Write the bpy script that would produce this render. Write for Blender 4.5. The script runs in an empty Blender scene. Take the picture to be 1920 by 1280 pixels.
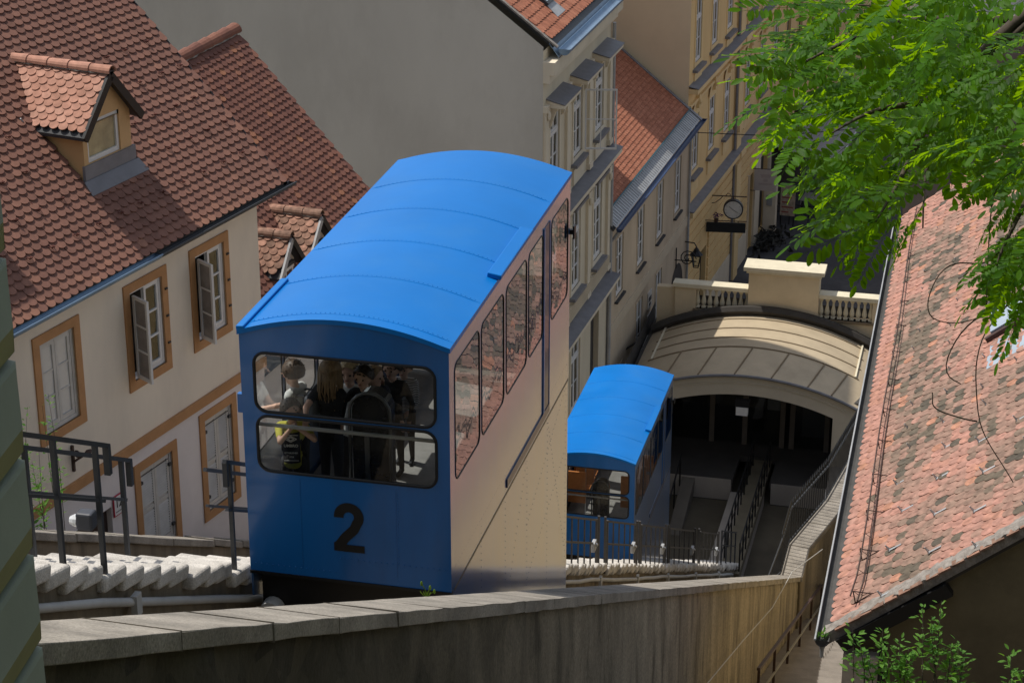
import bpy, math, random
import numpy as np
from mathutils import Vector, Matrix

# ------------------------------------------------------------------ camera, world, sun, exposure
S = bpy.context.scene
COL = S.collection
R = math.radians
CAM = Vector((0, 0, 33.15))
cd = bpy.data.cameras.new("camera"); cam = bpy.data.objects.new("camera", cd); COL.objects.link(cam)
cam.location = CAM; cam.rotation_euler = (R(90 - 22.15), 0, R(13.33))
cd.sensor_width = 36; cd.lens = 76.07; cd.clip_start = 0.2; cd.clip_end = 2000
S.camera = cam
SUN = Vector((-0.462, 0.100, 0.881)).normalized()
EL = math.asin(SUN.z); AZ = math.atan2(SUN.x, SUN.y)
w = bpy.data.worlds.new("World"); S.world = w; w.use_nodes = True
nt = w.node_tree; bg = nt.nodes["Background"]
sky = nt.nodes.new("ShaderNodeTexSky"); sky.sky_type = 'NISHITA'; sky.sun_disc = False
sky.sun_elevation = EL; sky.sun_rotation = AZ; sky.air_density = 1.0; sky.dust_density = 1.5; sky.ozone_density = 1.0
hs = nt.nodes.new('ShaderNodeHueSaturation'); hs.inputs['Saturation'].default_value = .5
nt.links.new(sky.outputs[0], hs.inputs['Color']); nt.links.new(hs.outputs[0], bg.inputs[0]); bg.inputs[1].default_value = 0.125
sd = bpy.data.lights.new("sun", 'SUN'); so = bpy.data.objects.new("sun", sd); COL.objects.link(so)
sd.energy = 3.6; sd.angle = R(0.53); sd.color = (1.0, 0.94, 0.85)
so.rotation_euler = (-SUN).to_track_quat('-Z', 'Y').to_euler(); so.location = (-30, 40, 80)
S.view_settings.view_transform = 'Standard'; S.view_settings.look = 'None'
S.view_settings.gamma = 1; S.view_settings.use_curve_mapping = False
S.view_settings.exposure = 0.14
S.cycles.max_bounces = 8; S.cycles.transparent_max_bounces = 12

rnd = random.Random(11)
_cm = cam.rotation_euler.to_matrix(); _cr, _cu, _cf = _cm.col[0], _cm.col[1], -_cm.col[2]
def seen(p):
    """Distance along the view axis and whether the point falls inside the photograph's frame."""
    v = Vector(p) - CAM; z = v.dot(_cf)
    if z < .5: return z, False
    x = 4057 * v.dot(_cr) / z; y = 4057 * v.dot(_cu) / z
    return z, abs(x) < 965 and abs(y) < 645

# ------------------------------------------------------------------ mesh building helpers
class MB:
    def __init__(s): s.v = []; s.f = []; s.m = []; s.t = []
    def add(s, verts, faces, m=0, tint=None):
        n = len(s.v); s.v += [tuple(p) for p in verts]
        for f in faces: s.f.append(tuple(i + n for i in f)); s.m.append(m); s.t.append(tint or 0.0)
    def box(s, x0, x1, y0, y1, z0, z1, m=0):
        s.add([(x0,y0,z0),(x1,y0,z0),(x1,y1,z0),(x0,y1,z0),(x0,y0,z1),(x1,y0,z1),(x1,y1,z1),(x0,y1,z1)],
              [(0,3,2,1),(4,5,6,7),(0,1,5,4),(1,2,6,5),(2,3,7,6),(3,0,4,7)], m)
    def hexa(s, p, m=0):
        s.add(p, [(0,3,2,1),(4,5,6,7),(0,1,5,4),(1,2,6,5),(2,3,7,6),(3,0,4,7)], m)
    def bar(s, a, b, w, h=None, up=(0,0,1), m=0):
        a = Vector(a); b = Vector(b); h = h or w; d = (b - a).normalized(); u = Vector(up)
        r = d.cross(u)
        if r.length < 1e-4: r = d.cross(Vector((1,0,0)))
        r.normalize(); u = r.cross(d)
        r *= w / 2; u *= h / 2
        s.hexa([a-r-u, a+r-u, b+r-u, b-r-u, a-r+u, a+r+u, b+r+u, b-r+u], m)
    def ngon(s, pts, m=0): s.add(pts, [tuple(range(len(pts)))], m)
    def prism(s, pts, ext, m=0):
        e = Vector(ext); n = len(pts); P = [Vector(p) for p in pts]
        s.add(P + [p + e for p in P], [tuple(range(n))[::-1], tuple(range(n, 2*n))] + [(i, (i+1) % n, (i+1) % n + n, i + n) for i in range(n)], m)
    def tube(s, pts, r, n=6, m=0, r1=None, closed=False, cap=True):
        P = [Vector(p) for p in pts]; k = len(P); r1 = r if r1 is None else r1
        rings = []; prev = None
        for i, p in enumerate(P):
            if closed: d = P[(i+1) % k] - P[i-1]
            else: d = P[min(i+1, k-1)] - P[max(i-1, 0)]
            d.normalize()
            if prev is None:
                a = d.cross(Vector((0,0,1)))
                if a.length < 1e-3: a = d.cross(Vector((1,0,0)))
            else: a = prev - d * prev.dot(d)
            a.normalize(); prev = a; b = d.cross(a)
            rr = r + (r1 - r) * (i / max(1, k-1))
            rings.append([p + (a * math.cos(6.28318*j/n) + b * math.sin(6.28318*j/n)) * rr for j in range(n)])
        V = [q for g in rings for q in g]; F = []
        for i in range(k if closed else k-1):
            i2 = (i+1) % k
            for j in range(n): F.append((i*n+j, i*n+(j+1) % n, i2*n+(j+1) % n, i2*n+j))
        if cap and not closed: F += [tuple(range(n))[::-1], tuple(range((k-1)*n, k*n))]
        s.add(V, F, m)
    def lathe(s, prof, c, n=12, axis='z', m=0):
        c = Vector(c); V = []
        for r, h in prof:
            for j in range(n):
                a = 6.28318*j/n; x, y = r*math.cos(a), r*math.sin(a)
                V.append(c + (Vector((x,y,h)) if axis == 'z' else Vector((h,x,y)) if axis == 'x' else Vector((x,h,y))))
        F = [(i*n+j, i*n+(j+1) % n, (i+1)*n+(j+1) % n, (i+1)*n+j) for i in range(len(prof)-1) for j in range(n)]
        s.add(V, F + [tuple(range(n))[::-1], tuple(range((len(prof)-1)*n, len(prof)*n))], m)
    def ball(s, c, r, n=6, m=0, sc=(1,1,1)):
        prof = [(max(1e-3, r*math.sin(math.pi*i/n)), -r*math.cos(math.pi*i/n)) for i in range(n+1)]
        b = MB(); b.lathe(prof, (0,0,0), n+2); c = Vector(c)
        s.add([(c.x+p[0]*sc[0], c.y+p[1]*sc[1], c.z+p[2]*sc[2]) for p in b.v], b.f, m)
    def build(s, name, mats, parent=None, smooth=False, loc=None, bevel=0, kind=None, segs=2):
        me = bpy.data.meshes.new(name); me.from_pydata(s.v, [], s.f)
        ml = mats if isinstance(mats, (list, tuple)) else [mats]
        for m in ml: me.materials.append(m)
        if len(ml) > 1: me.polygons.foreach_set('material_index', s.m)
        if any(s.t):
            a = me.attributes.new('tint', 'FLOAT', 'FACE'); a.data.foreach_set('value', s.t)
        if smooth: me.polygons.foreach_set('use_smooth', [True]*len(me.polygons))
        me.update()
        return link(name, me, parent, loc, bevel, kind, segs)
def link(name, me, parent=None, loc=None, bevel=0, kind=None, segs=2):
    o = bpy.data.objects.new(name, me); COL.objects.link(o)
    if parent: o.parent = parent
    if loc is not None: o.location = loc
    if bevel:
        b = o.modifiers.new('bevel', 'BEVEL'); b.width = bevel; b.segments = segs; b.limit_method = 'ANGLE'; b.angle_limit = R(40)
    if kind: o['kind'] = kind
    return o
def thing(name, label, cat, loc=(0,0,0), rz=0, group=None):
    o = bpy.data.objects.new(name, None); COL.objects.link(o); o.empty_display_size = .1
    o.location = loc; o.rotation_euler = (0,0,rz); return tag(o, label, cat, group)
def tag(o, label, cat, group=None):
    o['label'] = label; o['category'] = cat
    if group: o['group'] = group
    return o
def copy_tree(o, parent=None):
    c = o.copy(); COL.objects.link(c)
    if parent: c.parent = parent
    for ch in list(o.children): copy_tree(ch, c)
    return c
def smooth(o, ang=None):
    o.data.polygons.foreach_set('use_smooth', [True]*len(o.data.polygons)); return o

# ------------------------------------------------------------------ materials
def nodes(name):
    m = bpy.data.materials.new(name); m.use_nodes = True
    return m, m.node_tree.nodes, m.node_tree.links, m.node_tree.nodes['Principled BSDF']
def rgba(c): return (c[0], c[1], c[2], 1)
def M(name, col, rough=.75, var=.12, scale=1.5, streak=None, stain=None, stain_amt=.5, stain_scale=.6, bump=0, bscale=30, spec=.35, coat=0, metal=0, obj=False, coat_r=.03, fine=0.0):
    m, N, L, b = nodes(name)
    if obj: co = N.new('ShaderNodeTexCoord').outputs['Object']
    else: co = N.new('ShaderNodeNewGeometry').outputs['Position']
    def noise(sc, det=7, stretch=None, rg=.6):
        n = N.new('ShaderNodeTexNoise'); n.inputs['Scale'].default_value = sc; n.inputs['Detail'].default_value = det; n.inputs['Roughness'].default_value = rg
        if stretch:
            mp = N.new('ShaderNodeMapping'); mp.inputs['Scale'].default_value = (1, 1, stretch); L.new(co, mp.inputs[0]); L.new(mp.outputs[0], n.inputs[0])
        else: L.new(co, n.inputs[0])
        return n.outputs[0]
    def ramp(src, a, b_, c0=(0,0,0), c1=(1,1,1)):
        r = N.new('ShaderNodeValToRGB'); r.color_ramp.elements[0].position = a; r.color_ramp.elements[1].position = b_
        r.color_ramp.elements[0].color = rgba(c0); r.color_ramp.elements[1].color = rgba(c1); L.new(src, r.inputs[0]); return r.outputs[0]
    lo = [max(0, c*(1-var)) for c in col]; hi = [min(1, c*(1+var)) for c in col]
    out = ramp(noise(scale, 8, streak), .3, .7, lo, hi)
    if fine:
        mx = N.new('ShaderNodeMix'); mx.data_type = 'RGBA'; mx.blend_type = 'MULTIPLY'; mx.inputs[0].default_value = 1
        L.new(out, mx.inputs[6]); L.new(ramp(noise(bscale*1.3, 4), .35, .65, [1-fine]*3, [1+fine]*3), mx.inputs[7]); out = mx.outputs[2]
    if stain:
        mx = N.new('ShaderNodeMix'); mx.data_type = 'RGBA'
        mask = ramp(noise(stain_scale, 9, streak or None, .68), .48, .72)
        mm = N.new('ShaderNodeMath'); mm.operation = 'MULTIPLY'; mm.inputs[1].default_value = stain_amt; L.new(mask, mm.inputs[0])
        L.new(mm.outputs[0], mx.inputs[0]); L.new(out, mx.inputs[6]); mx.inputs[7].default_value = rgba(stain); out = mx.outputs[2]
    L.new(out, b.inputs['Base Color'])
    b.inputs['Roughness'].default_value = rough; b.inputs['Specular IOR Level'].default_value = spec; b.inputs['Metallic'].default_value = metal
    if coat: b.inputs['Coat Weight'].default_value = coat; b.inputs['Coat Roughness'].default_value = coat_r; b.inputs['Coat IOR'].default_value = 1.7
    if bump:
        bp = N.new('ShaderNodeBump'); bp.inputs['Strength'].default_value = bump; bp.inputs['Distance'].default_value = .02
        L.new(noise(bscale, 6), bp.inputs['Height']); L.new(bp.outputs[0], b.inputs['Normal'])
        if coat: L.new(bp.outputs[0], b.inputs['Coat Normal'])
    return m
def tile_mat(name, stops, rough=.8, grime=.25):
    """Clay tiles: the per-tile value 'tint' (0..1) picks the clay's own colour from a ramp."""
    m, N, L, b = nodes(name)
    a1 = N.new('ShaderNodeAttribute'); a1.attribute_type = 'GEOMETRY'; a1.attribute_name = 'tint'
    a2 = N.new('ShaderNodeAttribute'); a2.attribute_type = 'OBJECT'; a2.attribute_name = 'tint'
    ad = N.new('ShaderNodeMath'); L.new(a1.outputs['Fac'], ad.inputs[0]); L.new(a2.outputs['Fac'], ad.inputs[1])
    r = N.new('ShaderNodeValToRGB'); el = r.color_ramp.elements
    while len(el) < len(stops): el.new(.5)
    for e, (p, c) in zip(el, stops): e.position = p; e.color = rgba(c)
    L.new(ad.outputs[0], r.inputs[0])
    g = N.new('ShaderNodeNewGeometry'); n = N.new('ShaderNodeTexNoise'); n.inputs['Scale'].default_value = 9; n.inputs['Detail'].default_value = 8
    L.new(g.outputs['Position'], n.inputs[0])
    r2 = N.new('ShaderNodeValToRGB'); r2.color_ramp.elements[0].position = .3; r2.color_ramp.elements[1].position = .7
    r2.color_ramp.elements[0].color = rgba([1-grime]*3); r2.color_ramp.elements[1].color = rgba([1+grime*.5]*3); L.new(n.outputs[0], r2.inputs[0])
    mx = N.new('ShaderNodeMix'); mx.data_type = 'RGBA'; mx.blend_type = 'MULTIPLY'; mx.inputs[0].default_value = 1
    L.new(r.outputs[0], mx.inputs[6]); L.new(r2.outputs[0], mx.inputs[7]); L.new(mx.outputs[2], b.inputs['Base Color'])
    b.inputs['Roughness'].default_value = rough; b.inputs['Specular IOR Level'].default_value = .2
    return m
def glass_mat(name, tint=(.9,.93,.92), ior=1.5, wave=0, wscale=2.5, rough=0.0):
    m, N, L, b = nodes(name); N.remove(b)
    t = N.new('ShaderNodeBsdfTransparent'); t.inputs[0].default_value = rgba(tint)
    g = N.new('ShaderNodeBsdfGlossy'); g.inputs[0].default_value = (1,1,1,1); g.inputs['Roughness'].default_value = rough
    f = N.new('ShaderNodeFresnel'); f.inputs[0].default_value = ior
    mx = N.new('ShaderNodeMixShader'); L.new(f.outputs[0], mx.inputs[0]); L.new(t.outputs[0], mx.inputs[1]); L.new(g.outputs[0], mx.inputs[2])
    if wave:
        ge = N.new('ShaderNodeNewGeometry'); n = N.new('ShaderNodeTexNoise'); n.inputs['Scale'].default_value = wscale; n.inputs['Detail'].default_value = 2
        bp = N.new('ShaderNodeBump'); bp.inputs['Strength'].default_value = wave; bp.inputs['Distance'].default_value = .05
        L.new(ge.outputs['Position'], n.inputs[0]); L.new(n.outputs[0], bp.inputs['Height']); L.new(bp.outputs[0], g.inputs['Normal'])
    L.new(mx.outputs[0], N['Material Output'].inputs[0]); return m
def leaf_mat(name, c0, c1, trans):
    m, N, L, b = nodes(name)
    a2 = N.new('ShaderNodeAttribute'); a2.attribute_type = 'OBJECT'; a2.attribute_name = 'tint'
    g = N.new('ShaderNodeNewGeometry')
    ad = N.new('ShaderNodeMath'); ad.operation = 'MULTIPLY_ADD'; ad.inputs[1].default_value = .6; L.new(g.outputs['Random Per Island'], ad.inputs[0]); L.new(a2.outputs['Fac'], ad.inputs[2])
    r = N.new('ShaderNodeValToRGB'); r.color_ramp.elements[0].color = rgba(c0); r.color_ramp.elements[1].color = rgba(c1); L.new(ad.outputs[0], r.inputs[0])
    L.new(r.outputs[0], b.inputs['Base Color']); b.inputs['Roughness'].default_value = .5; b.inputs['Specular IOR Level'].default_value = .12
    t = N.new('ShaderNodeBsdfTranslucent'); t.inputs[0].default_value = rgba(trans)
    mx = N.new('ShaderNodeMixShader'); mx.inputs[0].default_value = .4; L.new(b.outputs[0], mx.inputs[1]); L.new(t.outputs[0], mx.inputs[2])
    L.new(mx.outputs[0], N['Material Output'].inputs[0]); return m

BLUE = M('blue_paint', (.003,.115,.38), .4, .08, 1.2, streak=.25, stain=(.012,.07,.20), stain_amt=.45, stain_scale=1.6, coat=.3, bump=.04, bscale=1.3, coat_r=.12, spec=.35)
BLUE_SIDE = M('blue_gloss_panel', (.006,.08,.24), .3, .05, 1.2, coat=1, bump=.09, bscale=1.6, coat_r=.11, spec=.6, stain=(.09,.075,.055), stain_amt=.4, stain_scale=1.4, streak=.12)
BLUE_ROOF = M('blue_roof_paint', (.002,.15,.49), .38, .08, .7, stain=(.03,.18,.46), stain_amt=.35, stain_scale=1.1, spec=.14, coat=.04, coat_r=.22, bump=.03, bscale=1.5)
BLACK = M('black_rubber', (.012,.012,.013), .5, .1)
BLACKP = M('black_paint', (.010,.010,.011), .45, .1)
GATEM = M('gate_steel', (.065,.062,.06), .55, .2, 8)
DARKMET = M('dark_steel', (.04,.043,.048), .5, .15, 6)
RUSTY = M('brown_painted_steel', (.06,.035,.028), .6, .3, 8)
STEEL = M('bright_steel', (.45,.46,.48), .3, .1, 5, metal=.8)
ZINC = M('zinc_sheet', (.40,.41,.42), .5, .15, 2, metal=.2, stain=(.22,.22,.22), stain_amt=.4)
TROUGH = M('dirty_gutter_trough', (.07,.068,.065), .8, .2, 4)
ZINCB = M('blue_grey_sheet', (.20,.29,.40), .4, .15, 2, metal=.4)
GREYPIPE = M('grey_plastic', (.46,.46,.45), .55, .1, 3, stain=(.2,.19,.17), stain_amt=.4)
CONC = M('weathered_concrete', (.27,.245,.21), .9, .3, 2.2, stain=(.12,.11,.095), stain_amt=.7, stain_scale=1.3, bump=.35, bscale=45, fine=.25)
CONCL = M('pale_concrete_step', (.56,.53,.485), .9, .18, 3, stain=(.17,.155,.13), stain_amt=.7, stain_scale=2.2, bump=.7, bscale=50, fine=.2)
CONCW = M('stained_retaining_wall', (.27,.225,.155), .92, .3, 1.4, streak=.12, stain=(.04,.036,.026), stain_amt=.92, stain_scale=1.1, bump=.5, bscale=22, fine=.2)
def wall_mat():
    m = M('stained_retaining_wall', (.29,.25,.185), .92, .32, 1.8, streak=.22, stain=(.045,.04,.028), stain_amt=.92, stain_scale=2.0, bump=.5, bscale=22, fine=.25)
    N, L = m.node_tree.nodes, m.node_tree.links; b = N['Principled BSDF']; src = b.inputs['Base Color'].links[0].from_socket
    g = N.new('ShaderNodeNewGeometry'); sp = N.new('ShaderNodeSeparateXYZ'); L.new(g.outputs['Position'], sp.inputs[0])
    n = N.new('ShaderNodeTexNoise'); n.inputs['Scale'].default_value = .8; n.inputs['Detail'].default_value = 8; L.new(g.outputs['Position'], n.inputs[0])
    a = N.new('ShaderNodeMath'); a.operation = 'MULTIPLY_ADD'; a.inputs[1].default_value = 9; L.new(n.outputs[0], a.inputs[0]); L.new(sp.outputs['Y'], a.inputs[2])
    mr = N.new('ShaderNodeMapRange'); mr.inputs[1].default_value = 16; mr.inputs[2].default_value = 30; mr.inputs[3].default_value = .9; mr.inputs[4].default_value = 0; L.new(a.outputs[0], mr.inputs[0])  # near end darker: mossy rough stone, plus blocked-sky shade put into the colour
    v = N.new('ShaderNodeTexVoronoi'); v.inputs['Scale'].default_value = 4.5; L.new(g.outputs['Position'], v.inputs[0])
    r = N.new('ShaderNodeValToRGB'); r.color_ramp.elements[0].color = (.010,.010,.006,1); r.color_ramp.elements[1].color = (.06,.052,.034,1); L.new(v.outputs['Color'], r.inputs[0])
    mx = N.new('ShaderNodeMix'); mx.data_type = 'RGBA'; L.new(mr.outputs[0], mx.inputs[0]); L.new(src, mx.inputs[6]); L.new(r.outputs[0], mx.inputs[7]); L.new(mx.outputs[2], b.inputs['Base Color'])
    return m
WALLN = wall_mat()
CONCD = M('dark_streaked_concrete', (.20,.165,.12), .9, .3, 2.0, streak=.12, stain=(.05,.045,.035), stain_amt=.8, stain_scale=2.2, bump=.4, bscale=25)
PLAST_CREAM = M('cream_plaster', (.80,.71,.58), .85, .06, .9, stain=(.64,.57,.48), stain_amt=.7, bump=.08, bscale=18, streak=.35)
PLAST_LILAC = M('pale_grey_plaster', (.78,.72,.69), .85, .06, .9, stain=(.60,.56,.53), stain_amt=.5, bump=.08, bscale=18)
OCHRE = M('ochre_trim', (.48,.255,.115), .8, .1, 4, stain=(.3,.15,.05), stain_amt=.4)
GABLE = M('grey_beige_render', (.58,.55,.485), .9, .07, .35, stain=(.46,.43,.375), stain_amt=.75, stain_scale=.3, streak=.5)
GREYF = M('grey_beige_facade', (.66,.58,.43), .85, .08, 1, stain=(.48,.43,.33), stain_amt=.5, streak=.3)
GREYT = M('grey_beige_trim', (.70,.62,.48), .85, .08, 1)
SLATE = M('dark_sheet_cap', (.19,.19,.205), .5, .15, 3)
BEIGE = M('brown_beige_plaster', (.54,.44,.315), .88, .1, .8, stain=(.36,.28,.2), stain_amt=.6, stain_scale=.5, streak=.4)
BEIGET = M('beige_band', (.56,.47,.34), .88, .08, 1)
YELL = M('yellow_ochre_render', (.80,.57,.27), .85, .08, .8, stain=(.62,.43,.20), stain_amt=.5, streak=.3)
YELLT = M('yellow_trim', (.80,.60,.31), .85, .08, 1)
YGABLE = M('tan_party_wall', (.80,.655,.45), .9, .05, .4, stain=(.68,.55,.37), stain_amt=.6, stain_scale=.3)
STATF = M('pale_arch_render', (.62,.55,.43), .85, .06, .8, stain=(.48,.42,.32), stain_amt=.4)
STAT = M('yellow_stone_render', (.64,.53,.36), .85, .08, .8, stain=(.42,.33,.2), stain_amt=.4)
STATC = M('pale_coping', (.66,.60,.45), .8, .1, 2, stain=(.45,.40,.30), stain_amt=.5)
STATR = M('tan_roof_sheet', (.47,.385,.265), .6, .1, 1.2, stain=(.36,.29,.2), stain_amt=.6, stain_scale=.9)
GUTD = M('dark_roof_felt', (.05,.045,.04), .7, .2, 3)
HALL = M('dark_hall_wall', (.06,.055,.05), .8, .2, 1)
PIT = M('grey_pit_wall', (.36,.325,.285), .85, .15, 1, streak=.4)
WHITE = M('white_window_paint', (.72,.71,.69), .5, .05, 4)
WHITE_D = M('aged_white_paint', (.56,.54,.50), .6, .1, 4)
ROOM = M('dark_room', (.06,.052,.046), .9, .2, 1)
CURT = M('net_curtain', (.70,.69,.66), .9, .25, 5, streak=.15)
ASPH = M('asphalt', (.062,.062,.068), .8, .2, .7, stain=(.13,.13,.135), stain_amt=.7, stain_scale=.5, bump=.2, bscale=30)
EARTH = M('earth', (.10,.085,.06), .95, .3, .5)
STAIRC = M('worn_stair_stone', (.22,.20,.18), .9, .2, 2, stain=(.12,.11,.10), stain_amt=.6, bump=.3, bscale=30)
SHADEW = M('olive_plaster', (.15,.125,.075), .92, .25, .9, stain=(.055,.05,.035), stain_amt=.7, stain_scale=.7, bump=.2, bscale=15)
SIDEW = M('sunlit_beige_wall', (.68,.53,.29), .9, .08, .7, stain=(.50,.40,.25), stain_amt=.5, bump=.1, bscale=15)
GLASS = glass_mat('window_glass', (.90,.93,.92), 1.5, .12, 1.5)
CARGLASS = glass_mat('car_side_glass', (.82,.86,.86), 1.75, .07, 1.3)
CARFRONT = glass_mat('car_front_glass', (.88,.9,.9), 1.38)
T_LEFT = tile_mat('brown_red_tiles', [(0,(.17,.085,.064)),(.4,(.205,.103,.078)),(.75,(.24,.12,.088)),(1,(.29,.145,.10))], grime=.15)
T_DORM = tile_mat('salmon_tiles', [(0,(.40,.205,.145)),(.5,(.46,.24,.175)),(1,(.52,.29,.215))])
T_BACK = tile_mat('dull_red_tiles', [(0,(.15,.068,.052)),(.5,(.185,.084,.062)),(.85,(.23,.105,.072)),(1,(.29,.13,.075))], grime=.15)
T_OLD = tile_mat('lichen_tiles', [(0,(.21,.13,.095)),(.5,(.34,.19,.135)),(1,(.42,.23,.165))], grime=.5)
T_RIGHT = tile_mat('patched_old_tiles', [(0,(.085,.075,.06)),(.15,(.14,.115,.085)),(.3,(.25,.17,.13)),(.55,(.33,.20,.155)),(.8,(.42,.22,.172)),(1,(.43,.215,.14))], grime=.4)
T_RED = tile_mat('orange_red_tiles', [(0,(.32,.125,.075)),(.5,(.38,.15,.09)),(1,(.43,.18,.11))])
MORTAR = M('lime_mortar', (.27,.245,.22), .95, .3, 9, stain=(.14,.12,.10), stain_amt=.8, stain_scale=7, bump=.6, bscale=30)
LEAF = leaf_mat('robinia_leaf', (.008,.034,.006), (.055,.155,.005), (.36,.64,.002))
LEAF2 = leaf_mat('shrub_leaf', (.045,.14,.03), (.15,.30,.05), (.26,.52,.04))
MILKY = M('milky_pane', (.60,.60,.585), .25, .12, 3, stain=(.42,.42,.41), stain_amt=.6, stain_scale=3, spec=.5)
PANE_REFL = M('painted_reflection_pane', (.30,.29,.285), .12, .3, 2.5, spec=.6)  # opaque grey puts the sky reflection of the open casements into the colour
BARK = M('grey_brown_bark', (.07,.055,.042), .9, .3, 20)
WEEDM = leaf_mat('weed_leaf', (.10,.2,.02), (.2,.3,.03), (.3,.4,.04))
# ------------------------------------------------------------------ terrain and street
def slope_z(y): return 23.33 - .517 * (y - 17)          # front edge of the middle steps
g = MB()
ys = [-60, 5, 20, 40, 58.2, 62, 140, 900]
def gz(y): return max(-.72, slope_z(max(y, 5)) - 2.45)
xs = [-900, -60, -14, -10.2, -4, -1, 30, 900]
V = [(x, y, gz(y) if y < 58.2 else -.72) for y in ys for x in xs]
F = [(j*8+i, j*8+i+1, (j+1)*8+i+1, (j+1)*8+i) for j in range(7) for i in range(7)]
g.add(V, F); g.build('ground', EARTH, kind='structure')
g = MB(); hv = [(x, y, z) for y, z in ((-2.6,30.2),(-6,40),(-14,46),(-60,52)) for x in (-90,-30,-6,6,30,90)]
g.add(hv, [(j*6+i,j*6+i+1,(j+1)*6+i+1,(j+1)*6+i) for j in range(3) for i in range(5)]); g.add([(x, y, z) for y in (-2.6, 8, 13.5) for x, z in ((4.2,25),(5.5,36),(9,42),(40,46))], [(j*4+i,j*4+i+1,(j+1)*4+i+1,(j+1)*4+i) for j in range(2) for i in range(3)]); g.add([(-90,-2.6,10),(90,-2.6,10),(90,-2.6,30.2),(-90,-2.6,30.2)],[(0,1,2,3)]); g.build('sky_blocker', M('sky_blocker_green', (.05,.07,.03), .95, .4, .8), kind='structure')  # unseen slopes, added to block sky light from behind and from the right
g = MB(); g.ngon([(-13, 74, -.66), (-2.2, 74, -.66), (16, 240, -.66), (2, 240, -.66)]); g.build('street', ASPH, kind='structure')

# ------------------------------------------------------------------ tiles
def tile_mesh(name, w_, l, th, mat, lift, rnd_end=.46, n=7):
    """One flat clay tile with a rounded lower end; x across, y down the slope, z off the roof."""
    r = w_ * rnd_end; hw = w_ / 2
    P = [(-hw, 0), (hw, 0), (hw, l - r)] + [(hw*math.cos(math.pi*i/n), l - r + r*math.sin(math.pi*i/n)) for i in range(1, n)] + [(-hw, l - r)]
    top = [(x, y, th + lift*y/l) for x, y in P]; bot = [(x, y, lift*y/l) for x, y in P[1:]]
    k = len(P); V = top + bot
    F = [tuple(range(k))] + [(i, k + i - 1, k + i, i + 1) for i in range(1, k - 1)] + [(k-1, 2*k-2, k, 1)][:0]
    F = [F[0]] + [tuple(reversed(f)) for f in F[1:]]
    me = bpy.data.meshes.new(name); me.from_pydata(V, [], F); me.materials.append(mat); me.update(); return me
def tile_field(parent, o, ex, dn, W, L, tw, row, mat, n_sep, tint, skip=None, seed=1, th=.018, lift=.034, world=None, jit=.02, stag=.5, name='tile', rnd_end=.46):
    """Courses of tiles laid from the ridge down; the n_sep that show largest are parts, the rest one piece."""
    rr = random.Random(seed); o = Vector(o); ex = Vector(ex).normalized(); dn = Vector(dn).normalized(); nr = ex.cross(dn)
    if nr.z < 0: nr = -nr; 
    flip = ex.cross(dn).dot(nr) < 0
    tm = tile_mesh(name, tw*.972, row*2.05, th, mat, lift, rnd_end)
    wm = world or Matrix.Identity(4)
    items = []
    for j in range(int(L/row)):
        for i in range(int(W/tw)):
            x = (i + .5 + (stag if j % 2 else 0)) * tw; y = (j - 1) * row
            if x + tw*.4 > W or y + row*2.05 > L + .06: continue
            if skip and skip(x, y + row*1.6): continue
            x += rr.gauss(0, tw*.012); y += rr.gauss(0, row*jit); a = rr.gauss(0, .006 if jit < .03 else .014); tl = rr.uniform(-.003, .003) if jit < .03 else rr.uniform(-.012,.014)
            p = o + ex*x + dn*y + nr*(rr.uniform(0, .002))
            e2 = (ex + dn*a).normalized(); d2 = (dn - ex*a + nr*tl).normalized(); n2 = e2.cross(d2)
            if flip: e2 = -e2; n2 = e2.cross(d2)
            z, ok = seen(wm @ (p + dn*row*1.6))
            items.append((z if ok else z + 1000, p, e2, d2, n2, tint(x, y, rr), j))
    items.sort(key=lambda t: t[0])
    for z, p, e2, d2, n2, t, j in items[:n_sep]:
        ob = bpy.data.objects.new(name, tm); COL.objects.link(ob); ob.parent = parent; ob['tint'] = t
        ob.matrix_local = Matrix(((e2.x, d2.x, n2.x, p.x), (e2.y, d2.y, n2.y, p.y), (e2.z, d2.z, n2.z, p.z), (0,0,0,1)))
    rest = items[n_sep:]
    if rest:
        mb = MB(); tv = [v.co.copy() for v in tm.vertices]; tf = [tuple(q.vertices) for q in tm.polygons]
        for z, p, e2, d2, n2, t, j in rest:
            mb.add([p + e2*v.x + d2*v.y + n2*v.z for v in tv], tf, 0, max(t, .001))
        mb.build('roof_tiles', mat, parent, kind='stuff')
def ridge_tiles(parent, a, b, r, n, mat, name='ridge_tile', seed=3, mortar=True, sag=0):
    a = Vector(a); b = Vector(b); d = (b - a) / n; rr = random.Random(seed); dd = d.normalized()
    sx = dd.cross(Vector((0,0,1))).normalized(); up = sx.cross(dd)
    for i in range(n):
        mb = MB(); p = a + d*i; V = []
        for t, rad in ((0, r), (1.07, r*1.2), (1.07, r*1.02), (0, r*.86)):
            for k in range(9):
                an = math.pi*(k/8)*1.06 - .09
                V.append(p + d*t + sx*math.cos(an)*rad + up*(math.sin(an)*rad))
        F = [(q*9+k, q*9+k+1, ((q+1) % 4)*9+k+1, ((q+1) % 4)*9+k) for q in range(4) for k in range(8)]
        mb.add(V, F); o = mb.build(name, mat, parent, smooth=False); o['tint'] = rr.uniform(.1, .9)
    if mortar:
        mb = MB(); nseg = n*4; V = []
        for i in range(nseg+1):
            p = a + (b - a)*(i/nseg)
            for k, (sx_, uz) in enumerate(((-1.08, -.26), (-.9, .1), (.9, .1), (1.08, -.26))):
                V.append(p + sx*r*(sx_ + rr.uniform(-.08, .08)) + up*r*(uz + rr.uniform(-.12, .08)))
        mb.add(V, [(i*4+k, i*4+k+1, (i+1)*4+k+1, (i+1)*4+k) for i in range(nseg) for k in range(3)])
        mb.build('mortar_bed', MORTAR, parent)

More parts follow.
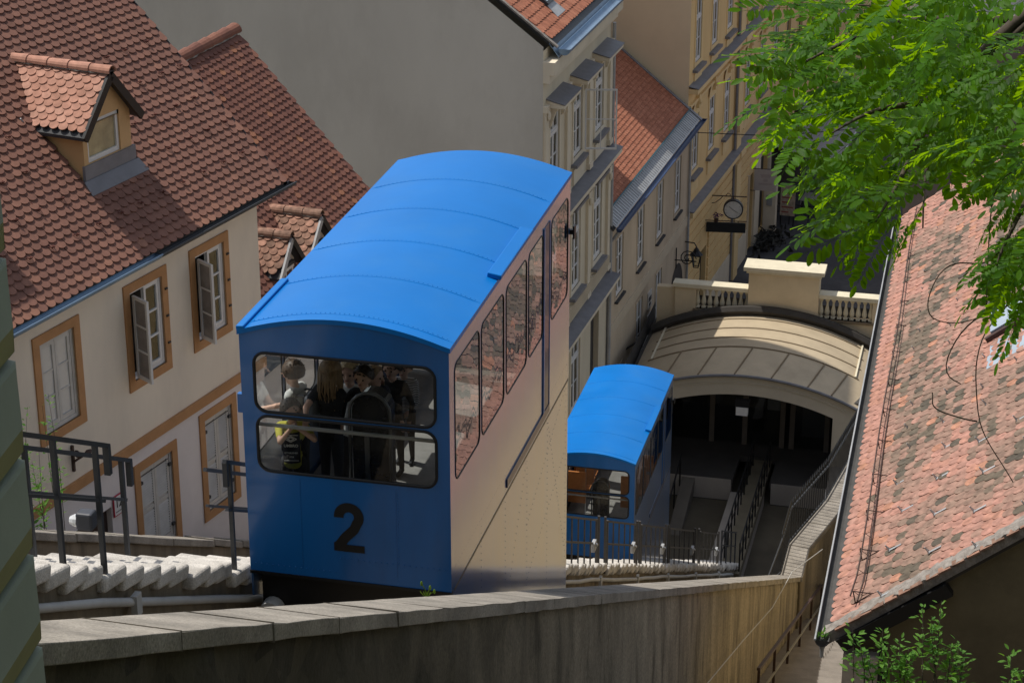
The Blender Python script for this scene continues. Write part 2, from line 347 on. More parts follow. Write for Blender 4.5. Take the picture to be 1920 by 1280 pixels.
# ------------------------------------------------------------------ walls with openings, windows
def holes_wall(mb, u0, u1, z0, z1, holes, y=0.0, reveal=.18, m=0):
    us = sorted({u0, u1, *[h[0] for h in holes], *[h[1] for h in holes]}); zs = sorted({z0, z1, *[h[2] for h in holes], *[h[3] for h in holes]})
    us = [q for q in us if u0 <= q <= u1]; zs = [q for q in zs if z0 <= q <= z1]
    for i in range(len(us)-1):
        for j in range(len(zs)-1):
            cu = (us[i]+us[i+1])/2; cz = (zs[j]+zs[j+1])/2
            if any(h[0] < cu < h[1] and h[2] < cz < h[3] for h in holes): continue
            mb.ngon([(us[i],y,zs[j]),(us[i+1],y,zs[j]),(us[i+1],y,zs[j+1]),(us[i],y,zs[j+1])], m)
    for a, b, c, d in holes:
        q = y + reveal
        mb.ngon([(a,y,c),(a,q,c),(a,q,d),(a,y,d)], m); mb.ngon([(b,y,c),(b,y,d),(b,q,d),(b,q,c)], m)
        mb.ngon([(a,y,d),(a,q,d),(b,q,d),(b,y,d)], m); mb.ngon([(a,y,c),(b,y,c),(b,q,c),(a,q,c)], m)
def sash(mb, u0, u1, z0, z1, y, fr=.05, d=.04, nz=3, nx=1, mull=.028, m=0):
    mb.box(u0,u0+fr,y,y+d,z0,z1,m); mb.box(u1-fr,u1,y,y+d,z0,z1,m); mb.box(u0+fr,u1-fr,y,y+d,z0,z0+fr*1.2,m); mb.box(u0+fr,u1-fr,y,y+d,z1-fr,z1,m)
    P = []
    za, zb = z0+fr*1.2, z1-fr; ua, ub = u0+fr, u1-fr
    for j in range(1, nz):
        z = za + (zb-za)*j/nz; mb.box(ua,ub,y+.006,y+d-.006,z-mull/2,z+mull/2,m)
    for i in range(1, nx):
        u = ua + (ub-ua)*i/nx; mb.box(u-mull/2,u+mull/2,y+.003,y+d-.003,za,zb,m)
    for j in range(nz):
        for i in range(nx):
            P.append((ua+(ub-ua)*i/nx, ua+(ub-ua)*(i+1)/nx, za+(zb-za)*j/nz, za+(zb-za)*(j+1)/nz))
    return P
_pm = {}
def pane(parent, u0, u1, z0, z1, y, mat=None, rr=rnd, tilt=.012):
    mat = mat or GLASS; key = (round(u1-u0,2), round(z1-z0,2), mat.name)
    if key not in _pm:
        b = MB(); a, c = (u1-u0)/2+.004, (z1-z0)/2+.004; b.box(-a,a,-.002,.002,-c,c)
        me = bpy.data.meshes.new('pane'); me.from_pydata(b.v, [], b.f); me.materials.append(mat); me.update(); _pm[key] = me
    o = bpy.data.objects.new('pane', _pm[key]); COL.objects.link(o); o.parent = parent
    o.location = ((u0+u1)/2, y, (z0+z1)/2); o.rotation_euler = (rr.gauss(0,tilt), 0, rr.gauss(0,tilt)); return o
def window(parent, u0, u1, z0, z1, y=.03, nsash=2, nz=3, mat=None, fr=.06, transom=0, curtain=.5, nx=1, name='window', pm=None):
    mb = MB(); mat = mat or WHITE; P = []
    mb.box(u0,u0+.05,y,y+.08,z0,z1); mb.box(u1-.05,u1,y,y+.08,z0,z1); mb.box(u0+.05,u1-.05,y,y+.08,z0,z0+.06); mb.box(u0+.05,u1-.05,y,y+.08,z1-.05,z1)
    a, b = u0+.05, u1-.05; c, d = z0+.06, z1-.05
    if transom:
        zt = c + (d-c)*(1-transom); mb.box(a,b,y-.012,y+.06,zt-.04,zt+.04)
        for i in range(nsash): P += sash(mb, a+(b-a)*i/nsash+.003, a+(b-a)*(i+1)/nsash-.003, zt+.043, d-.002, y+.01, fr*.8, .04, 1, 1)
        d = zt - .043
    for i in range(nsash): P += sash(mb, a+(b-a)*i/nsash+.003, a+(b-a)*(i+1)/nsash-.003, c+.003, d-.003, y+.01, fr, .045, nz, nx)
    o = mb.build(name, mat, parent)
    for q in P: pane(o, *q, y+.032, pm)
    if rnd.random() < curtain:
        k = MB(); n = 14; V = []
        for i in range(n+1):
            u = u0+.06+(u1-u0-.12)*i/n; dy = .025*math.sin(i*2.1)
            V += [(u, y+.082+dy*.5, z0+.07), (u, y+.082+dy*.25, z1-.06)]
        k.add(V, [(2*i, 2*i+2, 2*i+3, 2*i+1) for i in range(n)]); k.build('curtain', CURT, o)
    return o
def surround(parent, u0, u1, z0, z1, wd, mat, d=.03, name='window_surround', sill=True):
    mb = MB(); mb.box(u0-wd,u0,-d,.02,z0-wd,z1+wd); mb.box(u1,u1+wd,-d,.02,z0-wd,z1+wd); mb.box(u0,u1,-d,.02,z1,z1+wd); mb.box(u0,u1,-d,.02,z0-wd,z0)
    return mb.build(name, mat, parent)
def facade(name, label, cat, p, az):
    return thing(name, label, cat, p, R(90 - az))
def gutter(parent, u0, u1, y, z, r, mat, endcap=True, dz=0.0):
    mb = MB(); V = []; n = 8
    for u in (u0, u1):
        zz = z + (dz if u == u1 else 0)
        for k in range(n+1):
            an = math.pi + math.pi*k/n; V.append((u, y + r*math.cos(an), zz + r*math.sin(an)))
        for k in range(n, -1, -1):
            an = math.pi + math.pi*k/n; V.append((u, y + (r-.012)*math.cos(an), zz + (r-.012)*math.sin(an)))
    k = 2*(n+1); mb.add(V, [(i, (i+1) % k, (i+1) % k + k, i + k) for i in range(k)] + [tuple(range(k)), tuple(range(k, 2*k))])
    if endcap:
        for u in (u0+.01, u1-.01): mb.ngon([(u, y + r*math.cos(math.pi+math.pi*q/n), z + (dz if u > (u0+u1)/2 else 0) + r*math.sin(math.pi+math.pi*q/n)) for q in range(n+1)])
    mb.tube([(u0, y - r, z + .004), (u1, y - r, z + dz + .004)], .014, 6)
    return mb.build('gutter', mat, parent)

# ------------------------------------------------------------------ LEFT HOUSE (number 12)
H = facade('corner_house', 'cream house with ochre window frames, brown tiled roof and a number plate 12', 'house', (-12.25, 30.75, 0), 12.2)
HW = H.matrix_world.copy(); HW = Matrix.Translation(H.location) @ Matrix.Rotation(R(90-12.2), 4, 'Z')
u_end = 1.40; base = 13.5
up = [(-4.53, -3.71, 20.0, 21.42), (-2.30, -1.44, 20.0, 21.45), (-.51, .33, 20.0, 21.45)]
lo = [(-2.35, -1.46, 16.95, 18.48), (-.50, .32, 16.95, 18.6)]
door = [(-4.3, -3.12, 16.2, 18.22)]
far = [(-8.2, -7.35, 20.0, 21.45)]
mb = MB(); holes_wall(mb, -11, u_end, 18.95, 22.0, up + far, reveal=.16)
mb.build('upper_wall', PLAST_CREAM, H)
mb = MB(); holes_wall(mb, -11, u_end, base, 18.95, lo + door, reveal=.14); mb.build('lower_wall', PLAST_LILAC, H)
mb = MB(); mb.ngon([(u_end,0,base),(u_end,6,base),(u_end,6,22.0),(u_end,3,24.9),(u_end,0,22.0)]); mb.ngon([(-11,0,base),(-11,6,base),(-11,6,22.0),(-11,3,24.9),(-11,0,22.0)]); mb.ngon([(-11,6,base),(u_end,6,base),(u_end,6,22),(-11,6,22)])
mb.build('side_wall', PLAST_LILAC, H)
mb = MB(); mb.ngon([(-10.9,.75,base),(u_end-.05,.75,base),(u_end-.05,.75,21.9),(-10.9,.75,21.9)]); mb.build('room_wall', M('papered_room', (.2,.185,.17), .9, .3, 2), H)
mb = MB(); mb.box(-11, u_end+.015, -.05, .02, 18.87, 19.03); mb.build('ochre_band', OCHRE, H)
for a, b, c, d in up + far + lo: surround(H, a, b, c, d, .145, OCHRE, .025)
def open_sash(parent, hinge_u, z0, z1, wd, ang, sgn):
    """A casement swung out on its hinge."""
    s = MB(); P = sash(s, 0, wd, z0, z1, -.02, .05, .04, 3, 1)
    o = s.build('open_sash', WHITE, parent); o.location = (hinge_u, -.03, 0); o.rotation_euler = (0, 0, -sgn*ang) if sgn > 0 else (0, 0, ang)
    for q in P: pane(o, *q, 0, PANE_REFL)
    return o
for k, (a, b, c, d) in enumerate(up):
    if k == 0: window(H, a, b, c, d, .025, 2, 3, WHITE_D, curtain=0, pm=MILKY)
    else:
        m_ = MB(); m_.box(a,a+.045,.02,.13,c,d); m_.box(b-.045,b,.02,.13,c,d); m_.box(a+.045,b-.045,.02,.13,c,c+.05); m_.box(a+.045,b-.045,.02,.13,d-.045,d)
        mid = (a+b)/2; P = sash(m_, mid, b-.048, c+.053, d-.048, .025, .05, .045, 3, 1)
        P2 = []
        o = m_.build('window', WHITE, H)
        for q in P: pane(o, *q, .05)
        for q in P2: pane(o, *q, .28)
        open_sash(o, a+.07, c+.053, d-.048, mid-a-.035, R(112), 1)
        cu = MB(); V = []
        for i in range(11):
            t = i/10; u = mid+.07+(b-mid-.12)*t; V += [(u, .13+.02*math.sin(i*2.3), c+.1+.35*(1-t)), (u, .13+.02*math.sin(i*1.9), d-.06)]
        cu.add(V, [(2*i,2*i+2,2*i+3,2*i+1) for i in range(10)]); cu.build('curtain', CURT, o)
        for zz in (c+.3, c+.75, c+1.2): hk = MB(); hk.box(b+.05, b+.11, -.05, -.03, zz, zz+.03); hk.build('shutter_hook', DARKMET, o)
window(H, *far[0], .09, 2, 3, WHITE_D)
for a, b, c, d in lo:
    fr = MB(); fr.box(a,a+.04,.02,.1,c,d); fr.box(b-.04,b,.02,.1,c,d); fr.box(a+.04,b-.04,.02,.1,d-.04,d); fr.box(a+.04,b-.04,.02,.1,c,c+.04)
    f = fr.build('shutter_frame', WHITE_D, H)
    for i in range(2):
        s0 = a+.045+(b-a-.09)*i/2+.004; s1 = a+.045+(b-a-.09)*(i+1)/2-.004; sh = MB()
        sash(sh, s0, s1, c+.05, d-.05, .03, .055, .035, 2, 1, .06); sh.box(s0+.05, s1-.05, .055, .07, c+.06, d-.06)
        p_ = sh.build('shutter', WHITE_D, f)
        sl = MB(); zz = c+.14
        while zz < d-.14:
            if abs(zz-(c+d)/2) > .06: sl.hexa([(s0+.055,.028,zz),(s1-.055,.028,zz),(s1-.055,.052,zz+.022),(s0+.055,.052,zz+.022),(s0+.055,.034,zz-.006),(s1-.055,.034,zz-.006),(s1-.055,.058,zz+.016),(s0+.055,.058,zz+.016)])
            zz += .045
        sl.build('slat', WHITE_D, f, kind='stuff')
        for zz in (c+.22, d-.25): hg = MB(); hg.box(s0-.03 if i == 0 else s1-.03, s0+.03 if i == 0 else s1+.03, -.01, .03, zz, zz+.05); hg.build('hinge', DARKMET, f)
    hb = MB(); hb.box(a+.06,b-.06,.02,.03,d-.13,d-.12); hb.build('shutter_bar', DARKMET, f)
a, b, c, d = door[0]
mb = MB(); mb.box(a,b,.1,.16,c,d); dr = mb.build('door', RUSTY, H)
mb = MB(); mb.box(a+.2,b-.5,.08,.1,c+.9,d-.3); mb.build('door_panel', BLACKP, dr)
mb = MB(); mb.box(-3.10,-2.85,-.03,-.01,18.02,18.37); pl = mb.build('number_plate', M('plate_red', (.40,.02,.05), .4), H, bevel=.05, segs=4)
mb = MB(); mb.box(-3.08,-2.87,-.034,-.02,18.04,18.35); pw = mb.build('plate_face', WHITE, pl, bevel=.045, segs=4)
def text(body, size, parent, loc, rot, mat, ext=.002, off=0.0, name='lettering', align='CENTER', sx=1):
    cu = bpy.data.curves.new(name, 'FONT'); cu.body = body; cu.size = size; cu.extrude = ext; cu.offset = off; cu.align_x = align; cu.align_y = 'CENTER'; cu.resolution_u = 3
    tmp = bpy.data.objects.new(name, cu); COL.objects.link(tmp); dg = bpy.context.evaluated_depsgraph_get(); me = bpy.data.meshes.new_from_object(tmp.evaluated_get(dg)); bpy.data.objects.remove(tmp); bpy.data.curves.remove(cu)
    me.materials.clear(); me.materials.append(mat); o = link(name, me, parent, loc); o.rotation_euler = rot; o.scale = (sx,1,1); return o
text('12', .17, pl, (-2.975, -.037, 18.22), (R(90),0,0), BLACKP, .001, .004)
mb = MB()
for i in range(7): mb.box(-3.055+i*.023, -3.04+i*.023, -.0352, -.033, 18.085, 18.105)
mb.build('small_print', DARKMET, pl)
# bracket on the wall under the first window
mb = MB(); mb.box(-4.0,-3.96,-.04,0,19.2,19.62); mb.bar((-3.98,-.02,19.35),(-3.98,-.3,19.56),.035); mb.tube([(-3.98,-.1+.05*math.cos(t*.6),19.5+.05*math.sin(t*.6)) for t in range(11)],.012,5); mb.lathe([(.03,-.06),(.045,0),(.03,.06)],(-3.98,-.31,19.57),8,'x')
mb.build('sign_bracket', RUSTY, H)
# roof: 44 degree pitch, eaves overhang .33 m
ct, st = math.cos(R(44.2)), math.sin(R(44.2)); EZ = 22.08; EY = -.33
def rp(u, s, off=0): return (u, EY + s*ct - off*st, EZ + s*st + off*ct)
SL = 5.3; UE = 1.78
mb = MB(); mb.hexa([rp(-11.3,0,-.09), rp(UE-.03,0,-.09), rp(UE-.03,SL,-.09), rp(-11.3,SL,-.09), rp(-11.3,0,-.03), rp(UE-.03,0,-.03), rp(UE-.03,SL,-.03), rp(-11.3,SL,-.03)])
mb.ngon([(-11.3, EY+2*SL*ct+.0, EZ-.05), (UE, EY+2*SL*ct, EZ-.05), rp(UE, SL, -.03), rp(-11.3, SL, -.03)])
mb.build('roof_deck', DARKMET, H)
DU0, DU1, DS0 = -2.24, -1.02, 1.40                      # dormer footprint: width, front at slope distance
def dskip(x, y):
    u = x - 8.2; s = SL - y
    return (DU0-.05 < u < DU1+.05) and DS0-.12 < s < 2.3 + 1.2*max(0, 1-abs(u-(DU0+DU1)/2)/.74)
tile_field(H, rp(-8.2, SL), (1,0,0), (0,-ct,-st), UE+8.2, SL+.06, .18, .140, T_LEFT, 300, lambda x, y, r_: min(1, max(.02, r_.gauss(.45,.17) + (.25 if SL-y < .5 else 0))), dskip, 5, world=HW, lift=.05, th=.02, rnd_end=.36)
mb = MB(); mb.bar(rp(UE,-.05,.0), rp(UE,SL,.0), .025, .07, up=(0,-st,ct)); mb.build('verge_board', BLACKP, H)
ridge_tiles(H, rp(-8, SL, .02), rp(UE, SL, .02), .11, 27, T_LEFT)
gutter(H, -2.0, 1.93, EY-.06, EZ-.03, .075, DARKMET)
gutter(H, -11.3, -2.0, EY-.06, EZ-.03, .078, ZINCB)
hk = MB(); hr = random.Random(2)
for s in (.75, 1.35, 1.95, 2.55, 3.15):
    for i in range(18):
        u = -8 + i*.56 + (.28 if int(s*10) % 12 > 5 else 0) + hr.uniform(-.05,.05)
        if DU0-.3 < u < DU1+.3 and s > DS0-.2: continue
        if u > UE-.1: continue
        p = Vector(rp(u, s, .05)); q = Vector(rp(u, s+.16, .05)); t = Vector(rp(u, s-.02, .12))
        hk.bar(p, q, .02, .008); hk.bar(p, t, .014); hk.bar(t, Vector(rp(u-.05, s+.03, .06)), .012); hk.bar(t, Vector(rp(u+.05, s+.03, .06)), .012)
hk.build('snow_hook', M('red_brown_hook', (.12,.04,.03), .6), H, kind='stuff')
ch = MB(); p = rp(-5.3, 3.9); ch.box(-5.95,-4.62,p[1]-.3,p[1]+.3,p[2]-.6,p[2]+1.9); ch.build('shadow_chimney', PLAST_LILAC, H)  # unseen stack, added to cast the shadow on the lower left tiles
# dormer
fy, fz = rp(0, DS0)[1:]; dz_e = 23.93; dz_a = 24.60; um = (DU0+DU1)/2
def back(z): return EY + (z - EZ) / st * ct             # roof surface depth at height z
D = MB()
hole = (-2.13, -1.30, 23.36, 24.0)
holes_wall(D, DU0, DU1, fz-.05, dz_e, [(hole[0], hole[1], hole[2], dz_e)], y=fy, reveal=.1)
zt = 24.0
D.ngon([(DU0,fy,dz_e),(hole[0],fy,dz_e),(hole[0],fy,zt),(hole[1],fy,zt),(hole[1],fy,dz_e),(DU1,fy,dz_e),(um,fy,dz_a)])
for u in (DU0, DU1): D.ngon([(u,fy,fz-.05),(u,fy,dz_e),(u,back(dz_e)+.1,dz_e),(u,fy+.05,fz-.05)])
D.ngon([(hole[0],fy+.1,hole[2]),(hole[1],fy+.1,hole[2]),(hole[1],fy+.1,zt),(hole[0],fy+.1,zt)])
DW = D.build('dormer', M('dormer_ochre_wall', (.60,.38,.185), .85, .08, 2), H)
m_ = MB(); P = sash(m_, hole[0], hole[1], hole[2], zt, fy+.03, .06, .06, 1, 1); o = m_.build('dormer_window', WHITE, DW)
for q in P: pane(o, *q, fy+.06, M('straw_painted_reflection', (.44,.37,.21), .1, .35, 2.2, stain=(.22,.2,.14), stain_amt=.7, stain_scale=1.5))  # reflection of the sunlit wall opposite, painted in as an opaque straw colour
m_ = MB(); m_.box(hole[0]+.1, hole[1]-.1, fy+.072, fy+.077, hole[2]+.05, zt-.05); m_.build('window_blind', M('yellow_blind', (.85,.70,.38), .8, .1, 3), DW)
m_ = MB(); m_.box(DU0-.03, DU1+.06, fy-.03, fy+.02, fz-.06, hole[2]-.01); m_.hexa([rp(DU0-.12,DS0-.22,.05), rp(DU1+.14,DS0-.22,.05), rp(DU1+.10,DS0+.02,.06), rp(DU0-.08,DS0+.02,.06), rp(DU0-.12,DS0-.22,.065), rp(DU1+.14,DS0-.22,.065), rp(DU1+.10,DS0+.02,.08), rp(DU0-.08,DS0+.02,.08)])
m_.build('lead_apron', SLATE, DW)
ov = .14; tanr = (dz_a-dz_e)/((DU1-DU0)/2); ae = math.atan(tanr); ez = dz_e - .13*tanr + .05; ztop = dz_a + .05
for sgn, ue in ((-1, DU0-.13), (1, DU1+.13)):
    m_ = MB(); yb_e, yb_t = back(ez)+.12, back(ztop)+.12
    A = [(ue, fy-ov, ez), (um, fy-ov, ztop), (um, yb_t, ztop), (ue, yb_e, ez)]
    m_.prism(A, (0,0,-.05)); m_.build('dormer_roof', DARKMET, DW)
    b_ = MB(); b_.bar((ue, fy-ov, ez-.03), (um, fy-ov, ztop-.03), .05, .13); b_.build('barge_board', BLACKP, DW)
    if sgn < 0:
        Ls = math.hypot(um-ue, ztop-ez)
        def sk(x, y):                                   # the valley: back edge runs up the main roof
            z = ztop - (y/Ls)*(ztop-ez); return x > back(z) - (fy-ov) - .02
        tile_field(DW, (um, fy-ov, ztop+.01), (0,1,0), (ue-um, 0, ez-ztop), 2.5, Ls+.05, .168, .115, T_DORM, 90, lambda x, y, r_: r_.uniform(.1,.95), sk, 9, th=.016, lift=.03, world=HW, name='dormer_tile')
ridge_tiles(DW, (um, back(ztop)+.5, ztop+.03), (um, fy-ov-.02, ztop+.03), .085, 6, T_DORM, 'dormer_ridge_tile')
m_ = MB(); m_.bar(rp(DU0-.25, 2.75, .07), (DU0-.16, back(ez)+.05, ez+.03), .05, .02); m_.bar((DU0-.16, back(ez)+.05, ez+.03), (um-.1, back(ztop)+.1, ztop), .05, .03); m_.build('valley_flashing', ZINC, DW)

# ------------------------------------------------------------------ SECOND HOUSE behind
B = facade('tiled_roof_house', 'narrow house with a dull red roof and two small dormers behind the blue car', 'house', (-15.08, 39.75, 0), 6)
BW = Matrix.Translation(B.location) @ Matrix.Rotation(R(84), 4, 'Z')
RZ, PITCH2 = 22.66, R(47.2); c2, s2 = math.cos(PITCH2), math.sin(PITCH2); LS = 5.6; BU0 = -8.2
def bp(u, s, off=0): return (u, -s*c2 - off*s2, RZ - s*s2 + off*c2)
mb = MB(); mb.hexa([bp(BU0,0,-.1), bp(-.02,0,-.1), bp(-.02,LS,-.1), bp(BU0,LS,-.1), bp(BU0,0,-.02), bp(-.02,0,-.02), bp(-.02,LS,-.02), bp(BU0,LS,-.02)])
mb.ngon([(BU0,0,RZ-.02),(-.02,0,RZ-.02),(-.02,4.2,RZ-4.5),(BU0,4.2,RZ-4.5)]); mb.build('roof_deck', DARKMET, B)
tile_field(B, bp(BU0,.12), (1,0,0), (0,-c2,-s2), -BU0, LS, .18, .145, T_BACK, 300, lambda x, y, r_: min(1, max(.02, r_.gauss(.42,.25))), lambda x, y: x + BU0 < -6.2 and y > 4.4, 15, world=BW, lift=.05, th=.02, rnd_end=.36)
ridge_tiles(B, (BU0,0,RZ+.0), (-.02,0,RZ+.0), .13, 20, T_BACK)
mb = MB(); ye, ze = bp(0,LS-.3)[1:]
holes_wall(mb, BU0, -.08, 8, ze, []); 
mb2 = MB(); mb2.ngon([(BU0,ye,8),(-.08,ye,8),(-.08,ye,ze),(BU0,ye,ze)]); mb2.ngon([(-.08,ye,8),(-.08,4,8),(-.08,4,RZ-4.4),(-.08,0,RZ-.1),(-.08,ye,ze)]); mb2.ngon([(BU0,ye,8),(BU0,4,8),(BU0,4,RZ-4.4),(BU0,0,RZ-.1),(BU0,ye,ze)])
mb2.build('wall', PLAST_LILAC, B)
def small_dormer(ur, yr, zr, hw, drop, depth, seed):
    """Gabled dormer whose ridge end stands at (ur, yr, zr)."""
    a = MB(); y0 = yr + .1
    a.ngon([(ur-hw+.1, y0, zr-2.2), (ur+hw-.1, y0, zr-2.2), (ur+hw-.1, y0, zr-drop+.08), (ur, y0, zr-.12), (ur-hw+.1, y0, zr-drop+.08)])
    for k in (-1, 1): a.ngon([(ur+k*(hw-.1), y0, zr-2.2), (ur+k*(hw-.1), y0, zr-drop+.08), (ur+k*(hw-.1), y0+depth, zr-drop+.08), (ur+k*(hw-.1), y0+depth, zr-2.2)])
    o = a.build('dormer', PLAST_LILAC, B)
    f = MB(); f.box(ur-hw*.55, ur-hw*.47, y0-.04, y0, zr-drop-.55, zr-drop+.02); f.box(ur+hw*.47, ur+hw*.55, y0-.04, y0, zr-drop-.55, zr-drop+.02); f.box(ur-hw*.47, ur+hw*.47, y0-.04, y0, zr-drop-.05, zr-drop+.02); f.box(ur-.02, ur+.02, y0-.03, y0, zr-drop-.55, zr-drop-.05); f.build('dormer_window', WHITE, o)
    f = MB(); f.box(ur-hw*.47, ur+hw*.47, y0-.012, y0-.006, zr-drop-.55, zr-drop-.05); f.build('dormer_pane', M('dark_pane', (.05,.055,.06), .05, .1, 3, spec=.9) if 'dark_pane' not in bpy.data.materials else bpy.data.materials['dark_pane'], o)
    h = MB(); h.box(ur-hw*.62, ur+hw*.62, y0-.07, y0, zr-drop+.03, zr-drop+.09); h.build('window_hood', DARKMET, o)
    for k in (-1, 1):
        q = MB(); q.prism([(ur+k*hw, yr-.06, zr-drop), (ur, yr-.06, zr), (ur, yr+depth, zr), (ur+k*hw, yr+depth, zr-drop)], (0,0,-.045)); q.build('dormer_roof', DARKMET, o)
        q = MB(); q.bar((ur+k*hw, yr-.08, zr-drop-.02), (ur, yr-.08, zr-.02), .04, .11); q.build('barge_board', ZINC if k < 0 else BLACKP, o)
    Ls = math.hypot(hw, drop)
    tile_field(o, (ur, yr-.06, zr+.01), (0,1,0), (-hw, 0, -drop), depth, Ls+.05, .17, .125, T_OLD, 70, lambda x, y, r_: r_.uniform(.05,1), None, seed, world=BW, name='dormer_tile')
    ridge_tiles(o, (ur, yr+depth, zr+.02), (ur, yr-.06, zr+.02), .085, 7, T_OLD, 'dormer_ridge_tile')
small_dormer(-3.36, -3.22, 20.22, .56, .64, 2.6, 31)
small_dormer(-4.51, -3.14, 20.17, .52, .62, 2.4, 32)

# ------------------------------------------------------------------ GREY TENEMENT with the big blank gable
G = facade('grey_tenement', 'tall grey-beige tenement with a huge blank gable and hooded windows', 'tenement', (-12.44, 73.85, 0), 2.6)
GW = Matrix.Translation(G.location) @ Matrix.Rotation(R(87.4), 4, 'Z')
g0, g1 = -14.65, -6.2; GE = 17.45
row1 = [(c-.55, c+.55, 13.15, 15.35) for c in (-13.35, -10.55, -7.75)]; row2 = [(c-.55, c+.55, 8.75, 11.35) for c in (-13.35, -10.6, -7.75)]; row3 = [(c-.58, c+.58, 4.45, 7.05) for c in (-13.35, -10.5)]
gd = (-8.45, -7.3, 3.4, 7.0)
mb = MB(); holes_wall(mb, g0, g1, -.7, GE, row1+row2+row3+[gd], reveal=.22); mb.build('front_wall', GREYF, G)
mb = MB(); RD = 16.5; rh = RD/2*math.tan(R(37))
mb.ngon([(g0,0,-.7),(g0,RD,-.7),(g0,RD,GE),(g0,RD/2,GE+rh+.1),(g0,0,GE+.12)]); mb.build('gable_wall', GABLE, G)
mb = MB(); mb.ngon([(g1,0,-.7),(g1,RD,-.7),(g1,RD,GE),(g1,RD/2,GE+rh),(g1,0,GE)]); mb.ngon([(g0,RD,-.7),(g1,RD,-.7),(g1,RD,GE),(g0,RD,GE)]); mb.build('side_wall', GABLE, G)
mb = MB(); mb.ngon([(g0+.1,.7,0),(g1-.1,.7,0),(g1-.1,.7,16.5),(g0+.1,.7,16.5)]); mb.build('room_wall', ROOM, G)
for q in row1: window(G, *q, .03, 2, 2, WHITE, transom=.3, curtain=.5)
for q in row2: window(G, *q, .03, 2, 3, WHITE, transom=.28, curtain=.5)
for q in row3: window(G, *q, .03, 2, 2, WHITE, transom=.3, curtain=.6)
mb = MB(); mb.box(gd[0], gd[1], .18, .24, gd[2], gd[3]); mb.build('door', HALL, G)
for a, b, c, d in row1+row2+row3: surround(G, a, b, c, d, .13, GREYT, .03)
for a, b, c, d in row1:
    m_ = MB(); m_.prism([(a-.42,0,d+.32),(a-.42,-.55,d+.32),(a-.42,-.55,d+.42),(a-.42,0,d+.55)], (b-a+.84,0,0)); m_.box(a-.3,b+.3,-.3,0,d+.2,d+.318); hd = m_.build('window_hood', GREYT, G)
    m_ = MB(); m_.prism([(a-.44,-.0,d+.57),(a-.44,-.58,d+.43),(a-.44,-.58,d+.455),(a-.44,-.0,d+.60)], (b-a+.88,0,0)); m_.build('hood_cap', SLATE, hd)
    for k in (a-.3, b+.14): 
        m_ = MB(); m_.prism([(k,0,d-.35),(k,-.1,d-.3),(k,-.26,d+.198),(k,0,d+.198)], (.16,0,0)); m_.build('bracket', GREYT, hd)
    m_ = MB(); m_.box(a-.2,b+.2,-.2,0,c-.24,c-.14); m_.build('sill', SLATE, G)
    m_ = MB(); m_.box(a-.05,b+.05,-.06,0,c-.85,c-.35); m_.build('apron_panel', GREYT, G)
for a, b, c, d in row2:
    m_ = MB(); m_.box(a-.25,b+.25,-.22,0,d+.16,d+.26); m_.build('window_hood', SLATE, G); m_ = MB(); m_.box(a-.2,b+.2,-.2,0,c-.24,c-.14); m_.build('sill', SLATE, G)
for u in (-14.45, -11.95, -9.15, -6.42):
    for za, zb in ((12.3, 15.9), (7.9, 11.6)):
        m_ = MB(); m_.box(u-.17,u+.17,-.09,0,za,zb-.3); m_.box(u-.21,u+.21,-.13,0,zb-.3,zb-.1); m_.ball((u,-.13,zb-.42),.12,6,0,(1,.5,1.3)); m_.box(u-.21,u+.21,-.13,0,za-.02,za+.16); m_.build('pilaster', GREYT, G)
for z, d, h in ((11.95, .42, .16), (7.45, .42, .16), (2.9,.2,.3)):
    m_ = MB(); m_.box(g0-.02,g1+.1,-d,0,z,z+h); m_.box(g0-.02,g1+.04,-d*.6,0,z-.14,z-.003); st_ = m_.build('string_course', GREYT, G)
    m_ = MB(); m_.prism([(g0-.03,0,z+h+.1),(g0-.03,-d-.03,z+h+.004),(g0-.03,-d-.03,z+h+.02),(g0-.03,0,z+h+.12)], (g1-g0+.15,0,0)); m_.build('string_cap', SLATE, st_)
m_ = MB(); u = g0+.2
while u < g1-.2:
    if not any(abs(u-(q[0]+q[1])/2) < .9 for q in row3): pass
    m_.box(u,u+.05,-.13,0,7.95,8.4); u += .14
m_.build('dentil', GREYT, G, kind='stuff')
m_ = MB(); m_.box(g0-.03,g1+.12,-.35,0,16.75,17.13); m_.box(g0-.03,g1+.06,-.2,0,16.5,16.748); m_.build('cornice', GREYT, G)
gutter(G, g0+.45, g1+.2, -.5, 17.42, .18, ZINCB)
m_ = MB(); m_.hexa([(g0+.45,-.34,17.16),(g1+.15,-.34,17.16),(g1+.15,-.05,17.54),(g0+.45,-.05,17.54),(g0+.45,-.34,17.2),(g1+.15,-.34,17.2),(g1+.15,-.05,17.58),(g0+.45,-.05,17.58)]); m_.build('eaves_flashing', ZINCB, G)
GP = R(37); cg, sg = math.cos(GP), math.sin(GP)
def gp(u, s, off=0): return (u, -.2 + s*cg - off*sg, GE + .05 + s*sg + off*cg)
mb = MB(); GL = 10.6
mb.hexa([gp(g0+.5,0,-.1), gp(g1+.1,0,-.1), gp(g1+.1,GL,-.1), gp(g0+.5,GL,-.1), gp(g0+.5,0,-.02), gp(g1+.1,0,-.02), gp(g1+.1,GL,-.02), gp(g0+.5,GL,-.02)])
mb.ngon([gp(g0+.5,GL,-.02), gp(g1+.1,GL,-.02), (g1+.1,RD+.3,GE-.1), (g0+.5,RD+.3,GE-.1)]); mb.build('roof_deck', DARKMET, G)
tile_field(G, gp(g0+.5,6.2), (1,0,0), (0,-cg,-sg), g1-g0-.4, 6.2, .235, .30, T_RED, 150, lambda x, y, r_: r_.uniform(.1,.9), None, 44, th=.02, lift=.05, world=GW, stag=.5, rnd_end=.25)
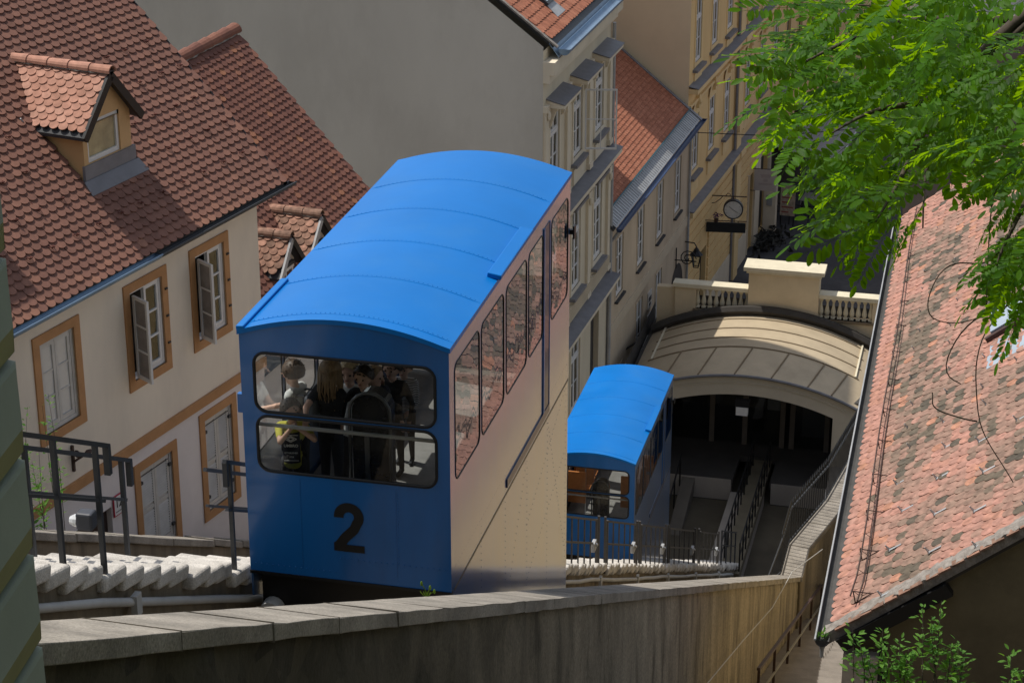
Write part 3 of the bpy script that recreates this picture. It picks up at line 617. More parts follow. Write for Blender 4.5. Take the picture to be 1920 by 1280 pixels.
sk = MB(); sk.hexa([gp(-12.2,1.0,.05), gp(-11.5,1.0,.05), gp(-11.5,2.6,.05), gp(-12.2,2.6,.05), gp(-12.2,1.0,.16), gp(-11.5,1.0,.16), gp(-11.5,2.6,.16), gp(-12.2,2.6,.16)]); s_ = sk.build('skylight', DARKMET, G)
sk = MB(); sk.hexa([gp(-12.12,1.1,.162), gp(-11.58,1.1,.162), gp(-11.58,2.5,.162), gp(-12.12,2.5,.162), gp(-12.12,1.1,.17), gp(-11.58,1.1,.17), gp(-11.58,2.5,.17), gp(-12.12,2.5,.17)]); sk.build('skylight_pane', M('sky_pane', (.45,.5,.55), .12, .05, 2, spec=1), s_)
sk = MB(); sk.hexa([gp(-12.3,.55,.06), gp(-11.4,.55,.06), gp(-11.5,1.0,.08), gp(-12.2,1.0,.08), gp(-12.3,.55,.075), gp(-11.4,.55,.075), gp(-11.5,1.0,.1), gp(-12.2,1.0,.1)]); sk.build('skylight_apron', ZINC, s_)
# chimney whose shade crosses the tiles
ch = MB(); p = gp(-9.6, 5.2); ch.box(p[0]-.5,p[0]+.5,p[1]-.35,p[1]+.35,p[2]-.6,p[2]+2.0); ch.box(p[0]-.58,p[0]+.58,p[1]-.43,p[1]+.43,p[2]+2.0,p[2]+2.14); ch.build('shadow_chimney', GABLE, G)
vg = MB(); vg.bar(gp(g0+.47,-.1,.04), gp(g0+.47,GL,.04), .14, .05, up=(0,-sg,cg)); vg.build('verge', MORTAR, G)
# open window leaf swung out from the top row
os_ = MB(); sash(os_, 0, 1.0, 12.0, 13.95, -.02, .05, .04, 2, 2)
o = os_.build('open_sash', WHITE, G); o.location = (-10.0,-.1,1.15); o.rotation_euler = (0,0,R(-75))
m_ = MB(); m_.box(g1+.1, -1.4, 5.4, 12, -.7, 29.5); m_.build('shadow_block', GABLE, G)  # unseen tall block, added so that its shadow crosses the station roof
m_ = MB(); m_.tube([(g1+.02,-.1,-.5),(g1+.02,-.1,16.3)],.06,8); m_.build('downpipe', ZINC, G)
# ------------------------------------------------------------------ LOW BEIGE HOUSE with the orange roof
K = facade('low_beige_house', 'low brown-beige house with an orange tiled roof between the grey and yellow buildings', 'house', (-12.44, 73.85, 0), 3.3)
KW = Matrix.Translation(K.location) @ Matrix.Rotation(R(86.7), 4, 'Z')
k0, k1, KE = -6.15, 7.15, 9.15
kup = [(c-.5, c+.5, 6.15, 8.3) for c in (-4.15, -1.0, 2.1, 5.15)]; klo = [(c-.5, c+.5, 2.5, 4.75) for c in (-.95, 2.2)] + [(-4.5, -3.5, 1.0, 3.3)]
gate = (4.25, 6.6, -.7, 2.6)
mb = MB(); holes_wall(mb, k0, k1, -.7, KE, kup+klo+[gate], reveal=.15)
N_ = 12; cu_, r_g = (gate[0]+gate[1])/2, (gate[1]-gate[0])/2
mb.build('front_wall', BEIGE, K)
# the gate's arched head
m_ = MB(); pts = [(cu_+r_g*math.cos(math.pi*i/N_), -.012, 2.6+r_g*1.1*math.sin(math.pi*i/N_)) for i in range(N_+1)]; m_.ngon(pts)
m_.box(gate[0], gate[1], .8, .85, -.7, 4.2); m_.build('gate_opening', ROOM, K)
mb = MB(); mb.ngon([(k1,0,-.7),(k1,7,-.7),(k1,7,KE),(k1,4.5,KE+3.6),(k1,0,KE)]); mb.ngon([(k0,0,-.7),(k0,7,-.7),(k0,7,KE),(k0,4.5,KE+3.6),(k0,0,KE)]); mb.build('side_wall', BEIGE, K)
mb = MB(); mb.ngon([(k0,.5,-.7),(k1,.5,-.7),(k1,.5,9),(k0,.5,9)]); mb.build('room_wall', ROOM, K)
for q in kup: window(K, *q, .03, 2, 3, WHITE, curtain=.4)
for q in klo: window(K, *q, .03, 2, 3, WHITE, curtain=.5)
for a, b, c, d in kup+klo:
    surround(K, a, b, c, d, .09, BEIGE, .02)
    m_ = MB(); m_.box(a-.12,b+.12,-.12,0,c-.16,c-.095); m_.build('sill', DARKMET, K)
m_ = MB(); m_.box(k0,k1+.01,-.05,0,5.0,5.4); m_.build('band', BEIGET, K)
for i, (z0, z1) in enumerate(((3.85, 4.5), (3.1, 3.6))):
    m_ = MB(); m_.box(.35,.95,-.04,0,z0,z1); p_ = m_.build('wall_board', WHITE_D, K)
    if i == 0:
        m_ = MB(); m_.box(.42,.88,-.045,-.038,4.12,4.3); m_.box(.5,.8,-.045,-.038,3.95,4.05); m_.build('board_print', DARKMET, p_)
KP = R(38.5); ck, sk_ = math.cos(KP), math.sin(KP)
def kp(u, s, off=0): return (u, -.35 + s*ck - off*sk_, KE + .12 + s*sk_ + off*ck)
KL = 6.2
mb = MB(); mb.hexa([kp(k0-.1,0,-.12), kp(k1+.15,0,-.12), kp(k1+.15,KL,-.12), kp(k0-.1,KL,-.12), kp(k0-.1,0,-.03), kp(k1+.15,0,-.03), kp(k1+.15,KL,-.03), kp(k0-.1,KL,-.03)])
mb.ngon([kp(k0-.1,KL,-.03), kp(k1+.15,KL,-.03), (k1+.15, 9.5, KE+.2), (k0-.1, 9.5, KE+.2)]); mb.build('roof_deck', DARKMET, K)
tile_field(K, kp(k0,KL), (1,0,0), (0,-ck,-sk_), k1-k0+.1, KL-.57, .205, .17, T_RED, 300, lambda x, y, r_: r_.uniform(.05,.95), None, 51, th=.018, lift=.045, world=KW, stag=0, rnd_end=.2)
m_ = MB(); m_.hexa([kp(k0,.0,0), kp(k1+.12,.0,0), kp(k1+.12,.55,0), kp(k0,.55,0), kp(k0,.0,.03), kp(k1+.12,.0,.03), kp(k1+.12,.55,.03), kp(k0,.55,.03)]); fl = m_.build('eaves_flashing', ZINC, K)
m_ = MB(); u = k0+.1
while u < k1: m_.bar(kp(u,.05,.04), kp(u,.52,.04), .025, .02); u += .22
m_.build('seam_rib', ZINC, fl, kind='stuff')
m_ = MB(); m_.bar(kp(k0,.57,.08), kp(k1+.1,.57,.08), .05, .14, up=(0,-sk_,ck)); m_.build('snow_board', M('teal_board', (.02,.085,.11), .5), K)
gutter(K, k0-.05, k1+.45, -.47, KE+.1, .11, M('blue_gutter', (.035,.06,.13), .45))
m_ = MB(); m_.bar(kp(k1+.13,-.05,.05), kp(k1+.13,KL,.05), .2, .06, up=(0,-sk_,ck)); m_.build('verge_flashing', SLATE, K)
m_ = MB(); a = kp(-5.35,3.05,.1); b = kp(-5.35,4.5,.1); m_.bar(a, b, .35, .22, up=(0,-sk_,ck)); m_.build('roof_vent', BEIGET, K)
for u_ in (k1-.12, k0+.12): m_ = MB(); m_.tube([(u_,-.08,-.6),(u_,-.08,8.6),(u_,-.4,9.1)],.05,8); m_.build('downpipe', ZINC, K)
m_ = MB(); m_.box(3.55, k1+1.2, 6.2, 13, -.7, 22.5); m_.build('shadow_block', YGABLE, K)  # unseen tall block behind the ridge, added to shade the tiles beside the verge

# ------------------------------------------------------------------ YELLOW PALACE
P_ = facade('yellow_palace', 'long ochre-yellow palace with arched windows and grey string courses along the street', 'palace', (-11.02, 95.3, 0), 4.8)
y0, y1, YT = -13.95, 34, 17.5
pc = [-12.6, -9.75, -6.95, -2.8, .2, 3.2, 6.2, 9.2, 12.2, 15.2, 18.2]
r2 = [(c-.5, c+.5, 6.75, 9.0) for c in pc]; r3 = [(c-.5, c+.5, 11.2, 13.75) for c in pc]
gr = [(-11.0,-9.9,-.66,2.6), (-1.9,-.6,-.66,3.0), (.6,2.6,-.66,3.2)]
mb = MB(); holes_wall(mb, y0, y1, -.7, YT, r2+r3+gr, reveal=.2); mb.build('front_wall', YELL, P_)
mb = MB(); mb.ngon([(y0,0,-.7),(y0,14,-.7),(y0,14,YT+2),(y0,0,YT)]); mb.build('party_wall', YGABLE, P_)
mb = MB(); mb.ngon([(y0,0,YT),(y1,0,YT),(y1,14,YT+2),(y0,14,YT+2)]); mb.ngon([(y1,0,-.7),(y1,14,-.7),(y1,14,YT+2),(y1,0,YT)]); mb.ngon([(y0,14,-.7),(y1,14,-.7),(y1,14,YT+2),(y0,14,YT+2)]); mb.build('roof_deck', SLATE, P_)
mb = MB(); mb.ngon([(y0+.1,.6,-.7),(y1,.6,-.7),(y1,.6,17),(y0+.1,.6,17)]); mb.build('room_wall', ROOM, P_)
for i, q in enumerate(r2 + r3):
    if q[0] > 5: 
        m_ = MB(); m_.box(q[0],q[1],.1,.13,q[2],q[3]); m_.build('window', ROOM, P_); continue
    window(P_, *q, .02, 2, 2, WHITE, transom=.3, curtain=.5)
for i, (a, b, c, d) in enumerate(r2 + r3):
    if a > 12: continue
    surround(P_, a, b, c, d, .14, YELLT, .03)
    m_ = MB(); m_.box(a-.3,b+.3,-.2,0,c-.3,c-.19); m_.build('sill', SLATE, P_)
    m_ = MB(); u = (a+b)/2
    if i < len(r2):      # arched head with a keystone
        m_.add([(u+(.64+.16*k)*math.cos(math.pi*t/8), -.08, d+.14+(.42+.16*k)*math.sin(math.pi*t/8)) for t in range(9) for k in (0,1)], [(2*t,2*t+1,2*t+3,2*t+2) for t in range(8)])
        m_.ngon([(u+.66*math.cos(math.pi*t/8), -.03, d+.14+.44*math.sin(math.pi*t/8)) for t in range(9)])
        m_.box(u-.11,u+.11,-.16,0,d+.3,d+.85); m_.ball((u,-.14,d+.55),.12,6)
    else: m_.box(a-.25,b+.25,-.25,0,d+.25,d+.36)
    m_.build('window_ornament', YELLT, P_); m_ = MB(); m_.box(a-.1,b+.1,-.05,0,c-.95,c-.4); m_.build('apron_panel', YELLT, P_)
for z, d, h in ((10.2, .38, .2), (9.62, .12, .1), (5.1, .34, .22), (4.75, .1, .1)):
    m_ = MB(); m_.box(y0-.02,y1,-d,0,z,z+h); st_ = m_.build('string_course', YELLT, P_)
    if d > .3: m_ = MB(); m_.prism([(y0-.03,0,z+h+.09),(y0-.03,-d-.03,z+h+.004),(y0-.03,-d-.03,z+h+.03),(y0-.03,0,z+h+.11)], (y1-y0+.03,0,0)); m_.build('string_cap', SLATE, st_)
for u0_, u1_ in ((-5.25,-4.4),):
    m_ = MB(); m_.box(u0_,u1_,-.22,0,-.66,4.7); m_.box(u0_,u1_,-.16,0,5.4,9.6); m_.box(u0_,u1_,-.16,0,10.5,17); m_.box(u0_-.08,u1_+.08,-.4,0,5.05,5.34); m_.box(u0_-.08,u1_+.08,-.44,0,10.15,10.43); m_.box(u0_-.06,u1_+.06,-.28,0,6.2,6.5); m_.build('pilaster', YELLT, P_)
for u_, z_ in ((-5.4,17),(y0+.05,9)): m_ = MB(); m_.tube([(u_,-.1,-.6),(u_,-.1,z_)],.06,8); m_.build('downpipe', SLATE, P_)
# rusticated ground floor: raised courses
zz = .7; cs = 0
while zz < 4.6:
    m_ = MB(); segs_ = [(y0+.02,-11.2),(-9.7,-5.42),(-4.38,-2.05),(-.45,.5),(2.75,20)] if zz < 2.9 else [(y0+.02,-5.42),(-4.38,20)]
    for a, b in segs_: m_.box(a, b, -.06, 0, zz, zz+.36)
    m_.build('rustication_course', YELL, P_); zz += .43
m_ = MB(); m_.box(y0+.02,-11.05,-.08,0,-.66,.66); m_.box(-9.85,-5.42,-.08,0,-.66,.66); m_.box(-4.38,-2.0,-.08,0,-.66,.66); m_.build('plinth', GREYT, P_)
for a, b, c, d in gr:
    m_ = MB(); m_.box(a,b,.2,.25,c,d); m_.build('door', HALL, P_)
m_ = MB(); m_.box(-.52,.52,-.1,0,-.66,3.6); m_.box(2.62,4.3,-.1,0,-.66,3.6); m_.box(-1.95,-1.88,-.12,0,-.6,3.2); m_.build('shop_front', GREYT, P_)

def wall_pt(u, off, z):
    a = R(4.8); return Vector((-11.02 + u*math.sin(a) + off*math.cos(a), 95.3 + u*math.cos(a) - off*math.sin(a), z))
az_y = R(90-4.8)
# hanging clock
C_ = thing('hanging_clock', 'round street clock with a white face hanging from an iron bracket', 'clock', wall_pt(-9.2, .95, 4.05), R(-4.8)+R(10))
m_ = MB(); m_.lathe([(.36,-.12),(.42,-.12),(.42,.12),(.36,.12)], (0,0,0), 24, 'y'); m_.build('clock_case', DARKMET, C_, smooth=False)
m_ = MB(); m_.lathe([(.001,-.126),(.365,-.126),(.365,-.12),(.001,-.12)], (0,0,0), 24, 'y'); fc = m_.build('clock_face', M('clock_white', (.72,.71,.66), .5), C_)
m_ = MB(); m_.bar((0,-.132,0),(.2,-.132,-.12),.03,.006); m_.bar((0,-.132,0),(-.17,-.132,.15),.036,.006); m_.build('clock_hand', BLACKP, fc)
m_ = MB()
for i in range(12):
    a = i*math.pi/6; m_.bar((.28*math.sin(a),-.131,.28*math.cos(a)),(.335*math.sin(a),-.131,.335*math.cos(a)),.025,.004)
m_.build('hour_mark', BLACKP, fc)
m_ = MB(); m_.tube([(-1.0,0,.55),(.55,0,.55)],.025,6); m_.tube([(0,0,.55),(0,0,.4)],.02,6); m_.tube([(-1.0,0,.2),(-.75,0,.25),(-.55,0,.42),(-.45,0,.55)],.018,5); m_.tube([(-.35,0,.55),(-.25,0,.68),(-.12,0,.62),(-.18,0,.56)],.015,5); m_.build('bracket', RUSTY, C_)
# dark hanging board
D_ = thing('hanging_board', 'plain dark signboard hanging under the street clock', 'sign', wall_pt(-10.3, .9, 3.6), R(-4.8)+R(12))
m_ = MB(); m_.box(-.82,.82,-.06,.06,-.22,.2); m_.build('board', M('dark_board', (.025,.028,.03), .4), D_, bevel=.01)
m_ = MB(); m_.tube([(-1.1,0,.27),(.85,0,.27)],.02,6); m_.tube([(-.5,0,.27),(-.5,0,.2)],.015,5); m_.tube([(.5,0,.27),(.5,0,.2)],.015,5); m_.build('bracket', RUSTY, D_)
fp = thing('flower_pot', 'small pot of dark red flowers above the hanging board', 'flower pot', wall_pt(-10.6, .55, 3.88))
m_ = MB(); m_.lathe([(.07,0),(.1,.16)], (0,0,0), 10); m_.build('pot', RUSTY, fp)
m_ = MB(); q = random.Random(4)
for i in range(40):
    c = Vector((q.gauss(0,.1), q.gauss(0,.1), .22+q.random()*.14)); m_.ngon([c+Vector((q.gauss(0,.04),q.gauss(0,.04),q.gauss(0,.03))) for _ in range(4)])
m_.build('flowers', M('dusky_flowers', (.10,.03,.09), .7, .5, 30), fp)
# pale hanging sign
W_ = thing('pale_hanging_sign', 'pale grey square sign with a faded emblem hanging over the shop door', 'sign', wall_pt(-1.25, .7, 2.85), R(-4.8)+R(8))
m_ = MB(); m_.box(-.5,.5,-.04,.04,-.5,.5); m_.build('board', M('pale_sign', (.47,.43,.41), .6, .05), W_)
fad = M('faded_print', (.40,.35,.34), .7, .05)
m_ = MB(); m_.ngon([(-.26,-.045,.28),(.26,-.045,.28),(.18,-.045,.12),(-.18,-.045,.12)]); m_.box(-.1,.1,-.046,-.041,-.08,.08); m_.box(-.3,.3,-.046,-.041,-.22,-.13); m_.build('faded_emblem', fad, W_)
m_ = MB(); m_.tube([(-.75,0,.52),(.5,0,.52)],.018,5); m_.tube([(-.75,0,-.52),(-.45,0,-.52)],.018,5); m_.build('bracket', RUSTY, W_)
# awning over the dark shop terrace
A_ = thing('shop_awning', 'grey fabric awning over the dark shop terrace', 'awning', (0,0,0))
p = [wall_pt(3.0,.1,3.2), wall_pt(13,.1,3.2), wall_pt(13,3.1,2.45), wall_pt(3.0,3.1,2.45)]
m_ = MB(); m_.prism(p, (0,0,.03)); m_.build('canopy', M('awning_grey', (.32,.31,.31), .9, .1, 3), A_)
m_ = MB(); m_.tube([p[3],p[2]],.05,8); m_.build('front_bar', STEEL, A_)
m_ = MB(); q = Vector((0,0,-.28)); m_.ngon([p[3], p[2], p[2]+q, p[3]+q]); m_.build('valance', M('awning_edge', (.22,.21,.21), .9), A_)
for u in (3.05, 12.9):
    m_ = MB(); m_.tube([wall_pt(u,3.1,-.66), wall_pt(u,3.1,2.45)],.035,6); m_.build('post', DARKMET, A_)
sh_ = thing('shop_terrace', 'dark open shop terrace with railings under the awning', 'shop', (0,0,0))
m_ = MB()
for a, b in (((3.1,.15),(3.1,2.9)),((3.1,2.9),(12.9,2.9))):
    for h in (0.0,.4): m_.tube([wall_pt(a[0],a[1],.3-.66+h+.3), wall_pt(b[0],b[1],.3-.66+h+.3)],.025,5)
    n = 10 if a[0] != b[0] else 3
    for i in range(n+1): m_.tube([wall_pt(a[0]+(b[0]-a[0])*i/n,a[1]+(b[1]-a[1])*i/n,-.66), wall_pt(a[0]+(b[0]-a[0])*i/n,a[1]+(b[1]-a[1])*i/n,.4)],.025,5)
m_.build('fence', BLACKP, sh_)
m_ = MB(); m_.ngon([wall_pt(3.0,.12,-.66), wall_pt(13,.12,-.66), wall_pt(13,.12,3.1), wall_pt(3.0,.12,3.1)]); m_.build('shop_window', ROOM, sh_)
tb = thing('cafe_table', 'small table with a white cloth on the dark terrace', 'table', wall_pt(5.3,1.7,-.66), az_y)
m_ = MB(); m_.box(-.65,.65,-.4,.4,.72,.75); m_.build('table_top', WHITE_D, tb)
for sx in (-.58,.58):
    for sy in (-.33,.33): m_ = MB(); m_.box(sx-.025,sx+.025,sy-.025,sy+.025,0,.718); m_.build('leg', BLACKP, tb)
m_ = MB()
for k in (-1,1): m_.prism([(-.66,k*.41,.5),(.66,k*.41,.5),(.66,k*.41,.756),(-.66,k*.41,.756)],(0,k*.006,0))
m_.box(-.66,.66,-.42,.42,.752,.76); m_.build('tablecloth', WHITE_D, tb)
for i, (u, o_, z) in enumerate(((6.2,3.0,1.0),(7.9,3.0,1.5))):
    b = MB(); b.lathe([(.1,0),(.16,.12),(.12,.2)],(0,0,0),9); f = thing('red_flower_basket', ('lower' if i == 0 else 'upper')+' red flower basket on the awning post side of the terrace', 'flower basket', wall_pt(u,o_,z), 0, 'flower baskets of the terrace'); b.build('basket', RUSTY, f)
    b = MB(); q = random.Random(i)
    for k in range(30): c = Vector((q.gauss(0,.1),q.gauss(0,.1),.24+q.random()*.12)); b.ngon([c+Vector((q.gauss(0,.05),q.gauss(0,.05),q.gauss(0,.04))) for _ in range(4)])
    b.build('flowers', M('red_flowers', (.5,.02,.03), .6) if i == 0 else bpy.data.materials['red_flowers'], f)
pb = thing('poster_board', 'tall printed poster board beside the shop door', 'sign', wall_pt(2.9,1.0,-.66), R(-4.8))
m_ = MB(); m_.box(-.35,.35,-.03,.03,.5,2.0); m_.build('board', M('poster_paper', (.50,.40,.30), .7, .35, 9), pb); m_ = MB(); m_.box(-.33,-.28,-.02,.02,0,.498); m_.box(.28,.33,-.02,.02,0,.498); m_.build('post', BLACKP, pb)
m_ = MB(); q = random.Random(8)
for i in range(5): m_.box(-.28,.28*q.random(),-.034,-.031,.65+i*.24,.72+i*.24)
m_.build('poster_print', M('poster_red', (.35,.10,.08), .7, .3, 10), pb)
ib = thing('intercom_column', 'pale column with a grey letter box beside the shop', 'column', wall_pt(1.4,.45,-.66), R(-4.8))
m_ = MB(); m_.box(-.3,.3,-.2,.2,0,2.6); m_.build('shaft', GREYT, ib, bevel=.02); m_ = MB(); m_.box(-.13,.13,-.24,-.2,1.5,2.0); m_.build('letter_box', ZINC, ib)
def lantern(name, label, p, s=1, hang=None, rz=0):
    t = thing(name, label, 'lantern', p, rz, 'street lanterns')
    b = MB(); r1, r2_ = .13*s, .24*s
    for i in range(4):
        a = math.pi/4+i*math.pi/2; b.bar((r1*math.cos(a),r1*math.sin(a),0),(r2_*math.cos(a),r2_*math.sin(a),.5*s),.025*s)
        a2 = a+math.pi/2; b.bar((r2_*math.cos(a),r2_*math.sin(a),.5*s),(r2_*math.cos(a2),r2_*math.sin(a2),.5*s),.03*s); b.bar((r1*math.cos(a),r1*math.sin(a),0),(r1*math.cos(a2),r1*math.sin(a2),0),.025*s)
    b.build('lantern_frame', BLACKP, t)
    b = MB(); b.lathe([(.27*s,.52*s),(.12*s,.68*s),(.1*s,.74*s),(.02*s,.84*s)],(0,0,0),8); b.build('lantern_cap', BLACKP, t)
    for i in range(4):
        a = math.pi/4+i*math.pi/2; a2 = a+math.pi/2; b = MB(); b.ngon([(r1*.96*math.cos(a),r1*.96*math.sin(a),.01),(r1*.96*math.cos(a2),r1*.96*math.sin(a2),.01),(r2_*.96*math.cos(a2),r2_*.96*math.sin(a2),.49*s),(r2_*.96*math.cos(a),r2_*.96*math.sin(a),.49*s)]); b.build('pane', GLASS, t)
    if hang:
        b = MB(); b.tube([Vector(q)-Vector(p) for q in hang],.025,6); b.build('bracket', BLACKP, t)
    return t
q = Vector((-11.55, 80.6, 3.35)); lantern('wall_lantern', 'black glass lantern beside the arched gate, over the balustrade', q, 1.0, [q+Vector((0,0,.84)), q+Vector((-.1,0,1.0)), q+Vector((-.6,.1,1.0)), q+Vector((-.75,.1,.6))])
q = wall_pt(5.3,.9,3.75); lantern('wall_lantern', 'black glass lantern on the yellow wall above the grey awning', q, 1.0, [q+Vector((0,0,-.05)), q+Vector((-.45,0,-.15)), q+Vector((-.85,0,.1))])
ln = thing('shop_lightbox', 'small dark and red box sign high on the yellow wall behind the leaves', 'sign', wall_pt(1.9,.6,5.6), R(-4.8)); m_ = MB(); m_.box(-.4,.4,-.08,.08,-.3,.3); m_.build('box', BLACKP, ln); m_ = MB(); m_.box(-.3,.3,-.09,-.082,-.22,-.1); m_.build('red_strip', bpy.data.materials['red_flowers'], ln)
wr = MB(); wr.tube([(-12.0,81.6,8.6+.0),(-9,83,8.25),(-6,84.5,8.3),(-2,86.5,8.9)],.018,5); tag(wr.build('overhead_wire', BLACKP), 'thin black wire stretched across the street from the yellow palace', 'wire')
# rubble and planters at the foot of the wall
rb = MB(); q = random.Random(3)
for i in range(260):
    c = wall_pt(q.gauss(.3,.9), .3+abs(q.gauss(0,.55)), -.66+abs(q.gauss(0,.22))); s_ = q.uniform(.05,.16); rb.ngon([c+Vector((q.gauss(0,s_),q.gauss(0,s_),q.gauss(0,s_))) for _ in range(4)])
tag(rb.build('wall_foot_plants', M('dark_dry_plants', (.05,.05,.045), .9, .5, 12), kind='stuff'), 'dark dry plants heaped at the foot of the yellow wall', 'plants')

# opposite side of the street, seen through the leaves
O_ = facade('street_corner_house', 'grey rendered house across the street glimpsed behind the tree leaves', 'house', (-1.2, 78, 0), 5)
mb = MB(); mb.box(0, 45, -10, 0, -.7, 6); mb.build('wall', M('lilac_grey_render', (.24,.22,.22), .9, .15, .5, stain=(.14,.13,.12), stain_amt=.5), O_)
mb = MB(); mb.prism([(-.3,.4,6),(45,.4,6),(45,-9,10),(-.3,-9,10)], (0,0,.2)); mb.build('roof', T_BACK, O_)
O2 = thing('brick_back_wall', 'worn grey and brick party wall standing beyond the patched roof', 'wall', (0,0,0))
mb = MB(); mb.box(-2.2, 6, 49.2, 49.8, 2, 21.3); mb.build('wall', M('worn_plaster_brick', (.20,.165,.15), .95, .2, 1.2, stain=(.25,.13,.09), stain_amt=.6, stain_scale=1.5, bump=.4), O2)
mb = MB(); mb.box(-2.25, 6, 49.1, 49.9, 21.3, 21.42); mb.build('coping', MORTAR, O2)

# ------------------------------------------------------------------ LOWER STATION
ST = thing('funicular_station', 'lower funicular station with a tan barrel roof over a wide dark arch', 'station', (-7.9, 68.3, 0))
def arc(half, apex, R_, n=20, z0=None):
    th = math.asin(min(1, half/R_)); return [(R_*math.sin(-th+2*th*i/n), apex - R_*(1-math.cos(-th+2*th*i/n))) for i in range(n+1)]
op = arc(3.0, 3.36, 8.2); rf = arc(4.0, 4.1, 8.7)
m_ = MB(); n = 20
for i in range(n):
    a, b, c, d = op[i], op[i+1], rf[i+1], rf[i]
    for y, s in ((0,1),(.5,-1)): m_.ngon([(a[0],y,a[1]),(b[0],y,b[1]),(c[0],y,c[1]),(d[0],y,d[1])])
    m_.ngon([(a[0],0,a[1]),(b[0],0,b[1]),(b[0],.5,b[1]),(a[0],.5,a[1])])
zl = op[0][1]
for s in (-1, 1):
    a, b = sorted((s*3.0, s*4.0)); zt_ = rf[0][1]
    m_.hexa([(a,0,-3),(b,0,-3),(b,.5,-3),(a,.5,-3),(a,0,zl),(b,0,zl if s*b < 0 else zt_),(b,.5,zt_ if s > 0 else zl),(a,.5,zl)] if s > 0 else [(a,0,-3),(b,0,-3),(b,.5,-3),(a,.5,-3),(a,0,zt_),(b,0,zl),(b,.5,zl),(a,.5,zt_)])
m_.box(-4.35,-4.0,0,.5,-3,rf[0][1]); m_.box(4.0,4.35,0,.5,-3,rf[0][1]); m_.build('arch_front', STATF, ST)
m_ = MB(); mid = arc(3.42, 3.82, 8.4)
for i in range(n): 
    a, b = mid[i], mid[i+1]; m_.bar((a[0],-.02,a[1]),(b[0],-.02,b[1]),.04,.05,up=(0,-1,0))
m_.build('arch_moulding', STATF, ST)
# roof: front apron then the level barrel
def rz(i, t): return rf[i][1] + .05 + .38*min(1, t/1.5)*(1-.25*(abs(rf[i][0])/4)**2)
rows = [-.12, .55, 1.1, 1.5, 2.4, 3.3, 4.2, 4.75]
m_ = MB(); V = [(rf[i][0]*1.02, t, rz(i, max(t,0))) for t in rows for i in range(n+1)]
m_.add(V, [(j*(n+1)+i, j*(n+1)+i+1, (j+1)*(n+1)+i+1, (j+1)*(n+1)+i) for j in range(len(rows)-1) for i in range(n)]); rfo = m_.build('barrel_roof', STATR, ST, smooth=True)
for t in (1.5, 2.4, 3.3, 4.2):
    m_ = MB(); m_.tube([(rf[i][0]*1.02, t, rz(i,t)+.012) for i in range(1, n)], .028, 5); m_.build('standing_seam', M('roof_seam', (.22,.165,.10), .7) if 'roof_seam' not in bpy.data.materials else bpy.data.materials['roof_seam'], rfo)
for i in (3, 6, 9, 12, 15, 17):
    m_ = MB(); m_.tube([(rf[i][0]*1.02, -.1, rz(i,0)+.012), (rf[min(n,i+1)][0]*1.02, 1.5, rz(min(n,i+1),1.5)+.012)], .028, 5); m_.build('standing_seam', bpy.data.materials['roof_seam'], rfo)
for s, i in ((1, 19), (-1, 1)):
    m_ = MB(); m_.bar((rf[i][0]*1.02-.12*s, 1.5, rz(i,1.5)+.06), (rf[i][0]*1.02-.12*s, 4.6, rz(i,4.6)+.06), .06, .12); m_.build('roof_batten', STATC, rfo)
m_ = MB(); m_.tube([(q[0]*1.01,-.14,q[1]+.02) for q in rf], .05, 6); m_.build('edge_flashing', SLATE, ST)
m_ = MB(); bw = [(rf[i][0]*1.02, 4.62, rz(i,4.6)+.2) for i in range(n+1)]; m_.tube(bw, .17, 6); m_.build('wall_gutter', GUTD, ST)
PSR = M('pale_side_roof', (.42,.40,.36), .7, .1)
for pp_ in ([(4.05,-.1,3.0),(5.4,-.1,2.75),(5.4,4.8,3.0),(4.05,4.8,3.3)], [(-4.05,-.1,3.0),(-5.3,-.1,2.8),(-5.3,4.8,3.0),(-4.05,4.8,3.3)]): m_ = MB(); m_.prism(pp_, (0,0,.06)); m_.build('side_roof', PSR, ST)
# parapet with the balustrade
YB = 4.85
m_ = MB(); holes = [(-2.5,-.62,4.55,5.28), (1.9,3.85,4.55,5.28)]
holes_wall(m_, -3.32, 4.25, 2.9, 5.3, [(-2.55,-.64,4.5,5.28),(1.9,3.82,4.5,5.28)], YB, .32); holes_wall(m_, -3.32, 4.25, 2.9, 5.3, [(-2.55,-.64,4.5,5.28),(1.9,3.82,4.5,5.28)], YB+.32, .0)
m_.ngon([(-3.32,YB,2.9),(-3.32,YB+.32,2.9),(-3.32,YB+.32,5.3),(-3.32,YB,5.3)]); m_.build('parapet', STAT, ST)
m_ = MB(); m_.box(-4.0,-3.324,YB+.1,YB+.42,0,5.2); m_.build('parapet_return', STAT, ST)
for a, b in ((-3.4,-.645),(1.9,4.3)): m_ = MB(); m_.box(a,b,YB-.1,YB+.42,5.3,5.46); m_.build('coping', STATC, ST, bevel=.015)
BPL = M('baluster_plinth', (.22,.17,.11), .9)
for a, b in ((-2.65,-.645),(1.9,3.9)): m_ = MB(); m_.box(a,b,YB-.06,YB+.38,4.42,4.5); m_.build('baluster_base', BPL, ST)
m_ = MB(); m_.box(-.64,1.895,YB-.12,YB+.55,3.0,6.2); pdl = m_.build('attic_block', STAT, ST)
m_ = MB(); m_.prism([(-.82,YB-.28,6.2),(2.07,YB-.28,6.2),(2.07,YB+.72,6.2),(-.82,YB+.72,6.2)], (0,0,.14)); m_.box(-.72,1.97,YB-.2,YB+.63,6.1,6.198); m_.build('attic_coping', STATC, pdl)
bal = None
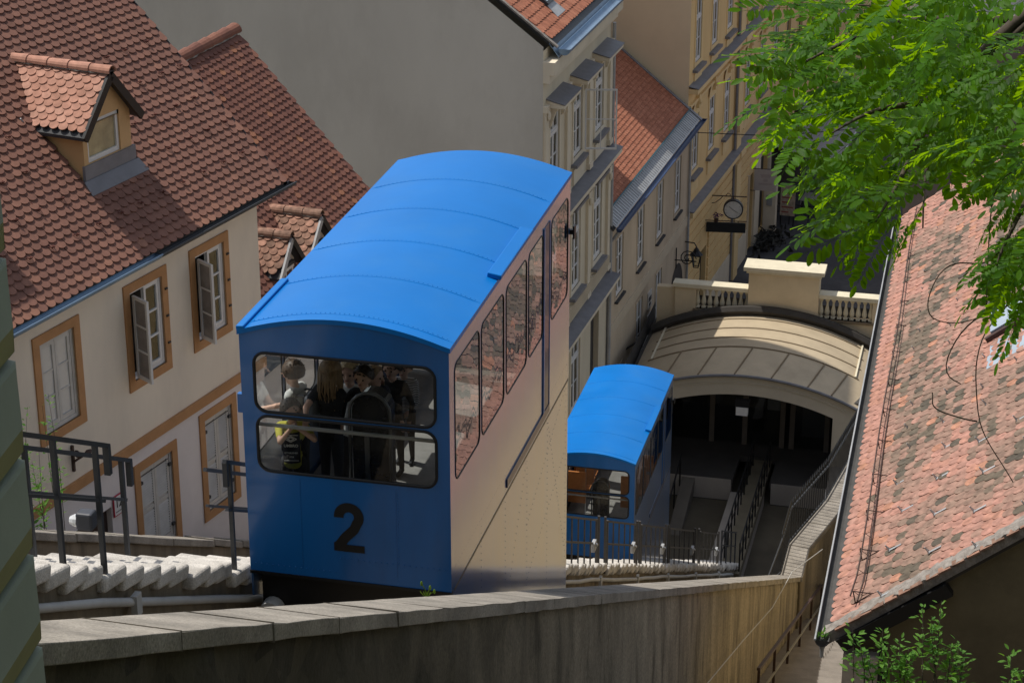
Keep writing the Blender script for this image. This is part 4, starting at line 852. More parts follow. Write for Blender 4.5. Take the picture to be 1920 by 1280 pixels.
for a, b, cnt in ((-2.5,-.7,9), (1.98,3.76,9)):
    for i in range(cnt):
        u = a + (b-a)*i/(cnt-1)
        if bal is None:
            m_ = MB(); m_.box(-.075,.075,-.075,.075,0,.05); m_.lathe([(.05,.05),(.045,.08),(.085,.18),(.092,.24),(.07,.36),(.042,.5),(.04,.6),(.06,.64),(.05,.68)],(0,0,0),10); m_.box(-.07,.07,-.07,.07,.68,.78)
            bal = m_.build('baluster', STATC, ST, smooth=False); bal.location = (u, YB+.16, 4.5)
        else:
            o = bal.copy(); COL.objects.link(o); o.location = (u, YB+.16, 4.5)
# hall inside the arch
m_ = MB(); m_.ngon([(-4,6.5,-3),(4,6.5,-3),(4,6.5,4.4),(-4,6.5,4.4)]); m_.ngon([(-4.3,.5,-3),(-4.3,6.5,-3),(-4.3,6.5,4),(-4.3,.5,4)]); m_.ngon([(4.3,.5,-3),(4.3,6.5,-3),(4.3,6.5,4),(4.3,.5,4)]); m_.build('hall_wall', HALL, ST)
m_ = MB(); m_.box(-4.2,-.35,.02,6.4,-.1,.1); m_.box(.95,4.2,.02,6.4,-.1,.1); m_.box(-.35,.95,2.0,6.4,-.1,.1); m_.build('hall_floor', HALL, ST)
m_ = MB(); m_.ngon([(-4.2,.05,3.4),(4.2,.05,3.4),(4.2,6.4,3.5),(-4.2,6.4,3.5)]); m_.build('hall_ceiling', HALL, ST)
m_ = MB(); fr_ = 3.0
for u in (-3.2,-1.55,-.35,1.0,1.35,2.6): m_.box(u-.09,u+.09,fr_,fr_+.1,.1,3.4)
m_.box(-4.2,4.2,fr_-.01,fr_+.11,2.35,2.5); m_.box(1.0,2.6,fr_-.01,fr_+.11,2.0,2.08); pt = m_.build('partition_frame', M('partition_grey', (.16,.14,.12), .6), ST)
for a, b in ((-3.1,-1.65),(-1.45,-.45),(-.25,.9),(1.45,2.5)):
    for c, d in ((.15,2.3),(2.55,3.35)): pane(pt, a, b, c, d, fr_+.05)
m_ = MB(); m_.box(-.02+.3,.75,4.5,4.9,.9,1.8); m_.build('ticket_booth_panel', M('booth_grey', (.22,.22,.25), .6), ST)
m_ = MB(); m_.box(1.6,2.6,4.2,4.6,.1,1.2); m_.build('booth_desk', M('booth_blue', (.09,.09,.10), .6), ST)
for a, b in ((-3.0,-.40),(1.0,3.0)):
    m_ = MB(); m_.box(a,b,-.0,.4,-3.2,.09); bu = m_.build('pit_end_wall', PIT, ST)
    m_ = MB(); m_.box(a,b,-.03,-.002,-.75,-.7); m_.box(a,b,-.05,-.002,-1.05,-1.0); m_.build('pit_ledge', HALL, bu)
fl_ = thing('floodlight', 'square white floodlight hung under the top of the station arch', 'floodlight', (-8.0, 68.22, 3.02))
m_ = MB(); m_.box(-.24,.24,-.18,.12,-.02,.2); m_.build('lamp_hood', BLACKP, fl_); m_ = MB(); m_.box(-.2,.2,-.2,-.182,-.32,-.02); m_.box(-.2,.2,-.18,.05,-.32,-.022); m_.build('lamp_face', WHITE, fl_)
# walkway between the two track bays with its rails
m_ = MB(); m_.box(-7.75,-7.1,61.6,70.3,-.3,.02); m_.build('platform_walkway', M('pale_walkway', (.17,.145,.10), .9, .15, 1), kind='structure')
m_ = MB(); m_.box(-8.28,-7.78,61.6,68.2,-3.2,-.32); m_.box(-7.76,-7.1,61.6,68.2,-3.2,-.302); m_.build('walkway_wall', PIT, kind='structure')
for i, x in enumerate((-7.72, -7.13)):
    t = thing('walkway_railing', ('left' if i == 0 else 'right') + ' dark railing of the narrow walkway under the station arch', 'railing', (x, 61.8, .02), 0, 'walkway railings')
    b = MB(); b.tube([(0,0,1.0),(0,8,1.0)],.025,6); b.tube([(0,0,.55),(0,8,.55)],.018,5); b.build('handrail', BLACKP, t)
    for k in range(11):
        b = MB(); b.bar((0,k*.8,0),(0,k*.8,1.0),.045); b.build('post', BLACKP, t)
m_ = MB(); m_.box(-10.95,-4.85,58.2,68.28,-3.4,-3.2); m_.build('pit_floor', PIT, kind='structure')
m_ = MB(); m_.box(-4.85,-3.9,46.2,68.28,-3.2,1.0); m_.build('pit_side_wall', PIT, kind='structure')
m_ = MB(); m_.box(-12.3,-10.95,44,68.28,-3.2,.3); m_.build('platform_left', PIT, kind='structure')
# stair ramp on the far side of the left bay
t = thing('station_side_stair', 'steep pale stair with a dark railing at the left side of the station pit', 'stair', (-9.6, 62.9, -.1))
m_ = MB(); m_.hexa([(-.42,0,-2.2),(.02,0,-2.2),(.02,5.6,-.3),(-.42,5.6,-.3),(-.42,0,-1.2),(.02,0,-1.2),(.02,5.6,.18),(-.42,5.6,.18)]); m_.build('flight', M('stair_side', (.13,.115,.095), .9), t)
for k in range(5):
    b = MB(); b.bar((-.46,.3+k*1.2,-1.3+k*.3),(-.46,.3+k*1.2,-.2+k*.3),.05); b.build('post', BLACKP, t)
b = MB(); b.tube([(-.46,.1,-.25),(-.46,5.3,1.05)],.03,6); b.build('handrail', BLACKP, t)
b = MB(); b.ngon([(.025,.5,-2.2),(.025,2.0,-2.2),(.025,2.0,-1.0),(.025,1.3,-.75),(.025,.6,-1.0)]); b.build('arched_opening', BLACKP, t)

# iron handrail of the street stair left of the roof
t = thing('landing_railing', 'short black iron railing with a scroll beside the station roof', 'railing', (-12.4, 72.5, 2.55))
b = MB(); b.bar((-1.2,-4.2,1.0),(.1,-.6,1.0),.06,.05); b.build('handrail', BLACKP, t)
for k in range(4):
    b = MB(); b.bar((-1.2+1.3*k/3,-4.2+3.6*k/3,0),(-1.2+1.3*k/3,-4.2+3.6*k/3,1.0),.03); b.build('baluster', BLACKP, t)
b = MB(); b.tube([(.1+.14*math.cos(a*.7)*(1-a/14), -.6, .75+.14*math.sin(a*.7)*(1-a/14)) for a in range(13)],.014,5); b.build('scroll', BLACKP, t)
m_ = MB(); m_.box(-13.9,-12.2,67.5,72.8,-.7,2.5); m_.build('stair_landing', STAIRC, kind='structure')
t = thing('scroll_lantern_arm', 'black wrought-iron scroll arm on the beige wall beside the dark gate', 'wall bracket', (-11.75, 78.9, 4.3))
b = MB(); b.tube([(.1+.34*math.cos(a*.55)*(1-a/26), 0, .34*math.sin(a*.55)*(1-a/26)) for a in range(24)],.022,5); b.tube([(-.4,0,-.1),(.45,0,-.1)],.025,5); b.tube([(-.35,0,-.45),(-.35,0,.4)],.025,5); b.build('scroll', BLACKP, t)
# ------------------------------------------------------------------ TRACK ZONE: middle steps, walls, rails
MS = thing('middle_steps', 'long narrow flight of pale concrete steps between the two tracks', 'steps', (-7.19, 17, 23.33))
run = .37; q = random.Random(21); stm = []
for k in range(4):
    m_ = MB(); W_s = .92
    m_.box(-W_s, 0, -.40, .06, -.15, 0); ob = m_.build('step', CONCL, MS, bevel=.035, segs=3); stm.append(ob)
cnt = 0; y = 11.9
for k in range(137):
    yy = y + k*run
    o = stm[k % 4] if k < 4 else stm[k % 4].copy()
    if k >= 4: COL.objects.link(o)
    o.location = (q.gauss(0,.022), yy - 17, slope_z(yy) - 23.33 + .13 + q.gauss(0,.008)); o.rotation_euler = (R(-15) + q.gauss(0,.03), q.gauss(0,.018), q.gauss(0,.022))
mb = MB(); xa, xb = -8.06, -7.27
mb.hexa([(xa,5,slope_z(5)-3),(xb,5,slope_z(5)-3),(xb,62,slope_z(62)-3),(xa,62,slope_z(62)-3),(xa,5,slope_z(5)-.03),(xb,5,slope_z(5)-.03),(xb,62,slope_z(62)-.03),(xa,62,slope_z(62)-.03)])
tag(mb.build('step_wall', CONCD), 'dark streaked concrete wall carrying the middle steps', 'wall')
cp_ = thing('conduit_pipe', 'pale grey cable conduit along the wall below the middle steps', 'conduit', (-7.2, 17, 23.33))
m_ = MB(); pts = [(0+q.gauss(0,.003), yy-17, slope_z(yy)-23.33-.25+q.gauss(0,.012)) for yy in np.arange(6, 61, 1.3)]; m_.tube(pts, .042, 8); m_.build('pipe', GREYPIPE, cp_, smooth=True)
for yy in (11, 15.75, 20.5, 33.5, 38, 42.5, 47, 52, 57):
    m_ = MB(); z_ = slope_z(yy)-23.33-.25; m_.bar((.03,yy-17,z_+.09),(.03,yy-17,z_-.12),.06,.11,up=(0,1,0)); m_.build('pipe_clip', GREYPIPE, cp_)
# running rails and deck of both tracks
for i, xc in enumerate((-6.06, -9.08)):
    m_ = MB(); m_.hexa([(xc-.95,5,slope_z(5)-1.5),(xc+.95,5,slope_z(5)-1.5),(xc+.95,61,slope_z(61)-1.5),(xc-.95,61,slope_z(61)-1.5),(xc-.95,5,slope_z(5)-1.25),(xc+.95,5,slope_z(5)-1.25),(xc+.95,61,slope_z(61)-1.25),(xc-.95,61,slope_z(61)-1.25)])
    m_.build('track_bed', CONCD, kind='structure')
    t = thing('rail_track', ('right-hand' if i == 0 else 'left-hand') + ' steel track of the funicular, ' + ('under car 2' if i == 0 else 'under the lower car'), 'track', (xc, 17, 22.0))
    for s in (-.6, .6):
        m_ = MB(); m_.bar((s,-12,slope_z(5)-22-1.16),(s,44,slope_z(61)-22-1.16),.07,.14); m_.build('rail', DARKMET, t)
# far left boundary wall
LW = thing('left_boundary_wall', 'low stone-capped wall sloping down in front of house number 12', 'wall', (-10.6, 17, 0))
def lz(y): return 21.49 - .522*(y - 20.82)
m_ = MB(); m_.hexa([(-.4,-7,lz(10)-3.6),(-.04,-7,lz(10)-3.6),(-.04,43,lz(60)-3.6),(-.4,43,lz(60)-3.6),(-.4,-7,lz(10)-.12),(-.04,-7,lz(10)-.12),(-.04,43,lz(60)-.12),(-.4,43,lz(60)-.12)]); m_.build('wall', CONCD, LW)
yy = 10.5; q = random.Random(5)
while yy < 58:
    l = q.uniform(1.0,1.5); a, b = yy+.012-17, yy+l-.012-17; za, zb = lz(yy)+q.gauss(0,.008), lz(yy+l)+q.gauss(0,.008)
    m_ = MB(); m_.hexa([(-.46,a,za-.117),(.02,a,za-.117),(.02,b,zb-.117),(-.46,b,zb-.117),(-.46,a,za),(.02,a,za),(.02,b,zb),(-.46,b,zb)]); m_.build('coping_stone', CONC, LW, bevel=.015); yy += l
# near retaining wall with coping stones
NW = thing('near_retaining_wall', 'rough stained retaining wall with a concrete coping along the near track', 'wall', (-3.74, 14, 25))
def cz(y): return 25.15 - .517*(y - 13.87)
def stz(y): return 12.06 + 14.9*0 - .41*(y - 34)        # public stair surface
m_ = MB(); ns = 150; nzv = 14; V = []; q = random.Random(77)
for i in range(ns+1):
    yy = 7.1 + (45.0-7.1)*i/ns
    for j in range(nzv+1):
        zt_, zb_ = cz(yy) - .12, min(cz(yy) - .9, stz(yy)-.3)
        rough = .05*max(0, min(1, (22-yy)/8)) + .006
        V.append((max(-.105, -.05 + q.gauss(0, rough*.5)) + (0 if j < nzv else -.01), yy-14, zb_ + (zt_-zb_)*j/nzv - 25))
m_.add(V, [(i*(nzv+1)+j, (i+1)*(nzv+1)+j, (i+1)*(nzv+1)+j+1, i*(nzv+1)+j+1) for i in range(ns) for j in range(nzv)])
m_.hexa([(-.46,-6.9,cz(7.1)-30),(-.12,-6.9,cz(7.1)-30),(-.12,31,cz(45)-28),(-.46,31,cz(45)-28),(-.46,-6.9,cz(7.1)-25.13),(-.12,-6.9,cz(7.1)-25.13),(-.12,31,cz(45)-25.13),(-.46,31,cz(45)-25.13)])
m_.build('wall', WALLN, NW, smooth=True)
yy = 7.05; k = 0
while yy < 44.2:
    l = min(q.uniform(1.1,1.7), 44.85-yy); a, b = yy+.0006, yy+l-.0006; z_j = 0
    m_ = MB(); n = 5; V = []
    for i in range(n+1):
        t = a + (b-a)*i/n; z_ = cz(t)+z_j-25; e = .003
        V += [(-.53+q.gauss(0,e),t-14,z_-.12),(.0+q.gauss(0,e),t-14,z_-.12+q.gauss(0,e)),(.0+q.gauss(0,e),t-14,z_-.008+q.gauss(0,e)),(-.53+q.gauss(0,e),t-14,z_-.004)]
    F = [(i*4+c_, i*4+(c_+1) % 4, (i+1)*4+(c_+1) % 4, (i+1)*4+c_) for i in range(n) for c_ in range(4)] + [(0,1,2,3), (4*n,4*n+1,4*n+2,4*n+3)]
    m_.add(V, F); m_.build('coping_stone', CONC, NW, bevel=.006 if yy < 13 else 0, segs=2); yy += l
# level end of the wall turning right, with its iron railing
EW = thing('landing_wall', 'pale coped wall turning right at the foot of the near wall', 'wall', (-3.74, 45, 9.1))
path = [(-.0,-.1,.0),(0,1.45,-.02),(.62,4.2,-.1),(1.05,8.5,-.5),(1.15,11.5,-.9)]
def off_path(w_):
    out = []
    for i, p in enumerate(path):
        a = Vector(path[max(0,i-1)]); b = Vector(path[min(len(path)-1,i+1)]); d = (b-a); d.z = 0; d.normalize(); n_ = Vector((-d.y, d.x, 0)); out.append(Vector(p) + n_*w_)
    return out
L1, L2 = off_path(0), off_path(.42)
for i in range(len(path)-1):
    a, b, c, d = L1[i], L1[i+1], L2[i+1], L2[i]; dn_ = Vector((0,0,-9)); th_ = Vector((0,0,-.14)); ins = .04
    m_ = MB(); m_.hexa([a+dn_, b+dn_, c+dn_, d+dn_, a+th_*1.02, b+th_*1.02, c+th_*1.02, d+th_*1.02]); m_.build('wall', CONCW, EW)
    ln_ = (b-a).length; k = max(1, int(ln_/1.1))
    for j in range(k):
        t0, t1 = (j+.01)/k, (j+.99)/k; p0, p1, p2, p3 = a.lerp(b,t0), a.lerp(b,t1), d.lerp(c,t1), d.lerp(c,t0)
        o_ = (p0-p3).normalized()*.05
        m_ = MB(); m_.hexa([p0+th_+o_, p1+th_+o_, p2+th_-o_, p3+th_-o_, p0+o_, p1+o_, p2-o_, p3-o_]); m_.build('coping_stone', CONC, EW, bevel=.012)
IR = thing('wrought_iron_railing', 'wrought-iron railing with spear tips on the landing wall below the patched roof', 'railing', (-3.74, 45, 9.1))
L3 = off_path(.46); tops = [p + Vector((0,0,.95)) for p in L3]
b = MB(); b.tube([L3[0]+Vector((-.25,-.6,.15))] + tops, .028, 6); b.build('handrail', DARKMET, IR)
b = MB(); b.tube([L3[0]+Vector((-.25,-.6,.02))] + [p+Vector((0,0,.08)) for p in L3], .02, 5); b.build('bottom_rail', DARKMET, IR)
for i in range(len(L3)-1):
    ln_ = (L3[i+1]-L3[i]).length; k = int(ln_/.17)
    for j in range(k):
        p = L3[i].lerp(L3[i+1], j/k); b = MB(); b.bar(p+Vector((0,0,.05)), p+Vector((0,0,1.08)), .022); b.add([p+Vector((-.035,0,1.08)),p+Vector((0,-.035,1.08)),p+Vector((.035,0,1.08)),p+Vector((0,.035,1.08)),p+Vector((0,0,1.26))],[(0,1,4),(1,2,4),(2,3,4),(3,0,4)]); b.build('spear_bar', DARKMET, IR)
# cable on the near wall
b = MB(); b.tube([(-3.70,20.5,18.9),(-3.695,21.5,18.95),(-3.70,24,17.7),(-3.69,28,16.1),(-3.69,33,14.1),(-3.69,38,12.05),(-3.69,42,10.75),(-3.66,44.9,9.5),(-3.4,46.6,9.0)],.010,6)
tag(b.build('wall_cable', GREYPIPE), 'loose pale cable running down the near retaining wall', 'cable')
# railings on the middle steps
def step_railing(label, x, ya, yb, posts, rail_ext=(0,0), h=1.15, drop=True, group='railings on the middle steps'):
    t = thing('step_railing', label, 'railing', (x, ya, slope_z(ya)), 0, group); z0 = slope_z(ya)
    def P(y, hh): return (0, y-ya, slope_z(y) - z0 + hh)
    b = MB(); b.bar(P(ya-rail_ext[0], h+.12), P(yb+rail_ext[1], h+.12), .042); b.build('handrail', DARKMET, t)
    if drop:
        b = MB(); b.bar(P(yb+rail_ext[1]-.03, h+.12), P(yb+rail_ext[1]-.03, h-.15), .055); b.build('rail_return', DARKMET, t)
    b = MB(); b.bar(P(ya-rail_ext[0], .62+.12), P(yb, .62+.12), .035, .03); b.build('mid_rail', DARKMET, t)
    for y_ in posts:
        b = MB(); b.bar(P(y_, -.12), P(y_, h+.12), .043); b.build('post', DARKMET, t)
    return t
step_railing('dark steel railing on the near edge of the steps, beside the green pillar', -7.25, 11.6, 15.42, (14.55, 15.32), (.4,.16))
step_railing('dark steel railing on the far edge of the steps, behind the box lamp', -8.02, 13.0, 17.55, (15.55, 17.5), (.6,.16), 1.05)
t3 = step_railing('dark steel railing on the near edge of the steps, running behind car 2', -7.25, 18.35, 33.0, (18.35, 20.4, 22.4, 24.4, 26.4, 28.4, 30.4, 32.4), (.12,.1), 1.15, False)
b = MB(); z0 = slope_z(18.35); b.bar((0,-.1,slope_z(18.25)-z0+1.27),(0,-.1,slope_z(18.25)-z0+1.0),.05); b.build('rail_return', DARKMET, t3)
t4 = step_railing('dark steel railing on the far edge of the steps, at the car corner', -8.02, 19.9, 33.0, (20.3, 22.6, 24.6, 26.6, 28.6), (.3,.1), 1.05, False)
lp_ = thing('box_floodlight', 'grey box floodlight clamped to the near step railing', 'floodlight', (-7.3, 15.18, slope_z(15.2)+.55))
b = MB(); b.box(-.09,.06,-.06,.07,-.075,.085); b.build('lamp_housing', M('grey_housing', (.055,.06,.075), .5), lp_, bevel=.02)
b = MB(); b.lathe([(.055,-.09),(.055,-.12),(.035,-.16)],(0,0,-.01),10,'x'); b.build('lamp_glass', M('lamp_lens', (.6,.62,.64), .15, .1, 20, spec=.8), lp_)
# barred gates with lock boxes along the lower part of the steps
gates = [(34.85,37.9,'first'),(39.1,42.5,'second'),(43.35,46.7,'third'),(47.6,51.9,'fourth'),(53.2,57.0,'fifth')]
for ya, yb, nm in gates:
    t = thing('barred_gate', nm + ' barred steel gate down the middle steps, counted from car 2', 'gate', (-7.25, ya, slope_z(ya)), 0, 'barred gates on the middle steps'); z0 = slope_z(ya)
    def P(y, hh): return (0, y-ya, slope_z(y)-z0+hh)
    b = MB()
    for u, v in ((P(ya,.1),P(ya,1.12)),(P(yb,.1),P(yb,1.12)),(P(ya,1.1),P(yb,1.1)),(P(ya,.58),P(yb,.58))): b.bar(u, v, .04)
    b.build('gate_frame', GATEM, t)
    for k in range(1, 5):
        y_ = ya + (yb-ya)*k/5; b = MB(); b.bar(P(y_,-.1),P(y_,1.1),.028); b.build('bar', GATEM, t)
    b = MB(); p = P(yb-.3,.55); b.box(-.02,.06,p[1]-.16,p[1]+.06,p[2]-.1,p[2]+.1); lb = b.build('lock_box', ZINC, t, bevel=.015)
    b = MB(); b.ball((.075,p[1]-.05,p[2]+.03),.035,6); b.build('knob', STEEL, lb)
    for y_ in (ya-.25, yb+.25):
        b = MB(); b.bar(P(y_,-.1),P(y_,1.2),.045); b.build('post', GATEM, t)
t = step_railing('dark steel railing closing the foot of the middle steps', -7.25, 58.0, 61.6, (58.0, 59.2, 60.4, 61.5), (0,0), 1.1, False)
# public stair right of the near wall
PS = thing('public_stair', 'worn stone public stair descending between the near wall and the patched-roof house', 'stair', (-3.8, 22, stz(22)))
yy = 20.0; k = 0
while yy < 52 and k < 80:
    z_ = stz(yy); m_ = MB(); m_.box(.02, 2.25, yy-22, yy-22+.44, z_-stz(22)-.6, z_-stz(22)); m_.build('stair_tread', STAIRC, PS); yy += .41; k += 1
HR = thing('stair_handrail', 'brown steel handrail with a light lower bar on the public stair', 'railing', (-3.45, 30, stz(30)))
def hp(y, h): return (0, y-30, stz(y)-stz(30)+h)
b = MB(); b.bar(hp(33.6,1.0), hp(50,1.0), .06, .05); b.build('handrail', RUSTY, HR)
b = MB(); b.bar((.02,3.4,hp(33.4,.45)[2]), (.02,20,hp(50,.45)[2]), .035); b.build('lower_bar', M('light_bar', (.25,.24,.2), .6), HR)
for y_ in (33.7, 36.5, 39.3, 42.1, 44.9, 47.7): b = MB(); b.bar(hp(y_,-.05), hp(y_,1.0), .05); b.build('post', RUSTY, HR)
# left foreground pilaster with faceted blocks
PL = thing('rusticated_pilaster', 'pale green and olive block pilaster at the left edge of the view', 'pilaster', (-3.55, 6.88, 26), R(90+7))
m_ = MB(); m_.box(-4.0,-.02,.05,1.6,-4,8); m_.build('core', M('pilaster_core', (.16,.17,.13), .85), PL)
gm = M('pale_green_paint', (.30,.335,.28), .75, .06, 3, bump=.06, bscale=40); om = M('olive_paint', (.30,.295,.15), .75, .08, 3, bump=.06, bscale=40)
zb_ = 28.81 - .41*9 - 26
for k in range(24):
    z0 = zb_ + k*.41; z1 = z0 + .397; d = .04
    A = [(-1.9,.05,z0),(-.0,.05,z0),(-.0,.05,z1),(-1.9,.05,z1)]; q1 = [(-1.75,-d,z0+.15),(-.10,-d,z0+.15),(-.03,-d+.03,z1-.03),(-1.75,-d+.03,z1-.03)]
    B0 = [(-1.9,.0,z0+.012),(-.0,.0,z0+.012),(-.0,.0,z1-.012),(-1.9,.0,z1-.012)]
    m_ = MB(); m_.add(A+B0+q1, [(0,1,5,4),(1,2,6,5),(2,3,7,6),(3,0,4,7),(5,6,10,9),(6,7,11,10),(7,4,8,11),(8,9,10,11)], 0); m_.add(B0+q1, [(0,1,5,4)], 1)
    m_.box(-.02,.02,.06,1.6,z0,z1,0)
    m_.build('block', [gm, om], PL, bevel=.01)
